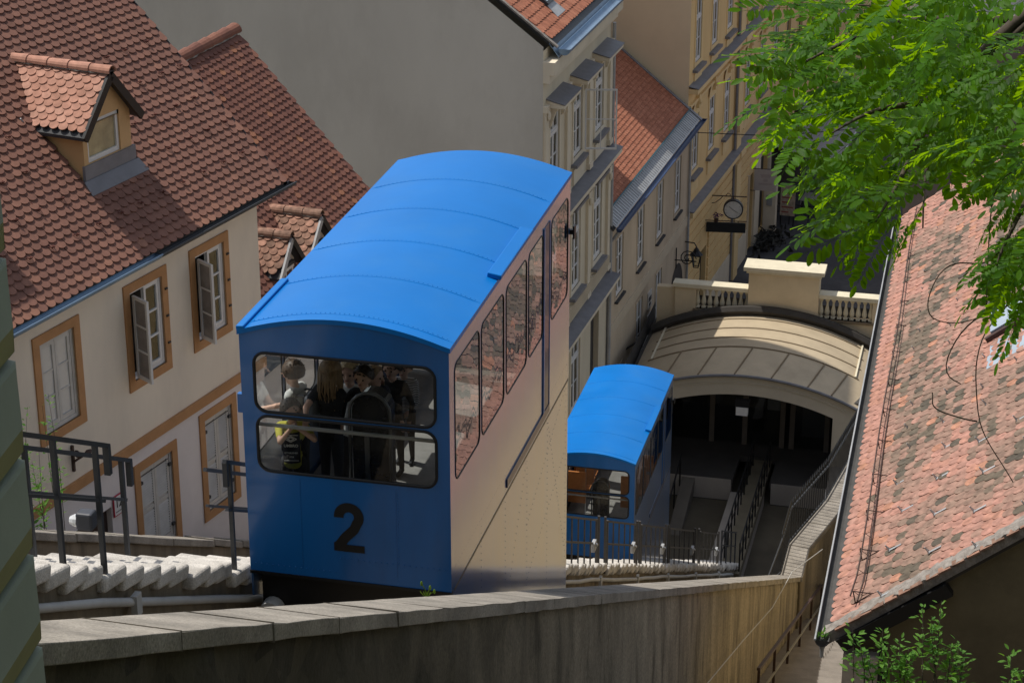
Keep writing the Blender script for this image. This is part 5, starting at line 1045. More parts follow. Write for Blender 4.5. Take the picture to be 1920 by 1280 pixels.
LEAVES=[[-0.73,8.06,31.08,-0.98,7.96,30.98],[-0.71,8.19,31.11,-0.98,8.1,31.05],[-0.64,7.85,31.07,-0.85,7.76,30.97],[-0.66,8.3,31.1,-0.88,8.24,31.08],[-0.62,7.71,30.97,-0.82,7.63,30.9],[-0.6,7.77,30.84,-0.82,7.79,30.75],[-0.83,8.39,31.14,-0.94,8.35,31.09],[-0.57,7.85,30.74,-0.79,7.79,30.72],[-0.44,7.53,30.72,-0.72,7.39,30.53],[-0.39,7.61,30.6,-0.68,7.48,30.47],[-0.41,7.5,30.62,-0.55,7.4,30.46],[-0.37,7.4,30.63,-0.47,7.3,30.43],[-0.35,7.64,30.66,-0.36,7.55,30.45],[-0.46,7.84,30.67,-0.63,7.75,30.54],[-0.53,7.73,30.7,-0.66,7.65,30.58],[-0.47,7.57,30.57,-0.5,7.49,30.39],[-0.43,7.77,30.75,-0.61,7.69,30.65],[0.06,6.98,30.71,-0.09,6.87,30.52],[0.04,7.1,30.73,-0.09,7.01,30.6],[0.09,6.89,30.73,-0.01,6.78,30.54],[0.12,6.84,30.6,0.04,6.74,30.41],[0.12,6.79,30.73,0.07,6.68,30.51],[0.01,7.23,30.8,-0.06,7.16,30.66],[0.1,7.06,30.86,-0.03,6.98,30.76],[0.11,7.09,30.94,-0.04,7.01,30.84],[0.03,7.39,30.9,-0.04,7.32,30.78],[0.12,6.94,30.83,0.02,6.83,30.64],[0.15,6.88,30.67,0.09,6.8,30.52],[0.12,7.01,30.75,-0.03,6.9,30.57],[-0.29,8.24,30.99,-0.5,8.14,30.87],[-0.03,7.0,31.33,-0.17,6.94,31.27],[0.01,6.88,31.29,-0.15,6.82,31.23],[-0.07,7.21,31.32,-0.2,7.16,31.29],[0.04,6.82,31.39,-0.08,6.75,31.3],[-0.61,9.11,30.95,-0.82,9.2,30.75],[-0.6,7.54,31.38,-0.74,7.42,31.26],[-0.05,7.52,31.38,-0.29,7.34,31.46],[-0.35,9.14,30.98,-0.59,9.09,30.92],[-0.22,9.16,31.01,-0.34,9.13,30.85],[-0.39,9.02,30.59,-0.62,8.97,30.67],[-0.63,9.77,30.06,-0.88,9.85,30.1],[-0.49,7.51,30.61,-0.59,7.43,30.69],[0.07,8.39,30.91,-0.15,8.23,30.85],[-0.41,10.04,29.99,-0.58,9.93,29.88],[-0.22,8.27,31.26,-0.43,8.19,31.35],[-0.25,9.33,31.05,-0.29,9.22,30.82],[-0.58,7.45,31.23,-0.8,7.39,31.29],[-0.31,9.28,30.14,-0.44,9.37,29.79],[-0.16,7.3,31.22,-0.3,7.39,31.1],[-0.75,9.11,30.81,-0.94,8.95,30.77],[-0.12,8.51,30.83,-0.37,8.42,30.88],[-0.39,8.6,30.84,-0.38,8.34,30.7],[-0.26,7.55,31.38,-0.33,7.29,31.19],[-0.49,8.6,30.6,-0.66,8.28,30.44],[-0.38,9.33,30.01,-0.47,9.22,29.84],[-0.15,7.68,31.0,-0.31,7.63,30.91],[-0.2,9.33,30.81,-0.4,9.26,30.59],[-0.64,7.83,31.18,-0.83,7.76,31.12],[-0.08,10.29,30.33,-0.33,10.13,30.28],[-0.69,8.74,30.96,-0.91,8.91,30.87],[-0.35,10.29,30.86,-0.66,10.34,30.79],[-0.1,7.52,31.08,-0.21,7.66,30.89],[-0.12,7.33,31.14,-0.26,7.31,31.05],[-0.42,9.19,30.41,-0.62,9.1,30.51],[-0.35,8.69,31.09,-0.5,8.76,30.84],[-0.06,8.95,30.96,-0.25,9.0,30.85],[-0.58,9.21,30.51,-0.87,9.32,30.52],[-0.33,8.75,30.37,-0.55,8.63,30.17],[-0.77,7.55,31.06,-0.99,7.5,30.92],[-0.89,9.73,30.89,-1.14,9.49,30.99],[-0.36,9.7,30.72,-0.57,9.78,30.5],[-0.45,9.31,30.42,-0.69,9.19,30.33],[-0.39,10.11,30.35,-0.74,10.19,30.21],[-0.67,8.53,30.8,-0.82,8.31,30.92],[-0.79,10.25,30.76,-0.96,10.16,30.46],[-0.48,7.93,31.15,-0.54,8.17,31.16],[-0.57,10.29,30.28,-0.78,10.21,30.33],[-0.39,7.27,31.23,-0.51,7.23,31.14],[-0.41,7.68,31.42,-0.54,7.79,31.2],[-0.76,8.02,31.09,-1.01,7.76,31.11],[-0.45,9.21,30.12,-0.64,8.98,30.21],[-0.54,9.86,30.87,-0.71,9.5,30.66],[-0.04,10.39,30.78,-0.3,10.22,30.82],[-0.89,10.12,30.26,-0.99,9.89,30.09],[-0.22,8.3,30.81,-0.44,7.97,30.79],[-0.68,8.92,31.13,-0.95,8.72,31.15],[-0.49,10.16,30.11,-0.65,10.07,30.24],[-0.67,8.49,31.02,-0.72,8.32,30.86],[-0.73,7.38,31.37,-0.91,7.4,31.31],[-0.53,9.33,30.52,-0.84,9.01,30.54],[-0.66,7.96,31.12,-0.89,8.14,31.05],[-0.5,7.45,31.18,-0.62,7.33,31.23],[-0.22,8.57,31.01,-0.45,8.23,30.94],[-0.94,9.21,30.75,-1.1,9.21,30.57],[0.01,7.44,31.19,-0.02,7.53,30.98],[-0.23,7.37,30.82,-0.45,7.07,30.83],[-0.53,9.15,30.63,-0.71,9.16,30.53],[-0.45,9.45,31.04,-0.69,9.15,31.02],[-0.13,8.06,31.14,-0.15,8.12,30.94],[-0.7,9.47,30.31,-0.69,9.45,30.09],[-0.27,9.44,30.97,-0.48,9.46,30.89],[-0.3,9.54,30.89,-0.4,9.48,30.57],[-0.65,9.54,30.45,-0.91,9.74,30.43],[-0.38,9.86,30.61,-0.64,10.03,30.55],[-0.38,7.48,31.25,-0.53,7.22,31.27],[-0.15,10.15,30.61,-0.3,10.11,30.33],[-0.46,9.51,31.0,-0.65,9.42,31.01],[-0.16,9.65,30.56,-0.33,9.71,30.35],[-0.57,8.32,30.93,-0.78,8.2,30.87],[-0.59,8.07,31.3,-0.77,7.89,31.27],[-0.44,10.1,30.68,-0.72,10.2,30.65],[0.1,9.22,30.55,-0.15,9.0,30.66],[0.01,7.81,31.0,-0.18,7.65,30.84],[-0.58,8.17,31.08,-0.75,8.1,30.96],[-0.51,8.86,31.0,-0.55,8.93,30.77],[-0.3,7.98,30.96,-0.39,7.73,30.84],[-0.38,10.07,30.55,-0.63,10.11,30.45],[-0.47,8.76,30.78,-0.57,8.7,30.58],[-0.43,7.39,30.91,-0.61,7.49,30.73],[-0.42,7.52,30.91,-0.54,7.37,30.72],[0.13,10.39,30.29,-0.08,10.23,30.36],[-0.69,7.48,31.33,-0.77,7.64,31.4],[-0.36,9.35,31.03,-0.57,9.24,30.85],[-0.4,8.3,30.57,-0.68,8.08,30.56],[-0.29,8.25,31.31,-0.48,8.12,31.35],[-0.04,9.6,30.77,-0.12,9.51,30.87],[-0.23,10.18,30.41,-0.43,10.02,30.5],[-0.95,9.45,30.65,-1.0,9.36,30.44],[-0.5,7.87,30.64,-0.7,8.0,30.55],[-0.9,10.01,30.17,-0.89,9.72,29.95],[-0.49,8.57,31.03,-0.56,8.54,30.72],[-0.82,10.05,30.37,-0.98,9.87,30.26],[-0.18,10.09,30.88,-0.36,10.33,30.93],[-0.48,9.08,31.01,-0.71,9.13,30.9],[-0.41,7.35,30.85,-0.59,7.42,30.85],[-0.57,7.21,31.08,-0.7,7.16,31.17],[-0.58,8.19,30.6,-0.83,8.0,30.53],[0.05,7.43,31.48,-0.16,7.45,31.32],[0.08,9.85,30.27,0.05,9.51,30.01],[-0.13,7.66,31.05,-0.38,7.62,31.09],[-0.53,8.11,30.69,-0.52,7.95,30.53],[-0.48,8.34,30.53,-0.75,8.32,30.45],[-0.44,9.95,30.31,-0.68,10.15,30.28],[-0.58,7.81,31.32,-0.81,7.57,31.37],[-0.42,9.48,30.06,-0.64,9.31,30.05],[-0.57,7.99,31.12,-0.73,7.73,31.05],[0.03,8.04,30.85,-0.17,7.87,30.9],[-0.33,8.63,30.59,-0.52,8.74,30.53],[-0.9,9.04,30.81,-1.12,9.14,30.73],[-0.63,7.59,31.38,-0.76,7.53,31.2],[-0.23,7.44,31.32,-0.4,7.6,31.15],[-0.05,9.82,30.53,-0.14,9.74,30.35],[-0.91,9.24,30.96,-1.13,8.98,31.0],[-0.66,8.03,30.7,-0.78,7.97,30.53],[-0.56,9.21,30.65,-0.85,9.05,30.58],[-0.42,8.29,30.39,-0.55,8.39,30.19],[-0.47,9.32,30.9,-0.65,9.45,30.77],[-0.7,7.57,30.9,-0.76,7.33,30.81],[-0.78,8.08,30.97,-1.06,8.17,30.91],[-0.59,9.11,30.47,-0.81,9.16,30.24],[-0.21,7.75,30.89,-0.35,7.6,30.97],[-0.4,7.29,31.09,-0.52,7.24,30.96],[-0.14,8.64,31.2,-0.4,8.51,31.11],[-0.21,7.84,31.14,-0.38,7.57,31.24],[0.15,9.97,30.44,-0.13,10.06,30.4],[-0.43,7.42,31.43,-0.56,7.13,31.3],[0.04,7.5,31.23,-0.19,7.44,31.2],[-0.41,7.62,30.6,-0.71,7.77,30.48],[-0.37,9.17,30.09,-0.68,9.17,29.97],[-0.24,7.74,31.21,-0.42,7.73,31.29],[0.04,8.39,31.11,-0.16,8.1,31.14],[-0.81,9.73,30.78,-1.12,9.51,30.74],[-0.13,9.17,31.07,-0.34,9.2,31.15],[-0.01,8.24,31.24,-0.22,8.42,31.13],[-0.28,7.97,31.05,-0.5,8.0,31.09],[0.1,9.7,30.69,-0.06,9.67,30.38],[-0.69,8.81,30.88,-0.94,8.97,30.89],[-0.73,8.15,31.1,-0.86,8.09,31.01],[-0.31,7.86,31.03,-0.46,7.84,30.9],[-0.36,7.49,31.36,-0.52,7.27,31.38],[-0.19,7.47,31.27,-0.37,7.52,31.07],[0.04,8.03,30.84,-0.05,8.24,30.87],[-0.74,7.58,30.97,-0.88,7.68,30.76],[-0.86,9.59,30.31,-1.05,9.42,30.42],[-0.64,9.47,30.71,-0.76,9.21,30.82],[-0.41,9.11,30.34,-0.51,8.84,30.24],[0.07,9.55,30.77,-0.12,9.73,30.75],[0.09,7.89,31.15,-0.05,8.02,31.02],[-0.04,7.96,31.21,-0.11,7.83,31.08],[-0.28,8.74,30.83,-0.59,8.69,30.85],[0.08,8.62,31.03,0.09,8.55,30.74],[-0.32,8.4,31.12,-0.54,8.14,31.1],[-0.14,7.39,30.98,-0.34,7.35,30.86],[-0.42,7.4,30.8,-0.57,7.22,30.84],[-0.92,9.87,30.89,-0.88,9.81,30.55],[-0.59,8.33,31.19,-0.77,8.15,31.18],[-0.57,9.83,29.89,-0.79,9.91,29.84],[-0.26,8.59,30.78,-0.46,8.6,30.55],[-0.56,9.32,30.31,-0.82,9.38,30.17],[-0.26,7.28,31.3,-0.32,7.19,31.14],[-0.37,8.94,30.34,-0.59,9.12,30.29],[-0.35,8.73,30.63,-0.65,8.47,30.68],[-0.28,9.36,30.99,-0.56,9.18,30.92],[-0.46,8.37,30.9,-0.72,8.17,30.83],[-0.52,10.12,30.26,-0.67,9.84,30.17],[-0.29,9.87,30.18,-0.51,9.72,30.01],[-0.34,9.09,30.79,-0.52,8.8,30.7],[-0.41,9.3,30.12,-0.63,9.44,29.93],[-0.12,8.24,30.76,-0.33,8.02,30.77],[-0.74,8.0,31.0,-0.95,7.77,31.09],[0.03,7.44,31.28,-0.18,7.37,31.35],[-0.3,7.16,31.03,-0.44,7.03,31.13],[-0.29,9.29,30.4,-0.56,9.24,30.24],[-0.47,9.49,30.69,-0.68,9.54,30.74],[-0.65,8.78,30.75,-0.84,8.84,30.79],[-0.6,9.03,31.11,-0.79,8.81,31.14],[-0.42,9.61,30.9,-0.39,9.51,30.63],[-0.36,8.84,30.77,-0.65,9.0,30.73],[-0.11,8.06,30.8,-0.29,7.91,30.67],[-0.76,7.45,31.11,-0.79,7.27,30.95],[-0.43,8.46,30.32,-0.73,8.23,30.39],[0.04,10.04,30.86,-0.22,9.75,30.78],[-0.08,9.76,30.54,-0.28,9.59,30.28],[-0.1,8.87,30.96,-0.31,8.88,30.71],[-0.07,8.82,30.85,-0.11,8.67,30.61],[-0.81,8.73,30.61,-1.0,8.57,30.55],[-0.28,8.97,30.48,-0.48,9.05,30.33],[-0.81,9.96,30.39,-1.13,9.99,30.25],[-0.69,8.79,30.47,-0.69,8.57,30.28],[-0.68,8.78,31.04,-0.87,8.87,30.83],[-0.21,9.99,30.66,-0.52,9.88,30.61],[-0.29,8.48,30.62,-0.59,8.65,30.52],[-0.23,9.51,30.85,-0.32,9.63,30.63],[-0.56,9.33,29.99,-0.82,9.1,30.06],[-0.67,8.64,30.8,-0.92,8.56,30.7],[-0.11,8.14,31.16,-0.31,7.87,31.24],[-0.71,10.26,30.43,-0.88,10.17,30.11],[-0.07,7.7,31.16,-0.24,7.86,31.0],[-0.39,7.17,31.09,-0.45,6.93,30.97],[0.08,9.2,30.49,-0.2,9.2,30.49],[-0.17,9.17,30.5,-0.39,8.99,30.61],[-0.47,8.47,31.16,-0.65,8.5,30.9],[-0.06,7.29,31.07,-0.22,7.24,30.96],[-0.38,8.99,30.61,-0.7,9.13,30.56],[-0.47,8.85,31.16,-0.58,8.66,30.91],[-0.81,9.0,30.45,-1.03,8.91,30.45],[-0.76,9.57,30.87,-0.91,9.41,30.99],[-0.17,8.84,31.11,-0.42,9.02,31.1],[-0.18,8.63,31.23,-0.44,8.45,31.18],[0.03,8.38,30.65,-0.16,8.17,30.53],[0.16,7.18,31.13,0.07,7.3,30.86],[-0.19,8.79,30.61,-0.36,8.67,30.48],[-0.13,8.49,30.73,-0.25,8.53,30.49],[0.02,6.87,31.14,-0.16,6.63,31.13],[0.11,7.87,31.01,-0.07,7.94,30.92],[-0.15,7.7,31.11,-0.29,7.48,30.99],[-0.15,7.14,31.03,-0.29,7.26,30.87],[0.19,9.08,30.96,0.28,9.01,30.67],[0.09,7.9,31.05,0.08,7.96,30.81],[0.07,6.97,31.06,-0.02,6.84,30.95],[0.08,8.22,30.72,-0.05,8.15,30.57],[-0.12,8.3,31.17,-0.25,8.09,31.07],[0.09,7.18,31.33,0.04,7.26,31.15],[-0.14,8.86,30.73,-0.29,8.94,30.54],[-0.13,7.97,30.78,-0.04,7.71,30.67],[-0.15,8.53,31.14,-0.28,8.25,31.07],[-0.17,9.16,30.46,-0.17,8.97,30.3],[-0.23,8.42,30.92,-0.32,8.14,30.78],[0.09,7.03,31.36,-0.04,6.92,31.35],[0.06,9.23,30.7,-0.13,9.28,30.46],[0.04,7.42,30.96,-0.07,7.14,30.9],[0.17,9.13,30.72,0.08,8.98,30.58],[-0.13,6.97,31.18,-0.36,6.94,31.15],[-0.23,8.08,30.74,-0.41,8.19,30.8],[0.07,7.42,31.18,-0.06,7.5,31.11],[0.0,8.12,31.02,-0.2,7.97,30.94],[-0.1,9.27,30.75,-0.18,9.33,30.44],[-0.03,7.21,31.02,-0.24,7.3,30.91],[-0.25,9.28,30.58,-0.27,9.38,30.25],[-0.13,9.5,30.92,-0.32,9.36,30.93],[-0.16,7.39,31.36,-0.24,7.27,31.18],[0.13,8.02,31.05,-0.02,7.83,31.03],[-0.22,7.11,31.21,-0.29,7.01,31.08],[-0.06,8.59,31.06,-0.29,8.7,31.09],[0.18,9.44,30.61,-0.04,9.29,30.47],[-0.15,7.92,31.17,-0.23,7.8,31.04],[-0.17,7.93,30.84,-0.37,7.85,30.75],[-0.04,9.34,30.69,-0.22,9.11,30.53],[-0.14,9.15,30.99,-0.2,9.08,30.81],[-0.19,9.07,30.92,-0.41,9.16,30.76],[0.08,8.48,30.74,-0.11,8.23,30.65],[-0.15,8.3,31.2,-0.36,8.38,31.06],[0.17,9.38,30.65,0.05,9.06,30.49],[-0.07,8.54,30.71,-0.23,8.35,30.69],[0.02,9.0,30.44,-0.23,8.89,30.51],[0.17,7.76,30.84,0.04,7.57,30.8],[0.15,9.15,30.46,-0.06,8.95,30.37],[-0.17,6.87,31.2,-0.1,6.97,30.99],[-0.2,7.7,31.22,-0.37,7.69,31.21],[0.16,8.95,31.06,-0.11,8.73,31.01],[0.12,7.8,31.0,0.05,7.51,30.89],[-0.2,8.41,31.02,-0.37,8.45,30.87],[-0.21,7.5,31.33,-0.38,7.53,31.28],[-0.05,6.94,31.34,-0.11,6.91,31.12],[0.05,7.02,31.23,-0.09,6.85,31.08],[-0.07,8.98,30.54,-0.23,8.89,30.34],[0.15,7.34,31.29,0.14,7.36,31.1],[-0.07,6.83,31.15,-0.25,6.58,31.15],[-0.18,7.97,31.11,-0.33,7.85,31.04],[0.21,9.49,30.66,0.03,9.69,30.62],[-0.24,8.38,30.69,-0.18,8.45,30.41],[-0.22,6.94,31.47,-0.19,6.76,31.37],[-0.3,9.4,30.87,-0.41,9.52,30.67],[0.14,9.44,30.91,-0.08,9.31,30.81],[-0.01,8.71,30.59,-0.22,8.77,30.55],[-0.12,7.44,31.18,-0.2,7.29,31.01],[-0.02,9.04,30.82,-0.23,8.72,30.81],[-0.15,9.44,30.82,-0.25,9.28,30.62],[0.13,7.68,31.28,-0.04,7.82,31.2],[-0.7,10.6,30.75,-0.8,10.58,30.63],[-0.52,10.85,30.14,-0.47,10.8,29.95],[0.21,10.33,30.31,0.04,10.3,30.12],[-0.7,9.62,30.85,-0.82,9.7,30.62],[0.17,10.63,29.93,0.07,10.62,29.77],[-0.11,9.74,30.68,-0.31,9.63,30.66],[0.17,10.22,30.8,-0.05,10.2,30.73],[-0.15,10.74,30.54,-0.25,10.71,30.35],[-0.85,9.98,30.28,-1.09,9.81,30.26],[-0.3,10.97,29.98,-0.35,10.8,29.84],[0.18,10.16,30.42,0.03,10.34,30.29],[0.12,9.98,30.16,-0.11,9.93,30.11],[-0.57,10.98,30.14,-0.75,11.0,30.0],[-0.38,9.45,30.7,-0.55,9.21,30.79],[-0.67,10.68,30.41,-0.87,10.81,30.27],[-0.81,11.23,30.48,-0.89,11.16,30.24],[-0.11,10.12,30.29,-0.25,10.0,30.26],[-0.8,10.06,30.65,-0.99,10.22,30.55],[-0.3,10.32,30.02,-0.53,10.44,30.0],[-0.48,10.81,30.71,-0.61,10.82,30.52],[-0.17,11.06,30.72,-0.28,11.02,30.61],[0.11,9.91,30.66,-0.01,9.99,30.55],[-0.24,10.35,30.1,-0.43,10.07,30.02],[-0.61,9.39,30.58,-0.77,9.12,30.61],[0.15,10.41,30.46,-0.05,10.5,30.41],[-0.15,9.96,30.39,-0.24,9.65,30.32],[-0.16,9.48,30.37,-0.3,9.23,30.26],[-0.22,9.69,31.01,-0.39,9.38,30.96],[-0.66,10.62,30.6,-0.82,10.41,30.63],[-0.37,9.58,30.7,-0.55,9.57,30.54],[-0.14,10.24,30.4,-0.31,10.35,30.48],[-0.81,10.22,30.73,-0.98,10.04,30.6],[-0.51,10.56,30.02,-0.68,10.7,29.85],[-0.39,9.97,30.17,-0.44,9.85,30.0],[-0.59,10.0,30.92,-0.72,9.72,30.8],[-0.71,10.91,30.22,-0.89,10.7,30.17],[-0.52,10.74,30.58,-0.54,10.7,30.38],[-0.62,11.25,30.2,-0.86,11.41,30.07],[-0.24,10.54,30.44,-0.48,10.48,30.58],[-0.38,11.26,30.56,-0.52,11.3,30.43],[-0.08,9.93,30.96,-0.06,9.6,30.81],[-0.1,11.19,30.04,-0.24,10.91,30.01],[0.13,9.82,30.34,0.04,9.83,30.12],[-0.87,11.07,30.42,-1.05,10.97,30.35],[-0.21,11.28,30.07,-0.28,11.01,29.88],[-0.49,10.69,30.05,-0.54,10.6,29.92],[0.19,9.78,30.7,0.27,9.6,30.51],[-0.6,10.54,30.27,-0.77,10.43,30.19],[-0.08,10.71,30.67,-0.32,10.74,30.71],[0.16,11.37,30.13,-0.02,11.37,30.0],[-0.24,10.82,29.9,-0.41,10.86,29.89],[0.14,10.77,30.0,0.12,10.43,29.82],[-0.56,11.1,29.95,-0.64,10.97,29.79],[-0.03,10.03,30.1,-0.14,10.16,29.87],[-0.43,10.84,30.45,-0.56,10.91,30.24],[-0.22,11.15,30.23,-0.37,11.18,30.02],[-0.4,11.17,30.51,-0.53,11.08,30.28],[-0.79,11.37,30.47,-0.94,11.13,30.41],[-0.51,9.79,30.91,-0.59,9.79,30.72],[-0.33,9.7,30.62,-0.49,9.68,30.47],[-0.15,10.77,30.67,-0.32,10.54,30.56],[-0.21,9.89,30.88,-0.13,10.07,30.63],[0.03,10.93,30.39,-0.15,10.64,30.46],[-0.38,10.18,30.87,-0.54,10.37,30.78],[-0.69,9.94,30.57,-0.8,9.87,30.4],[-0.82,9.98,30.53,-1.06,10.05,30.51],[-0.59,10.29,30.3,-0.78,10.32,30.1],[-0.57,10.88,30.41,-0.8,10.91,30.34],[-0.19,9.64,30.97,-0.38,9.51,30.91],[-0.77,10.73,30.43,-1.01,10.48,30.5],[-0.11,10.3,30.63,-0.25,10.28,30.46],[-0.5,9.98,30.75,-0.71,9.73,30.86],[0.15,9.49,30.28,-0.02,9.33,30.38],[-0.38,9.63,30.43,-0.58,9.46,30.5],[-0.8,11.22,30.04,-0.97,11.3,29.87],[-0.41,11.18,30.48,-0.57,11.08,30.33],[-0.8,10.89,30.67,-0.95,11.02,30.54],[-0.84,10.23,30.87,-1.03,9.91,30.86],[0.01,10.39,30.29,-0.14,10.32,30.14],[-0.32,10.26,30.52,-0.33,10.24,30.35],[-0.11,10.67,30.52,-0.25,10.53,30.37],[-0.49,10.6,30.21,-0.72,10.73,30.2],[-0.59,9.58,30.42,-0.8,9.59,30.46],[-0.24,9.83,30.19,-0.33,9.61,30.09],[0.15,10.08,30.79,-0.06,10.17,30.68],[-0.2,10.48,30.69,-0.27,10.42,30.53],[-0.11,10.53,30.18,-0.11,10.6,29.89],[-0.13,11.04,29.98,-0.35,11.2,29.88],[-0.17,10.23,30.06,-0.37,10.26,30.01],[-0.25,10.04,30.11,-0.39,10.04,30.03],[-0.5,10.95,30.69,-0.68,11.14,30.64],[-0.45,11.52,30.5,-0.62,11.34,30.57],[-0.73,9.99,30.3,-0.93,10.14,30.32],[0.01,10.45,30.21,-0.16,10.41,30.18],[-0.49,10.1,30.5,-0.67,9.93,30.39],[-0.51,10.06,30.41,-0.67,10.16,30.48],[-0.36,9.48,30.42,-0.52,9.29,30.39],[0.09,11.46,30.0,-0.1,11.53,29.92],[-0.66,11.36,30.21,-0.69,11.28,30.05],[-0.41,10.86,30.73,-0.6,10.82,30.61],[0.07,10.26,30.06,-0.06,10.03,29.94],[0.15,9.8,30.59,0.09,9.78,30.43],[0.06,6.98,30.7,-0.09,6.89,30.62],[0.13,6.98,30.93,0.1,7.07,30.76],[0.1,6.8,30.85,-0.04,6.68,30.78],[0.04,6.72,30.72,0.0,6.73,30.54],[0.15,6.83,30.73,0.05,6.75,30.68],[0.08,7.65,30.82,-0.02,7.45,30.77],[0.04,6.99,30.63,0.06,7.07,30.44],[0.07,7.36,30.54,-0.02,7.43,30.33],[0.13,7.61,30.64,0.09,7.71,30.38],[0.02,7.15,30.92,-0.11,7.19,30.82],[0.16,7.49,30.64,0.13,7.34,30.55],[0.11,7.71,30.53,0.01,7.67,30.42],[0.06,7.8,30.65,-0.03,7.8,30.48],[0.14,7.64,30.43,0.04,7.59,30.33],[0.12,6.66,30.9,0.08,6.43,30.85],[0.09,6.87,30.71,0.03,6.64,30.67],[0.02,7.67,30.84,-0.1,7.64,30.77],[0.1,7.11,31.03,0.04,6.87,30.99],[0.07,7.15,30.62,-0.04,7.15,30.56],[0.12,7.43,30.86,0.0,7.49,30.76],[0.16,7.71,30.66,0.16,7.43,30.52],[0.07,7.59,30.57,-0.0,7.37,30.45],[0.01,7.67,30.76,-0.14,7.54,30.68],[0.06,7.82,30.65,0.04,7.79,30.5],[0.05,7.18,30.73,0.09,6.93,30.61],[0.11,7.05,30.76,0.12,7.0,30.59]]
# ------------------------------------------------------------------ RIGHT HOUSE with the patched roof
RH = thing('patched_roof_house', 'house with a patched salmon and lichen-grey tiled roof beside the public stair', 'house', (-1.81, 27.35, 0), R(90.67))
RW = Matrix.Translation(RH.location) @ Matrix.Rotation(R(90.67), 4, 'Z')
# local: x along the eave (away from the camera), y toward the left (outside), z up
RZ0 = 17.65; pr_, cr_, sr_ = R(38), math.cos(R(38)), math.sin(R(38)); RL = 19.0; RSL = 5.6
def qp(u, s, off=0): return (u, -s*cr_ + off*sr_, RZ0 - .008*u + s*sr_ + off*cr_)
mb = MB(); mb.hexa([qp(-.02,0,-.16), qp(RL,0,-.16), qp(RL,RSL,-.16), qp(-.02,RSL,-.16), qp(-.02,0,-.03), qp(RL,0,-.03), qp(RL,RSL,-.03), qp(-.02,RSL,-.03)])
e0, e1 = qp(-.02,RSL,-.03), qp(RL,RSL,-.03); mb.ngon([e0, e1, (RL, e1[1]-4.4, RZ0+.3), (-.02, e0[1]-4.4, RZ0+.3)]); mb.build('roof_deck', GUTD, RH)
from mathutils import noise as mno
def rtint(x, y, r_):
    s = RSL - y
    if s < .62: return min(1, max(.6, r_.gauss(.8,.06)))
    n = mno.noise(Vector((x*.35+3.1, y*.8, .7))) + .55*mno.noise(Vector((x*1.1, y*1.9, 5.2)))
    v = .50 + r_.gauss(0,.11) - n*.35
    if n > .12 and r_.random() < (.25 if x < 8 else .36): v = r_.uniform(.0,.24)
    elif n < -.18 and r_.random() < .6: v = r_.uniform(.72,.9)
    elif r_.random() < .09: v = r_.uniform(0,.2)
    elif r_.random() < .06: v = .98
    return min(1, max(.005, v))
tile_field(RH, qp(0,RSL), (1,0,0), (0, cr_, -sr_), RL, RSL+.05, .224, .17, T_RIGHT, 300, rtint, None, 61, th=.016, lift=.028, world=RW, jit=.05, rnd_end=.42)
gutter_r = MB()
mb = MB(); V = []; n = 8; rg = .10
for u, du in ((-.22,0),(RL,0)):
    for rr_ in (rg, rg-.014):
        for k in (range(n+1) if rr_ == rg else range(n,-1,-1)):
            an = math.pi+math.pi*k/n; V.append((u, .10 + rr_*math.cos(an), RZ0-.01-.008*u + rr_*math.sin(an)))
k_ = 2*(n+1); mb.add(V, [(i, (i+1) % k_, (i+1) % k_+k_, i+k_) for i in range(k_)] + [tuple(range(k_)), tuple(range(k_,2*k_))])
mb.ngon([(-.21, .10+rg*math.cos(math.pi+math.pi*q/n), RZ0-.01+rg*math.sin(math.pi+math.pi*q/n)) for q in range(n+1)])
gu = mb.build('gutter', TROUGH, RH); mb = MB(); mb.tube([(-.22,.2,RZ0),(RL,.2,RZ0-.008*RL)],.016,6); mb.build('gutter_rim', ZINC, gu); mb = MB(); mb.lathe([(.05,-.14),(.03,-.2),(.025,-.32)],(-.12,.1,RZ0),8); mb.build('gutter_outlet', ZINC, gu)
gp_ = thing('gutter_weed', 'small green weed sprouting in the end of the zinc gutter', 'weed', RW @ Vector((-.05,.1,RZ0-.06)))
mb = MB(); q = random.Random(9)
for i in range(26):
    a = q.uniform(0,6.28); l = q.uniform(.05,.13); c = Vector((q.gauss(0,.03), q.gauss(0,.04), .02)); t = c+Vector((math.cos(a)*l*.7,math.sin(a)*l*.7,l)); s_ = Vector((-math.sin(a),math.cos(a),0))*.02; mb.ngon([c-s_*.4,(c+t)/2-s_,t,(c+t)/2+s_])
mb.build('leaves', LEAF2, gp_)
# mortared verge along the gable
q = random.Random(13); V = []; ns = 60; mb = MB()
for i in range(ns+1):
    s = -.1 + (RSL+.1)*i/ns
    for u, off in ((-.06,-.10),(-.06+q.gauss(0,.012),.05+q.gauss(0,.012)),(.05,.075+q.gauss(0,.014)),(.17+q.gauss(0,.03),.07+q.gauss(0,.012)),(.25+q.gauss(0,.05),.035)): V.append(qp(u,s,off))
mb.add(V, [(i*5+k,(i+1)*5+k,(i+1)*5+k+1,i*5+k+1) for i in range(ns) for k in range(4)]); mb.build('mortar_verge', MORTAR, RH)
for i in range(24):
    s = .1+i*.22; m_ = MB(); j = q.gauss(0,.02); m_.hexa([qp(-.10,s+j,.03),qp(.02,s+j,.045),qp(.02,s+.19+j,.035),qp(-.10,s+.19+j,.02),qp(-.10,s+j,.055),qp(.02,s+j,.07),qp(.02,s+.19+j,.055),qp(-.10,s+.19+j,.045)])
    o = m_.build('verge_tile', T_OLD, RH); o['tint'] = q.random()*.6
V = []; mb = MB()
for i in range(31):
    s = (RSL)*i/30
    for u, off in ((RL-.2,.05),(RL-.05,.09),(RL+.06,.06),(RL+.06,-.1)): V.append(qp(u+q.gauss(0,.02),s,off+q.gauss(0,.01)))
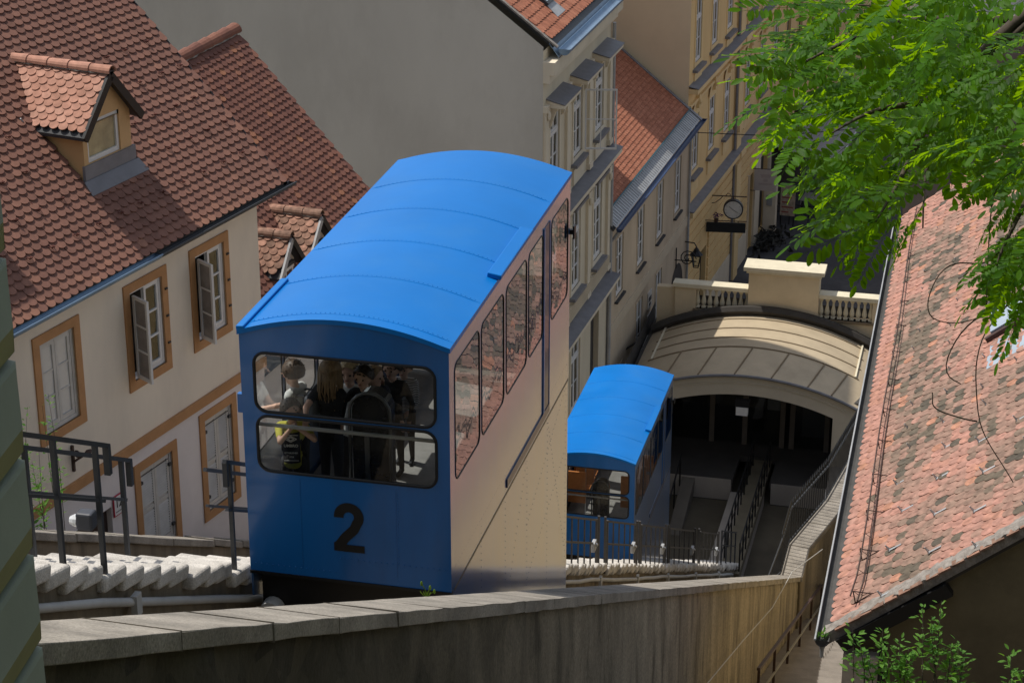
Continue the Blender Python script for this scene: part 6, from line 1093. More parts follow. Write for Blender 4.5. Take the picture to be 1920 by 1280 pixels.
mb.add(V, [(i*4+k,i*4+k+1,(i+1)*4+k+1,(i+1)*4+k) for i in range(30) for k in range(3)]); mb.build('mortar_verge', MORTAR, RH)
# walls
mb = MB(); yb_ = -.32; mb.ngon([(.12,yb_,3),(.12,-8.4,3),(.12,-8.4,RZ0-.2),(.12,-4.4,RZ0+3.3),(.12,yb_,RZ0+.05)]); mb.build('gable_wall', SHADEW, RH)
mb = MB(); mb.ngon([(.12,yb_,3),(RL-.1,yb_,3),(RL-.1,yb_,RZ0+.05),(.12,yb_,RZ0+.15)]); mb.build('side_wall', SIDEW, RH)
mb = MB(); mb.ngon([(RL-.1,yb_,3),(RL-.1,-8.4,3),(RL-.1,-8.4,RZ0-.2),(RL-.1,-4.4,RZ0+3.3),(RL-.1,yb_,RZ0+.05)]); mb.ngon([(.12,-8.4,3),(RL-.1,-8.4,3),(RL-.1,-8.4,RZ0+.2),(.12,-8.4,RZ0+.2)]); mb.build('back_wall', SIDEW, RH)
mb = MB(); mb.box(-.05,.4,yb_-.45,yb_+.12,RZ0-1.3,RZ0-.28); mb.build('corner_pier', M('worn_pier', (.50,.44,.37), .9, .2, 4, stain=(.25,.2,.16), stain_amt=.6, bump=.3), RH, bevel=.02)
mb = MB(); mb.box(.02,.38,yb_-.3,yb_+.02,6,RZ0-1.31); mb.build('corner_pier', bpy.data.materials['worn_pier'], RH, bevel=.02)
mb = MB(); mb.bar((-.02,-.75,RZ0-.05),(-.02,-.75,RZ0-1.1),.09); mb.bar((-.04,-.15,RZ0-.12),(-.04,-1.6,RZ0+.95),.16,.2); mb.build('barge_board', BLACKP, RH)
# snow guard: two bars with cross wires, on triangular brackets
mb = MB()
def gpnt(u, k): return qp(u, .52+.02*math.sin(u*.7)-.10*max(0,(1.0-u)), .06+.16*k)
us_ = [(.35 + i*.55) for i in range(34)]
for k in (.45, 1.0): mb.tube([Vector(gpnt(u,k)) + Vector((0,-.09*(1-k),0)) for u in us_ if u < RL-.2], .013, 5)
sgo = mb.build('snow_guard', RUSTY, RH)
u = .5; mb = MB()
while u < RL-.3: mb.bar(Vector(gpnt(u,.45))+Vector((0,-.05,0)), gpnt(u,1.0), .007); u += .6
mb.build('guard_wire', RUSTY, sgo, kind='stuff')
u = .45
while u < RL-.3:
    m_ = MB(); m_.bar(qp(u,.42,.05), qp(u,.5,.22), .016); m_.bar(qp(u,.5,.22), qp(u,.7,.05), .012); m_.bar(qp(u,.40,.05), qp(u,.72,.05), .016,.01); m_.build('guard_bracket', RUSTY, sgo); u += 1.35
u = .3; q = random.Random(4); k = 0
while u < RL-.6:
    for s in (1.0, 1.75, 2.5, 3.2):
        u_ = u+q.uniform(-.25,.25)+(.5 if int(s*4) % 2 else 0); j = q.uniform(-.12,.12)
        m_ = MB(); m_.bar(qp(u_,s+j-.02,.06), qp(u_,s+j+.2,.055), .045,.008); m_.bar(qp(u_-.03,s+j,.06), qp(u_-.03,s+j-.0,.17), .014); m_.bar(qp(u_-.03,s+j,.17), qp(u_+.05,s+j,.06), .014); m_.bar(qp(u_-.05,s+j,.062), qp(u_+.06,s+j,.062), .014); m_.build('snow_hook', ZINC, RH)
    u += 1.15
# blue-grey roof hatch
m_ = MB(); m_.hexa([qp(6.6,2.5,.06),qp(9.0,2.45,.06),qp(9.0,3.9,.06),qp(6.6,3.9,.06),qp(6.6,2.5,.08),qp(9.0,2.45,.08),qp(9.0,3.9,.08),qp(6.6,3.9,.08)]); fl2 = m_.build('sheet_flashing', M('pale_blue_sheet', (.42,.50,.58), .4, .1, 3, metal=.3), RH)
m_ = MB(); m_.hexa([qp(7.9,2.62,.082),qp(8.9,2.62,.082),qp(8.9,3.8,.082),qp(7.9,3.8,.082),qp(7.9,2.62,.2),qp(8.9,2.62,.2),qp(8.9,3.8,.2),qp(7.9,3.8,.2)]); m_.build('roof_hatch', bpy.data.materials['pale_blue_sheet'], RH)
m_ = MB(); m_.hexa([qp(7.78,2.5,.09),qp(7.88,2.5,.09),qp(7.88,3.9,.09),qp(7.78,3.9,.09),qp(7.78,2.5,.17),qp(7.88,2.5,.17),qp(7.88,3.9,.17),qp(7.78,3.9,.17)]); m_.build('hatch_board', RUSTY, RH)

# ------------------------------------------------------------------ FUNICULAR CARS
CW, CL_, ZT = 1.0625, 5.65, 2.62
def rrect(a0, a1, b0, b1, r, n=5):
    P = []
    for cx_, cy_, st_ in ((a1-r,b1-r,0),(a0+r,b1-r,1),(a0+r,b0+r,2),(a1-r,b0+r,3)):
        for i in range(n+1): an = math.pi/2*(st_+i/n); P.append((cx_+r*math.cos(an), cy_+r*math.sin(an)))
    return P
def panel_holes(mb, a0, a1, b0, b1, holes, fn, r=.11):
    us = sorted({a0,a1,*[h[0] for h in holes],*[h[1] for h in holes]}); zs = sorted({b0,b1,*[h[2] for h in holes],*[h[3] for h in holes]})
    for i in range(len(us)-1):
        for j in range(len(zs)-1):
            cu = (us[i]+us[i+1])/2; cz_ = (zs[j]+zs[j+1])/2
            if any(h[0] < cu < h[1] and h[2] < cz_ < h[3] for h in holes): continue
            mb.ngon([fn(us[i],zs[j]),fn(us[i+1],zs[j]),fn(us[i+1],zs[j+1]),fn(us[i],zs[j+1])])
    for a, b, c, d in holes:
        for cx_, cy_, st_, px_, py_ in ((b-r,d-r,0,b,d),(a+r,d-r,1,a,d),(a+r,c+r,2,a,c),(b-r,c+r,3,b,c)):
            arc_ = [(cx_+r*math.cos(math.pi/2*(st_+i/5)), cy_+r*math.sin(math.pi/2*(st_+i/5))) for i in range(6)]
            for i in range(5): mb.ngon([fn(px_,py_), fn(*arc_[i+1]), fn(*arc_[i])])
def seal_window(parent, hole, fn, nrm, glass, r=.11, w_=.022):
    n_ = Vector(nrm); P = [Vector(fn(*p)) for p in rrect(*hole, r)]
    b = MB(); b.tube([p - n_*w_*.1 for p in P], w_, 6, closed=True); o = b.build('window', BLACK, parent, smooth=True)
    b = MB(); b.ngon([p - n_*.002 for p in P]); b.build('pane', glass, o); return o
def roof_z(x): return ZT + .19*(1-(x/CW)**2)
def make_car(name, label, loc, number, seat_mat, lower=False):
    t = thing(name, label, 'funicular car', loc, 0, 'funicular cars')
    fh = [(-.92,.92,1.80,2.43),(-.915,.925,1.155,1.755)]
    sh = [(.20,1.18,1.15,2.40),(1.27,2.24,1.15,2.40),(2.35,3.32,1.15,2.40),(3.42,4.15,1.15,2.40),(4.60,5.52,1.15,2.40)]
    m_ = MB(); panel_holes(m_, -CW, CW, 0, 2.5, fh, lambda a, b: (a, 0, b))
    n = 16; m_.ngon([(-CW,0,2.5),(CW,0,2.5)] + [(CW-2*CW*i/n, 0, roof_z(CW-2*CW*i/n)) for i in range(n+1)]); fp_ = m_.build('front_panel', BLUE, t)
    for x in (-.495, .5):
        b = MB(); b.box(x-.003,x+.003,-.0035,-.0005,.12,1.1); b.build('panel_seam', BLUE, fp_)
    b = MB()
    for i in range(34): b.ball((-1.0+i*.0606,-.001,.26 if i > 14 else .1),.008,4)
    for i in range(22): b.ball((.52,-.001,.28+i*.036),.007,4)
    b.build('rivets', BLUE, fp_, kind='stuff')
    m_ = MB(); m_.hexa([(-CW-.003,-.012,-.02),(CW+.003,-.012,-.02),(CW+.003,.05,-.02),(-CW-.003,.05,-.02),(-CW-.003,-.012,.012),(CW+.003,-.012,.012),(CW+.003,.05,.012),(-CW-.003,.05,.012)]); m_.build('bottom_edge', BLACKP, t)
    for hq in fh: seal_window(fp_, hq, lambda a, b: (a, 0, b), (0,-1,0), CARFRONT, .12, .017)
    m_ = MB(); panel_holes(m_, -CW, CW, 0, 2.5, [(-.92,.92,1.3,2.43)], lambda a, b: (a, CL_, b)); m_.ngon([(-CW,CL_,2.5),(CW,CL_,2.5)] + [(CW-2*CW*i/n, CL_, roof_z(CW-2*CW*i/n)) for i in range(n+1)]); rp_ = m_.build('rear_panel', BLUE, t)
    seal_window(rp_, (-.92,.92,1.3,2.43), lambda a, b: (a, CL_, b), (0,1,0), CARFRONT, .12, .024)
    for s in (-1, 1):
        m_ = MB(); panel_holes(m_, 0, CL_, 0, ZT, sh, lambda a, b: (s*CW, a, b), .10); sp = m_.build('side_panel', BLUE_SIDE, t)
        for hq in sh: seal_window(sp, hq, lambda a, b: (s*CW, a, b), (s,0,0), CARGLASS, .10, .009)
        b = MB(); b.prism([(s*(CW-.006),0,0),(s*(CW-.006),CL_,0),(s*(CW-.006),CL_,-2.95),(s*(CW-.006),0,-.28)],(-s*.02,0,0)); b.build('skirt_plate', BLUE_SIDE, t)
        b = MB(); rx = s*(CW+.001)
        for y_ in (.16,1.22,2.3,3.37,4.46,5.52):
            zz = .23; zb = -.2-.48*y_
            while zz > zb: b.ball((rx-s*.001,y_,zz),.0038,4); zz -= .08
        for (ya,za,yb2,zb2) in ((.1,.24,5.6,.24),(.1,-.03,5.6,-.03),(3.37,-.03,2.5,-1.2),(3.37,-.9,5.5,-.05),(4.46,-.03,5.5,-2.3),(3.4,-1.6,5.5,-.9)):
            k = int(math.hypot(yb2-ya,zb2-za)/.08)
            for i in range(k): b.ball((rx-s*.002, ya+(yb2-ya)*i/k, za+(zb2-za)*i/k),.0038,4)
        b.build('rivets', BLUE_SIDE, sp, kind='stuff')
        b = MB(); b.box(min(s*CW,s*(CW+.003)),max(s*CW,s*(CW+.003)),.1,CL_-.02,-.022,.006); b.build('floor_joint', M('grimy_joint', (.10,.08,.06), .8, .5, 6, coat=.3) if 'grimy_joint' not in bpy.data.materials else bpy.data.materials['grimy_joint'], sp)
        b = MB(); b.box(min(s*CW,s*(CW+.008)),max(s*CW,s*(CW+.008)),4.22,4.47,.17,2.44); b.build('door_slot', M('navy_slot', (.006,.02,.07), .4, coat=.3) if 'navy_slot' not in bpy.data.materials else bpy.data.materials['navy_slot'], t)
        b = MB(); xa_, xb_ = sorted((s*CW, s*(CW+.014))); b.box(xa_,xb_,2.35,4.5,.06,.10); b.box(xa_,xb_,2.35,4.5,.10,.16); b.build('door_track', bpy.data.materials['navy_slot'], t)
        b = MB(); b.box(xa_,xb_,4.17,4.22,.16,2.44); b.box(xa_,xb_,4.47,4.50,.16,2.44); b.build('door_edge', BLUE, t)
    # roof
    m_ = MB(); n = 24; nr_ = 12; ov_ = .016; V = []
    for j in range(nr_+1):
        y_ = -ov_ + (CL_+2*ov_)*j/nr_
        for i in range(n+1):
            x = (-1 + 2*i/n)*(CW+ov_); V.append((x, y_, roof_z(max(-CW,min(CW,x))) + .035))
    k = n+1; m_.add(V, [(j*k+i, j*k+i+1, (j+1)*k+i+1, (j+1)*k+i) for j in range(nr_) for i in range(n)])
    base_ = len(m_.v); V2 = [(v[0], v[1], v[2]-.05) for v in V]
    m_.add(V2, [(j*k+i, (j+1)*k+i, (j+1)*k+i+1, j*k+i+1) for j in range(nr_) for i in range(n)])
    F = []
    for i in range(n): F.append((i, i+base_, i+1+base_, i+1)); F.append((nr_*k+i, nr_*k+i+1, nr_*k+i+1+base_, nr_*k+i+base_))
    for j in range(nr_): F.append((j*k, (j+1)*k, (j+1)*k+base_, j*k+base_)); F.append((j*k+n, j*k+n+base_, (j+1)*k+n+base_, (j+1)*k+n))
    allv = list(m_.v)
    for f_ in F: m_.add([allv[i] for i in f_], [(0,1,2,3)])
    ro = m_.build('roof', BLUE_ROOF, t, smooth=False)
    ro.data.polygons.foreach_set('use_smooth', [i < n*nr_ for i in range(len(ro.data.polygons))])
    for y_ in (.14, 1.22, 2.32, 3.42, 4.50):
        b = MB(); b.tube([((-1+2*i/16)*(CW+.01), y_, roof_z((-1+2*i/16)*CW)+.0335) for i in range(17)], .0045, 5); se = b.build('roof_seam', BLUE_ROOF, ro)
        b = MB()
        for i in range(42):
            x = (-1+2*(i+.5)/42)*CW*.97; b.ball((x, y_+.03, roof_z(x)+.035), .0065, 4)
        b.build('rivets', BLUE_ROOF, se, kind='stuff')
    b = MB(); b.prism([(CW-.10,1.9,ZT+.06),(CW+.05,1.9,ZT+.035),(CW+.05,3.4,ZT+.035),(CW-.10,3.4,ZT+.06)],(0.01,0,.055)); b.build('door_drip_rail', BLUE_ROOF, ro, bevel=.01)
    b = MB(); b.prism([(-CW+.06,-.02,ZT+.04),(-CW-.025,-.01,ZT+.03),(-CW-.025,1.35,ZT+.03),(-CW+.06,1.35,ZT+.04)],(0,0,.045)); b.build('drip_rail', BLUE_ROOF, ro, bevel=.01)
    b = MB(); b.box(CW,CW+.04,5.64,5.70,1.88,1.94); b.box(CW+.04,CW+.06,5.62,5.72,1.83,1.99); b.build('lamp_bracket', BLACKP, t)
    b = MB(); b.box(-CW-.06,-CW,.03,.09,1.75,1.95); b.build('left_bracket', BLUE, t)
    # interior
    b = MB()
    for ya, yb2, zf in ((.05,1.35,.42),(1.35,2.8,.18),(2.8,5.6,-.05)): b.box(-CW+.03,CW-.03,ya,yb2-.002,zf-.06,zf)
    b.build('floor', M('grey_lino', (.25,.24,.23), .6, .2, 4) if 'grey_lino' not in bpy.data.materials else bpy.data.materials['grey_lino'], t)
    b = MB(); b.hexa([(-CW+.04,.05,2.50),(CW-.04,.05,2.50),(CW-.04,CL_-.05,2.50),(-CW+.04,CL_-.05,2.50),(-CW+.04,.05,2.53),(CW-.04,.05,2.53),(CW-.04,CL_-.05,2.53),(-CW+.04,CL_-.05,2.53)]); b.build('ceiling', WHITE_D, t)
    for s in (-1, 1):
        b = MB(); b.box(min(s*.62,s*1.03),max(s*.62,s*1.03),2.9,4.1,.36,.42); b.box(min(s*.98,s*1.03),max(s*.98,s*1.03),2.9,4.1,.42,1.08); b.build('bench', seat_mat, t)
        if lower:
            for k in range(3): b = MB(); b.box(min(s*.45,s*.9),max(s*.45,s*.9),1.5+k*1.1,1.56+k*1.1,.7,1.55-.2*k); b.build('seat_back', seat_mat, t)
    for x in (-.55, .55):
        b = MB(); b.tube([(x,2.0,.1),(x,2.0,2.5)],.018,8); b.build('grab_pole', STEEL, t)
    b = MB(); b.tube([(-.98,.13,1.60),(.98,.13,1.60)],.021,8); b.build('handrail', GREYPIPE, t, smooth=True)
    b = MB(); P = [(.16+.19*math.cos(math.pi*i/12), 1.75+.2*math.sin(math.pi*i/12)) for i in range(13)]
    b.prism([(-.03,.32,.42),(.35,.32,.42)]+[(x,.32,z) for x, z in P],(0,.22,0)); dk = b.build('control_desk', M('desk_black', (.02,.021,.023), .25, .2, 4, coat=.5) if 'desk_black' not in bpy.data.materials else bpy.data.materials['desk_black'], t)
    b = MB(); b.tube([(-.05,.3,.6)]+[(-.05+.0,.3,1.75)]+[(.16-.21*math.cos(math.pi*i/10),.3,1.75+.22*math.sin(math.pi*i/10)) for i in range(1,11)]+[(.37,.3,.6)],.018,7); b.build('desk_trim', M('desk_steel', (.16,.165,.17), .35, metal=.6) if 'desk_steel' not in bpy.data.materials else bpy.data.materials['desk_steel'], dk, smooth=True)
    b = MB(); b.box(.10,.15,.296,.318,1.0,1.5); b.build('desk_plate', bpy.data.materials['desk_steel'], dk)
    # underframe and wheels
    b = MB(); b.box(-.98,.98,.10,.3,-.62,-.03); b.prism([(-.92,.3,-.3),(-.92,CL_-.05,-3.0),(-.92,CL_-.05,-.1),(-.92,.3,-.1)],(.12,0,0)); b.prism([(.80,.3,-.3),(.80,CL_-.05,-3.0),(.80,CL_-.05,-.1),(.80,.3,-.1)],(.12,0,0)); b.box(-.95,.95,CL_-.3,CL_-.08,-3.0,-.08); b.build('underframe', BLACKP, t)
    for yw_, zw in ((.48,-.62),(4.9,-2.92)):
        for s in (-1, 1):
            b = MB(); b.lathe([(.04,-.05),(.19,-.05),(.19,.03),(.22,.03),(.22,.06),(.04,.06)],(s*.66,yw_,zw),18,'x'); wh = b.build('wheel', DARKMET, t)
    b = MB(); b.lathe([(.05,-.09),(.115,-.09),(.12,.05),(.05,.05)],(-.86,.04,-.44),16,'y'); b.lathe([(.001,-.07),(.05,-.07),(.05,-.06),(.001,-.06)],(-.86,.04,-.44),16,'y'); b.build('buffer', GREYPIPE, t)
    if number:
        def stroke(pts, w_):
            b2 = MB(); P = [Vector((p[0],0,p[1])) for p in pts]; V = []
            for i, p in enumerate(P):
                d = (P[min(i+1,len(P)-1)]-P[max(i-1,0)]).normalized(); nn = Vector((-d.z,0,d.x))
                V += [p+nn*w_/2+Vector((0,-.005,0)), p-nn*w_/2+Vector((0,-.005,0))]
            b2.add(V, [(2*i,2*i+1,2*i+3,2*i+2) for i in range(len(P)-1)]); return b2
        cx_, cz_, r_ = .008, .735, .105
        pts = [(cx_+r_*math.cos(R(a)), cz_+r_*math.sin(R(a))) for a in range(188, -42, -12)]
        pts += [(.06,.60),(-.035,.50),(-.105,.40)]
        b = stroke(pts, .102); b.ngon([(-.155,-.006,.345),(.165,-.006,.345),(.165,-.006,.425),(-.155,-.006,.425)]); b.ngon([(-.155,-.0055,.36),(-.155,-.0055,.435),(-.06,-.0055,.5),(-.02,-.0055,.42)])
        b.build('number_two', BLACK, fp_)
    return t
CAR_LOC = Vector((-6.06, 18.47, 22.64))
car = make_car('funicular_car', 'bright blue funicular car with a black number 2 on its front, full of passengers', CAR_LOC, True, M('navy_seat', (.015,.03,.09), .6))
car2 = make_car('funicular_car', 'smaller blue funicular car farther down the left track, empty with orange seats', CAR_LOC + Vector((-3.02, 28.29, -14.62)), False, M('orange_wood', (.55,.20,.06), .5, .15, 6), True)

# ------------------------------------------------------------------ PASSENGERS
SKIN = M('skin', (.62,.38,.28), .55, .06, 9)
def cloth(n, c): return M(n, c, .85, .12, 14, bump=.1, bscale=60)
NAVY, BLKC, WHT, YLW, GRYC, KHAKI = cloth('black_cloth',(.012,.012,.014)), cloth('dark_navy_cloth',(.014,.016,.026)), cloth('white_cloth',(.62,.62,.60)), cloth('yellow_green_cloth',(.50,.46,.07)), cloth('grey_cloth',(.12,.13,.15)), cloth('dark_trousers',(.03,.032,.04))
def striped():
    m, N, L, b = nodes('striped_cloth'); g = N.new('ShaderNodeTexCoord'); wv = N.new('ShaderNodeTexWave'); wv.bands_direction = 'Z'; wv.inputs['Scale'].default_value = 18
    L.new(g.outputs['Object'], wv.inputs[0]); r = N.new('ShaderNodeValToRGB'); r.color_ramp.interpolation = 'CONSTANT'; r.color_ramp.elements[1].position = .5; r.color_ramp.elements[0].color = (.05,.05,.06,1); r.color_ramp.elements[1].color = (.5,.5,.5,1); L.new(wv.outputs[0], r.inputs[0]); L.new(r.outputs[0], b.inputs[0]); b.inputs['Roughness'].default_value = .85; return m
STRIPE = striped()
def capsule(mb, a, b, ra, rb, n=10):
    a, b = Vector(a), Vector(b); d = b - a; l = d.length
    if l < 1e-5: mb.ball(a, ra, 8); return
    d /= l; x = d.cross(Vector((0,0,1)))
    if x.length < 1e-3: x = d.cross(Vector((1,0,0)))
    x.normalize(); y_ = d.cross(x); prof = []
    for i in range(5): an = -math.pi/2+math.pi/2*i/4; prof.append((max(1e-3, ra*math.cos(an)), ra*math.sin(an)))
    for i in range(1 if abs(ra-rb) > 1e-9 else 1, 6): an = math.pi/2*(i-1)/4; prof.append((max(1e-3, rb*math.cos(an)), l + rb*math.sin(an)))
    V = [a + d*h + x*(r*math.cos(6.28318*j/n)) + y_*(r*math.sin(6.28318*j/n)) for r, h in prof for j in range(n)]
    F = [(i*n+j, i*n+(j+1) % n, (i+1)*n+(j+1) % n, (i+1)*n+j) for i in range(len(prof)-1) for j in range(n)]
    mb.add(V, F + [tuple(range(n))[::-1], tuple(range((len(prof)-1)*n, len(prof)*n))])
def person(label, loc, rz, h, top, legs, hair, hair_c, armL, armR, lean=0.0, short=True, hair_len=.0, head_turn=0.0, kid=True, sit=False):
    """Standing figure of height h facing -y, one continuous remeshed skin; arm targets are hand points in local coordinates."""
    t = thing('person', label, 'person', loc, rz, 'passengers in the car')
    k = h/1.7 if not kid else h/1.62; caps = []
    def C_(a, b, ra, rb, m): caps.append((Vector(a), Vector(b), ra, rb, m))
    hip = .50*h; sh_z = .80*h; hw = .085*k*(1.0); sw = .165*k; ly = -lean
    for s in (-1, 1):
        C_((s*hw,0,hip),(s*hw*1.05,-.01,.27*h),.080*k,.055*k,legs); C_((s*hw*1.05,-.01,.27*h),(s*hw*1.1,.01,.05*h),.055*k,.036*k,legs); C_((s*hw*1.1,.01,.03*h),(s*hw*1.2,-.13*k,.022*h),.037*k,.032*k,legs)
    C_((-.045*k,0,hip),(.045*k,0,hip),.10*k,.10*k,top); C_((0,.01,hip+.03),(0,ly*.5,.64*h),.112*k,.118*k,top); C_((-.05*k,ly*.8,.73*h),(.05*k,ly*.8,.73*h),.112*k,.112*k,top); C_((-sw*.8,ly,sh_z),(sw*.8,ly,sh_z),.062*k,.062*k,top)
    C_((0,ly,sh_z),(0,ly*1.1-.01,.865*h),.052*k,.047*k,SKIN)
    hc = Vector((0, ly*1.15-.02, .928*h)); hs = .066*h if not kid else .076*h; hs = min(hs, .112); ht = head_turn
    fwd_ = Vector((math.sin(ht), -math.cos(ht), 0)); sd_ = Vector((math.cos(ht), math.sin(ht), 0))
    C_(hc+Vector((0,0,.022)), hc-fwd_*.018+Vector((0,0,.03)), hs*.96, hs*.96, SKIN); C_(hc+fwd_*.02-Vector((0,0,hs*.45)), hc+fwd_*.03-Vector((0,0,hs*.72)), hs*.62, hs*.45, SKIN)
    C_(hc+fwd_*(hs*.9)+Vector((0,0,hs*.12)), hc+fwd_*(hs*1.12)-Vector((0,0,hs*.18)), hs*.10, hs*.15, SKIN)
    for s in (-1, 1): C_(hc+sd_*(s*hs*.92)+Vector((0,0,hs*.1)), hc+sd_*(s*hs*.98)-Vector((0,0,hs*.18)), hs*.13, hs*.12, SKIN)
    for s, tgt in ((-1, armL), (1, armR)):
        S_ = Vector((s*sw, ly, sh_z-.01)); ua, fa = .172*h, .150*h
        if tgt is None: tgt = (s*(sw+.05), ly*.4+.0, hip-.02)
        T = Vector(tgt); v = T - S_; d = min(v.length, (ua+fa)*.985); v.normalize(); T = S_ + v*d
        a_ = (ua*ua - fa*fa + d*d)/(2*d); hgt = math.sqrt(max(0, ua*ua - a_*a_)); pole = Vector((s*.6, .5, -.6)); pole = (pole - v*pole.dot(v)).normalized(); E_ = S_ + v*a_ + pole*hgt
        midp = S_.lerp(E_, .62); C_(S_, midp, .052*k, .047*k, top); C_(midp, E_, .040*k, .036*k, SKIN if short else top); C_(E_, T, .037*k, .025*k, SKIN if short else top)
        hd = (T - E_).normalized(); C_(T, T+hd*.05*k*1.2, .027*k, .030*k, SKIN)
        side = hd.cross(Vector((0,0,1)));  side = side.normalized() if side.length > .01 else Vector((1,0,0))
        for q_ in range(4):
            f0 = T + hd*.075*k + side*((q_-1.5)*.017*k); ln_ = (.03,.036,.034,.026)[q_]*k; f1 = f0+hd*ln_+Vector((0,0,-.006)); f2 = f1+hd*ln_*.45+Vector((0,0,-.024*k)); C_(f0,f1,.0088,.008,SKIN); C_(f1,f2,.008,.0072,SKIN)
        C_(T+hd*.03*k-side*.022*k*s, T+hd*.06*k-side*.045*k*s+Vector((0,0,-.012)), .010, .0085, SKIN)
    mb = MB()
    for a, b, ra, rb, m in caps: capsule(mb, a, b, ra, rb)
    me = bpy.data.meshes.new('tmp'); me.from_pydata(mb.v, [], mb.f); o = bpy.data.objects.new('tmp', me); COL.objects.link(o)
    rm = o.modifiers.new('r', 'REMESH'); rm.mode = 'VOXEL'; rm.voxel_size = .0105; sm = o.modifiers.new('s', 'SMOOTH'); sm.factor = .5; sm.iterations = 2
    dg = bpy.context.evaluated_depsgraph_get(); me2 = bpy.data.meshes.new_from_object(o.evaluated_get(dg)); bpy.data.objects.remove(o); bpy.data.meshes.remove(me)
    mats = []
    for c in caps:
        if c[4] not in mats: mats.append(c[4])
    for m in mats: me2.materials.append(m)
    n = len(me2.polygons); ctr = np.empty(n*3); me2.polygons.foreach_get('center', ctr); ctr = ctr.reshape(-1,3); best = np.full(n, 9e9); idx = np.zeros(n, int)
    for a, b, ra, rb, m in caps:
        A = np.array(a); D = np.array(b)-A; L2_ = max(1e-9, D@D); tt = np.clip(((ctr-A)@D)/L2_, 0, 1); dist = np.linalg.norm(ctr-(A+tt[:,None]*D), axis=1) - (ra+(rb-ra)*tt)
        w_ = dist < best; best[w_] = dist[w_]; idx[w_] = mats.index(m)
    me2.polygons.foreach_set('material_index', idx); me2.polygons.foreach_set('use_smooth', [True]*n); me2.name = 'body'; link('body', me2, t)
    # eyes, mouth
    f = MB()
    for s in (-1, 1): f.ball(hc+fwd_*(hs*.93)+sd_*(s*hs*.36)+Vector((0,0,hs*.12)), hs*.10, 5)
    f.build('eyes', BLACKP, t)
    f = MB(); f.ball(hc+fwd_*(hs*.92)-Vector((0,0,hs*.46)), hs*.2, 5, 0, (1,.35,.3)); f.build('mouth', M('lips',(.35,.13,.11),.5) if 'lips' not in bpy.data.materials else bpy.data.materials['lips'], t)
    # hair: scalp shell plus hanging locks
    f = MB(); q = random.Random(hash(label) % 999); hrm = bpy.data.materials.get(hair_c[0]) or M(hair_c[0], hair_c[1], .5, .35, 40, streak=.1, spec=.4)
    n1, n2 = 12, 20; V = []; hv = hc+Vector((0,0,.026))-fwd_*.010
    for i in range(n1+1):
        for j in range(n2):
            az_ = 6.28318*j/n2; front = max(0, math.cos(az_)); lim = 1.95 - 1.0*front**1.5; el_ = lim*i/n1
            rr_ = hs*(1.10+.03*q.random())
            V.append(hv + (fwd_*math.cos(az_)+sd_*math.sin(az_))*(rr_*math.sin(el_)) + Vector((0,0,rr_*math.cos(el_)*1.02)))
    f.add(V, [(i*n2+j, i*n2+(j+1) % n2, (i+1)*n2+(j+1) % n2, (i+1)*n2+j) for i in range(n1) for j in range(n2)])
    if hair_len:
        for j in range(46):
            az_ = R(q.uniform(62, 298)); d_ = fwd_*math.cos(az_)+sd_*math.sin(az_); st_ = hv+d_*(hs*1.03)+Vector((0,0,q.uniform(-.02,.03))); ln_ = hair_len*q.uniform(.75,1.05)
            f.tube([st_, st_+d_*.015+Vector((0,0,-ln_*.35)), st_+d_*.022+Vector((q.gauss(0,.008),q.gauss(0,.008),-ln_*.7)), st_+d_*.006+Vector((q.gauss(0,.015),q.gauss(0,.015),-ln_))], .016, 5, r1=.004)
    else:
        for j in range(60):
            az_ = q.uniform(0,6.28); el_ = q.uniform(0,1.5); d_ = (fwd_*math.cos(az_)+sd_*math.sin(az_))*math.sin(el_)+Vector((0,0,math.cos(el_))); p = hv+d_*hs*1.06; f.tube([p, p+d_*.012+Vector((q.gauss(0,.01),q.gauss(0,.01),.004))], .010, 4, r1=.003)
    f.build('hair', hrm, t, smooth=True)
    return t
BROWN, BLOND, DBLOND, DARKB = ('brown_hair',(.085,.05,.028)), ('blond_hair',(.42,.30,.15)), ('light_brown_hair',(.26,.165,.085)), ('dark_hair',(.03,.02,.015))
F1, F2, F3 = .42, .18, -.05
def cl(x, y, z): return CAR_LOC + Vector((x, y, z))
boy = person('boy in a yellow-green shirt with a black print, hands up at the front rail', cl(-.70,.42,F1), R(12), 1.33, YLW, KHAKI, 'short', DARKB, (.02,-.26,1.14), (.10,-.24,1.13), .02, head_turn=.5)
# shirt print panel follows the chest
pp = MB(); V = []
for j in range(9):
    for i in range(7):
        a = R(-46+i*92/6); z = .70+.34*j/8; V.append((.116*math.sin(a)*1.05, -.018-.128*math.cos(a), z))
pp.add(V, [(j*7+i, j*7+i+1, (j+1)*7+i+1, (j+1)*7+i) for j in range(8) for i in range(6)]); prn = pp.build('shirt_print', BLKC, boy, smooth=True)
text('UMBRO', .042, prn, (.0,-.150,.90), (R(90),0,0), WHT, .001, .001); text('ESTABLISHED', .023, prn, (.0,-.150,.82), (R(90),0,0), WHT, .001, .0005); text('1924', .026, prn, (.0,-.150,.775), (R(90),0,0), WHT, .001, .0005)
pp = MB()
for sc_ in (1, .55):
    D_p = [Vector((sc_*.06*a, -.151, .975+sc_*.032*b)) for a, b in ((-1,0),(0,1),(1,0),(0,-1))]
    for i in range(4): pp.bar(D_p[i], D_p[(i+1) % 4], .008, .003, up=(0,1,0))
for z in (.735, 1.015): pp.bar((-.075,-.148,z),(.075,-.148,z),.006,.003,up=(0,1,0))
pp.build('shirt_logo', WHT, prn)
b2 = person('boy with cropped brown hair in a white shirt, leaning to the left of the car', cl(-.80,.95,F1), R(-100), 1.50, WHT, KHAKI, 'short', BROWN, (.12,-.34,1.00), None, .04)
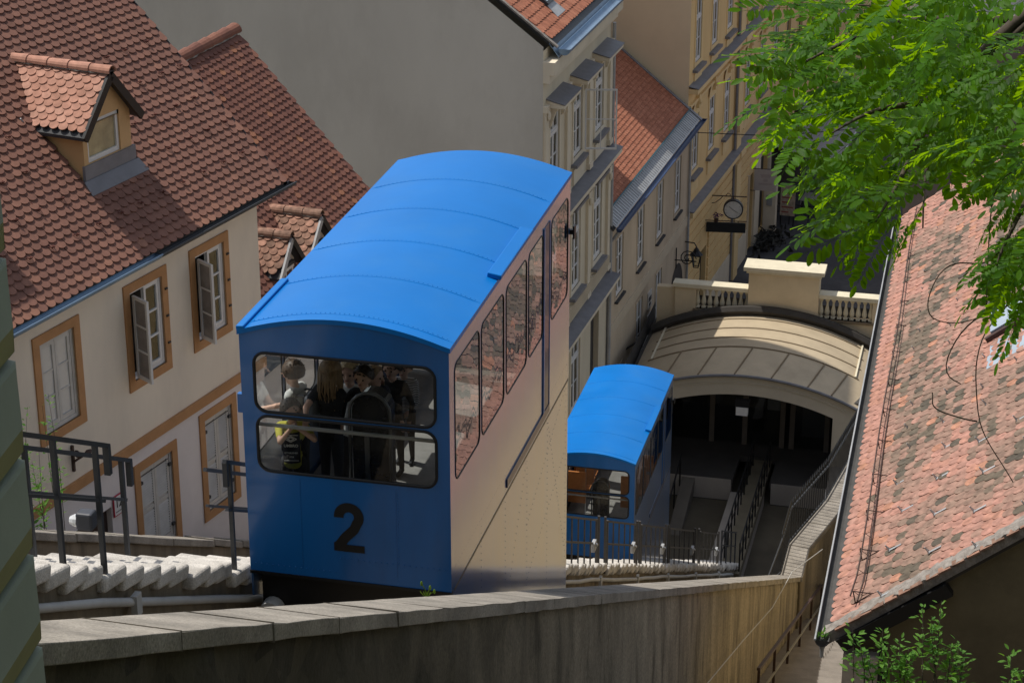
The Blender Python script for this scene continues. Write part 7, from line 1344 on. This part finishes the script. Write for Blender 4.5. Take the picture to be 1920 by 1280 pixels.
person('woman with long blond hair in a black top, back turned near the front rail', cl(-.44,.85,F1), R(160), 1.60, NAVY, KHAKI, 'long', DBLOND, (.22,-.05,.85), (-.02,.42,1.13), .02, kid=False, hair_len=.38, short=True)
person('fair-haired child looking out between the adults', cl(-.46,1.62,F2), R(0), 1.52, WHT, KHAKI, 'short', BLOND, None, None, 0)
person('girl with long light brown hair looking to the right', cl(-.30,1.95,F2), R(35), 1.34, BLKC, KHAKI, 'long', DBLOND, None, None, 0, hair_len=.30, head_turn=.7)
person('person in a black jacket leaning across behind the control desk', cl(-.08,1.15,F1), R(-8), 1.52, NAVY, KHAKI, 'short', DARKB, (-.25,-.2,.9), (.42,-.18,.98), .14, short=False, kid=False)
person('child in a grey and black striped top farther back in the car', cl(-.12,2.5,F2), R(0), 1.22, STRIPE, KHAKI, 'short', DARKB, None, (.1,-.25,.72), 0, short=False)
person('person in black at the right of the group holding a blue can', cl(-.16,2.2,F2), R(-10), 1.34, NAVY, KHAKI, 'short', DARKB, (-.20,-.26,.98), None, 0, short=False)
cn = thing('drinks_can', 'small blue drinks can held by the person in black', 'can', cl(-.41,1.88,1.10)); b = MB(); b.lathe([(.026,0),(.033,.01),(.033,.115),(.027,.13)],(0,0,0),12); b.build('can', M('blue_can', (.02,.08,.35), .3, metal=.4), cn)
for lab, p, rz_, col, s in (('dark grey backpack on the back of the boy in the white shirt', cl(-.67,.93,F1+1.02), R(-100), GRYC, 1.0), ('black backpack with turquoise piping on the boy in the yellow-green shirt', cl(-.73,.56,F1+.86), R(12), BLKC, .9)):
    bk = thing('backpack', lab, 'backpack', p, rz_, 'backpacks of the boys'); b = MB(); b.box(-.14*s,.14*s,-.02,.13*s,-.2*s,.2*s); b.build('bag', col, bk, bevel=.05, segs=4)
    b = MB(); b.box(-.10*s,.10*s,.131*s,.165*s,-.16*s,.02); b.build('pocket', col, bk, bevel=.015)
    for k in (-1, 1): b = MB(); b.tube([(k*.09*s,-.02,.18*s),(k*.10*s,-.10,.17*s),(k*.105*s,-.22,.08*s),(k*.11*s,-.19,-.06*s),(k*.12*s,-.02,-.17*s)],.013,5); b.build('strap', col, bk)
    if s < 1: b = MB(); b.tube([(-.13,-.0,-.15),(-.135,.02,.14),(-.06,.02,.18)],.007,5); b.build('piping', M('turquoise', (.02,.25,.2), .5), bk)

# ------------------------------------------------------------------ VEGETATION
TR = thing('robinia_tree', 'robinia tree with hanging feathery green sprays reaching in from the upper right', 'tree', (3.2, 9.2, 24))
def tw(p): return Vector(p) - Vector((3.2, 9.2, 24))
mb = MB(); mb.tube([tw(p) for p in ((3.2,9.2,23.5),(3.15,9.1,27),(2.9,9.0,30),(2.5,8.9,32.2),(1.9,8.9,33.6))], .20, 9, r1=.09); mb.build('trunk', BARK, TR, smooth=True)
limbs = [((2.5,8.9,32.2),(1.4,8.8,32.0),(.7,8.75,31.6),(.28,8.73,31.3),(-.01,8.68,31.09),(-.27,8.39,30.82),(-.37,8.06,30.61),(-.44,7.68,30.54)), ((-.01,8.68,31.09),(-.44,8.89,31.03),(-.7,8.47,30.99),(-.85,8.1,30.97)), ((-.27,8.39,30.82),(-.48,8.23,30.83),(-.63,7.86,30.82)), ((1.4,8.8,32.0),(.7,8.0,31.6),(.28,7.69,31.22),(.14,7.22,30.96),(.05,7.01,30.78),(0,6.94,30.63)), ((.7,8.75,31.6),(.2,8.9,31.2),(-.1,8.81,30.92),(-.37,9.42,30.94),(-.69,9.35,30.96)), ((.28,8.73,31.3),(-.05,8.6,31.0),(-.19,8.54,30.87),(-.3,8.4,30.59),(-.28,8.1,30.39)),
 ((.14,7.22,30.96),(-.03,7.45,30.82),(-.02,7.37,30.61),(-.01,7.27,30.37)), ((.14,7.22,30.96),(.1,7.5,30.6),(.08,7.69,30.26),(-.02,7.62,30.17),(-.04,7.57,30.06),(-.01,7.51,29.88),(.03,7.48,29.79),(.14,7.45,29.65)), ((.08,7.69,30.26),(-.03,7.65,30.23),(-.12,7.59,30.13),(-.15,7.53,30.02),(-.08,7.53,29.99)), ((.05,7.01,30.78),(-.01,7.72,30.39),(-.12,7.7,30.41),(-.2,7.67,30.37),(-.23,7.62,30.28),(-.21,7.59,30.21),(-.12,7.61,30.19),(-.01,7.65,30.22)), ((-.01,7.5,29.86),(-.11,7.48,29.88),(-.18,7.48,29.91),(-.18,7.5,29.96))]
for i, l in enumerate(limbs):
    # soften the polyline with a few wobbling mid points
    q = random.Random(i); pts = []
    for a, b in zip(l[:-1], l[1:]):
        for k in range(4): pts.append(tw(a).lerp(tw(b), k/4) + Vector((q.gauss(0,.006),q.gauss(0,.006),q.gauss(0,.006)))*(k > 0))
    pts.append(tw(l[-1])); r0 = (.05 if i == 0 else .028 if i == 3 else .016 if i < 6 else .0032)
    mb = MB(); mb.tube(pts, r0, 6, r1=.003); 
    sm_ = pts
    for _ in range(4): sm_ = [sm_[0]]+[(sm_[k-1]+sm_[k]*2+sm_[k+1])/4 for k in range(1,len(sm_)-1)]+[sm_[-1]]
    mb = MB(); mb.tube(sm_, r0, 6, r1=.002 if i > 5 else .003)
    mb.build('branch' if i < 6 else 'bare_twig', BARK, TR, smooth=True)
def leaf_var(seed, npair):
    """Pinnate leaf of unit length along +x; leaflets are folded blades, the rachis a thin stalk."""
    q = random.Random(seed); m_ = MB(); m_.tube([(0,0,0),(.5,0,.015),(1,0,-.03)], .0045, 4, r1=.002)
    def blade(px_, ang, l, wd, zt):
        ca, sa = math.cos(ang), math.sin(ang); d = Vector((ca, sa, q.uniform(-.25,.05))); s_ = Vector((-sa, ca, 0)); up_ = Vector((0,0,1)); p = Vector((px_, 0, .015*math.sin(px_*3)))
        b0 = p + d*.02; V = [b0]; 
        prof = ((.18,.62),(.45,1.0),(.75,.88),(.93,.5))
        for t_, w2 in prof: V += [b0 + d*l*t_ + s_*wd*w2 + up_*(.10*wd + zt*t_), b0 + d*l*t_ - s_*wd*w2 + up_*(.10*wd - zt*t_)]
        V.append(b0 + d*l + up_*(-.04*l)); mid_ = [b0 + d*l*t_ - up_*.02*l*t_ for t_, w2 in prof]; V += mid_
        n0 = 10; F = [(0,1,10),(0,10,2)]
        for k in range(3): F += [(1+2*k,3+2*k,11+k,10+k),(10+k,11+k,4+2*k,2+2*k)]
        F += [(7,9,13),(13,9,8)]
        m_.add(V, F)
    for i in range(npair):
        t_ = .16+.80*i/npair
        for s in (-1, 1):
            blade(t_+q.gauss(0,.006), s*(R(68)+q.gauss(0,.09)-.25*t_), .21*(1-.28*abs(t_-.5)*2*.6)*q.uniform(.80,1.0), .037*q.uniform(.85,1.1), q.gauss(0,.012))
    blade(.98, q.gauss(0,.1), .20, .04, 0)
    me = bpy.data.meshes.new('leaf'); me.from_pydata(m_.v, [], m_.f); me.materials.append(LEAF); me.polygons.foreach_set('use_smooth', [True]*len(me.polygons)); me.update(); return me
lv = [leaf_var(i, n_) for i, n_ in enumerate((11,12,10,11,12,11))]
q = random.Random(31); LEAVES.sort(key=lambda l: (Vector(l[:3]) - CAM).length); rest_ = MB()
for i, L_ in enumerate(LEAVES):
    a, b = Vector(L_[:3]), Vector(L_[3:]); x = b-a; ln_ = x.length; x.normalize(); up_ = Vector((q.gauss(0,.6)-.2, q.gauss(0,.6)-.3, 1)).normalized(); y_ = up_.cross(x).normalized(); z_ = x.cross(y_); p = tw(a)
    if i >= 300:
        me = lv[i % 6]; rest_.add([p+(x*v.co.x+y_*v.co.y+z_*v.co.z)*ln_ for v in me.vertices], [tuple(f_.vertices) for f_ in me.polygons]); continue
    o = bpy.data.objects.new('leaf', lv[i % 6]); COL.objects.link(o); o.parent = TR; o['tint'] = q.uniform(-.1,.6)
    o.matrix_local = Matrix(((x.x*ln_,y_.x*ln_,z_.x*ln_,p.x),(x.y*ln_,y_.y*ln_,z_.y*ln_,p.y),(x.z*ln_,y_.z*ln_,z_.z*ln_,p.z),(0,0,0,1)))
rest_.build('inner_leaves', LEAF, TR, smooth=True, kind='stuff')
# the rest of the crown, off to the right and above, as one mass
mb = MB(); q = random.Random(5)
for i in range(420):
    a = Vector((q.uniform(.6,3.6), q.uniform(7.2,10.5), q.uniform(31.6,34.0))); d = Vector((q.gauss(-.2,.5),q.gauss(0,.5),-abs(q.gauss(.3,.4)))).normalized(); y_ = Vector((0,0,1)).cross(d).normalized(); z_ = d.cross(y_); ln_ = q.uniform(.25,.36)
    if seen(a)[1] or seen(a+d*ln_)[1]: continue
    me = lv[i % 6]; vs = [v.co for v in me.vertices]; mb.add([tw(a)+(d*v.x+y_*v.y+z_*v.z)*ln_ for v in vs], [tuple(p.vertices) for p in me.polygons])
mb.build('crown', LEAF, TR, smooth=True, kind='stuff')
def shrub(name, label, base, stems, leaf_l, mat, seed, dens=34):
    t = thing(name, label, 'shrub', base); q = random.Random(seed); B0 = Vector(base); lm = MB(); k = 0
    V = [(0,0,0),(.3,.2,.03),(.65,.19,.02),(1,0,-.05),(.65,-.19,.02),(.3,-.2,.03),(.5,0,-.03)]; F = [(0,1,6),(1,2,6),(2,3,6),(3,4,6),(4,5,6),(5,0,6)]
    me = bpy.data.meshes.new('leaf'); me.from_pydata(V, [], F); me.materials.append(mat); me.update()
    for s in stems:
        a, b = Vector(s[:3])-B0, Vector(s[3:])-B0; mid_ = a.lerp(b,.5)+Vector((q.gauss(0,.02),q.gauss(0,.02),0)); sm_ = MB(); sm_.tube([a,mid_,b],.006,5,r1=.002); sm_.build('stem', BARK, t)
        for i in range(dens):
            t_ = q.uniform(.25,1.0); p = a.lerp(mid_,t_*2) if t_ < .5 else mid_.lerp(b,t_*2-1)
            az_ = q.uniform(0,6.28); d = Vector((math.cos(az_),math.sin(az_),q.uniform(-.1,.9))).normalized(); ln_ = leaf_l*q.uniform(.6,1.15)*(1.15-.45*t_); y_ = Vector((q.gauss(0,.3),q.gauss(0,.3),1)).cross(d).normalized(); z_ = d.cross(y_); off_ = d*q.uniform(0,.05)
            if k < 300:
                o = bpy.data.objects.new('leaf', me); COL.objects.link(o); o.parent = t; o['tint'] = q.uniform(0,.5); pp_ = p+off_
                o.matrix_local = Matrix(((d.x*ln_,y_.x*ln_,z_.x*ln_,pp_.x),(d.y*ln_,y_.y*ln_,z_.y*ln_,pp_.y),(d.z*ln_,y_.z*ln_,z_.z*ln_,pp_.z),(0,0,0,1)))
            else: lm.add([p+off_+(d*v[0]+y_*v[1]+z_*v[2])*ln_ for v in V], F)
            k += 1
    if lm.v: lm.build('foliage', mat, t, kind='stuff')
    return t
stems = [(-.69,13.17,25.23,-.73,13.33,25.65),(-.51,13.21,25.23,-.53,13.38,25.65),(-.36,13.23,25.2,-.41,13.38,25.58),(-.33,13.24,25.2,-.34,13.37,25.53),(-.16,13.28,25.2,-.15,13.55,25.83),(-.22,13.27,25.2,-.27,13.5,25.78),(-.07,13.3,25.2,-.06,13.45,25.56),(.03,13.33,25.2,.03,13.43,25.44),(-.27,13.25,25.2,-.35,13.35,25.47),(-.54,13.19,25.2,-.62,13.27,25.44),(-.11,13.29,25.2,-.21,13.48,25.71),(-.04,13.31,25.2,0,13.47,25.56),(-.61,13.17,25.2,-.68,13.31,25.58),(-.43,13.22,25.2,-.47,13.32,25.47)]
shrub('green_shrub', 'leafy green shrub at the lower right in front of the dark gable wall', (-.3,13.25,24.9), stems, .075, LEAF2, 3, 36)
shrub('green_shrub', 'small green shoot at the lower right corner of the view', (.4,13.4,24.9), [(.37,13.42,25.15,.35,13.53,25.5),(.43,13.43,25.15,.46,13.52,25.42)], .08, LEAF2, 4, 26)
mb = MB(); mb.box(-1.0,4,12.4,14.0,20,24.5); tag(mb.build('terrace_bank', EARTH, kind='structure'), 'earth bank at the lower right under the shrubs', 'bank')
q = random.Random(12); st_ = []
for i in range(22): x_, y_ = q.uniform(-12.2,-11.3), q.uniform(22.3,23.6); st_.append((x_, y_, 20.0, x_+q.uniform(-.2,.2), y_+q.uniform(-.2,.2), 21.5+q.uniform(-.5,.75)))
shrub('green_bush', 'green bush behind the boundary wall beside the pillar', (-11.8,22.1,19.2), st_, .09, LEAF2, 8, 40)
wd = thing('weed_tuft', 'thin yellow-green weed growing on the inner edge of the near wall coping', 'weed', (-4.27, 15.0, cz(15.0)-.02)); mb = MB()
for a, l in ((-.4,.12),(.2,.09),(.5,.06)):
    mb.tube([(0,0,0),(a*.05,.02,l*.6),(a*.12,.02,l)],.004,4); mb.ball((a*.12,.02,l),.014,5,0,(.8,.8,1.6))
for k in range(4): mb.ngon([(0,0,0),(.025*(k-2)+.006,.01,.04),(.03*(k-2),.01,.06),(.025*(k-2)-.006,.01,.04)])
mb.build('leaves', WEEDM, wd)
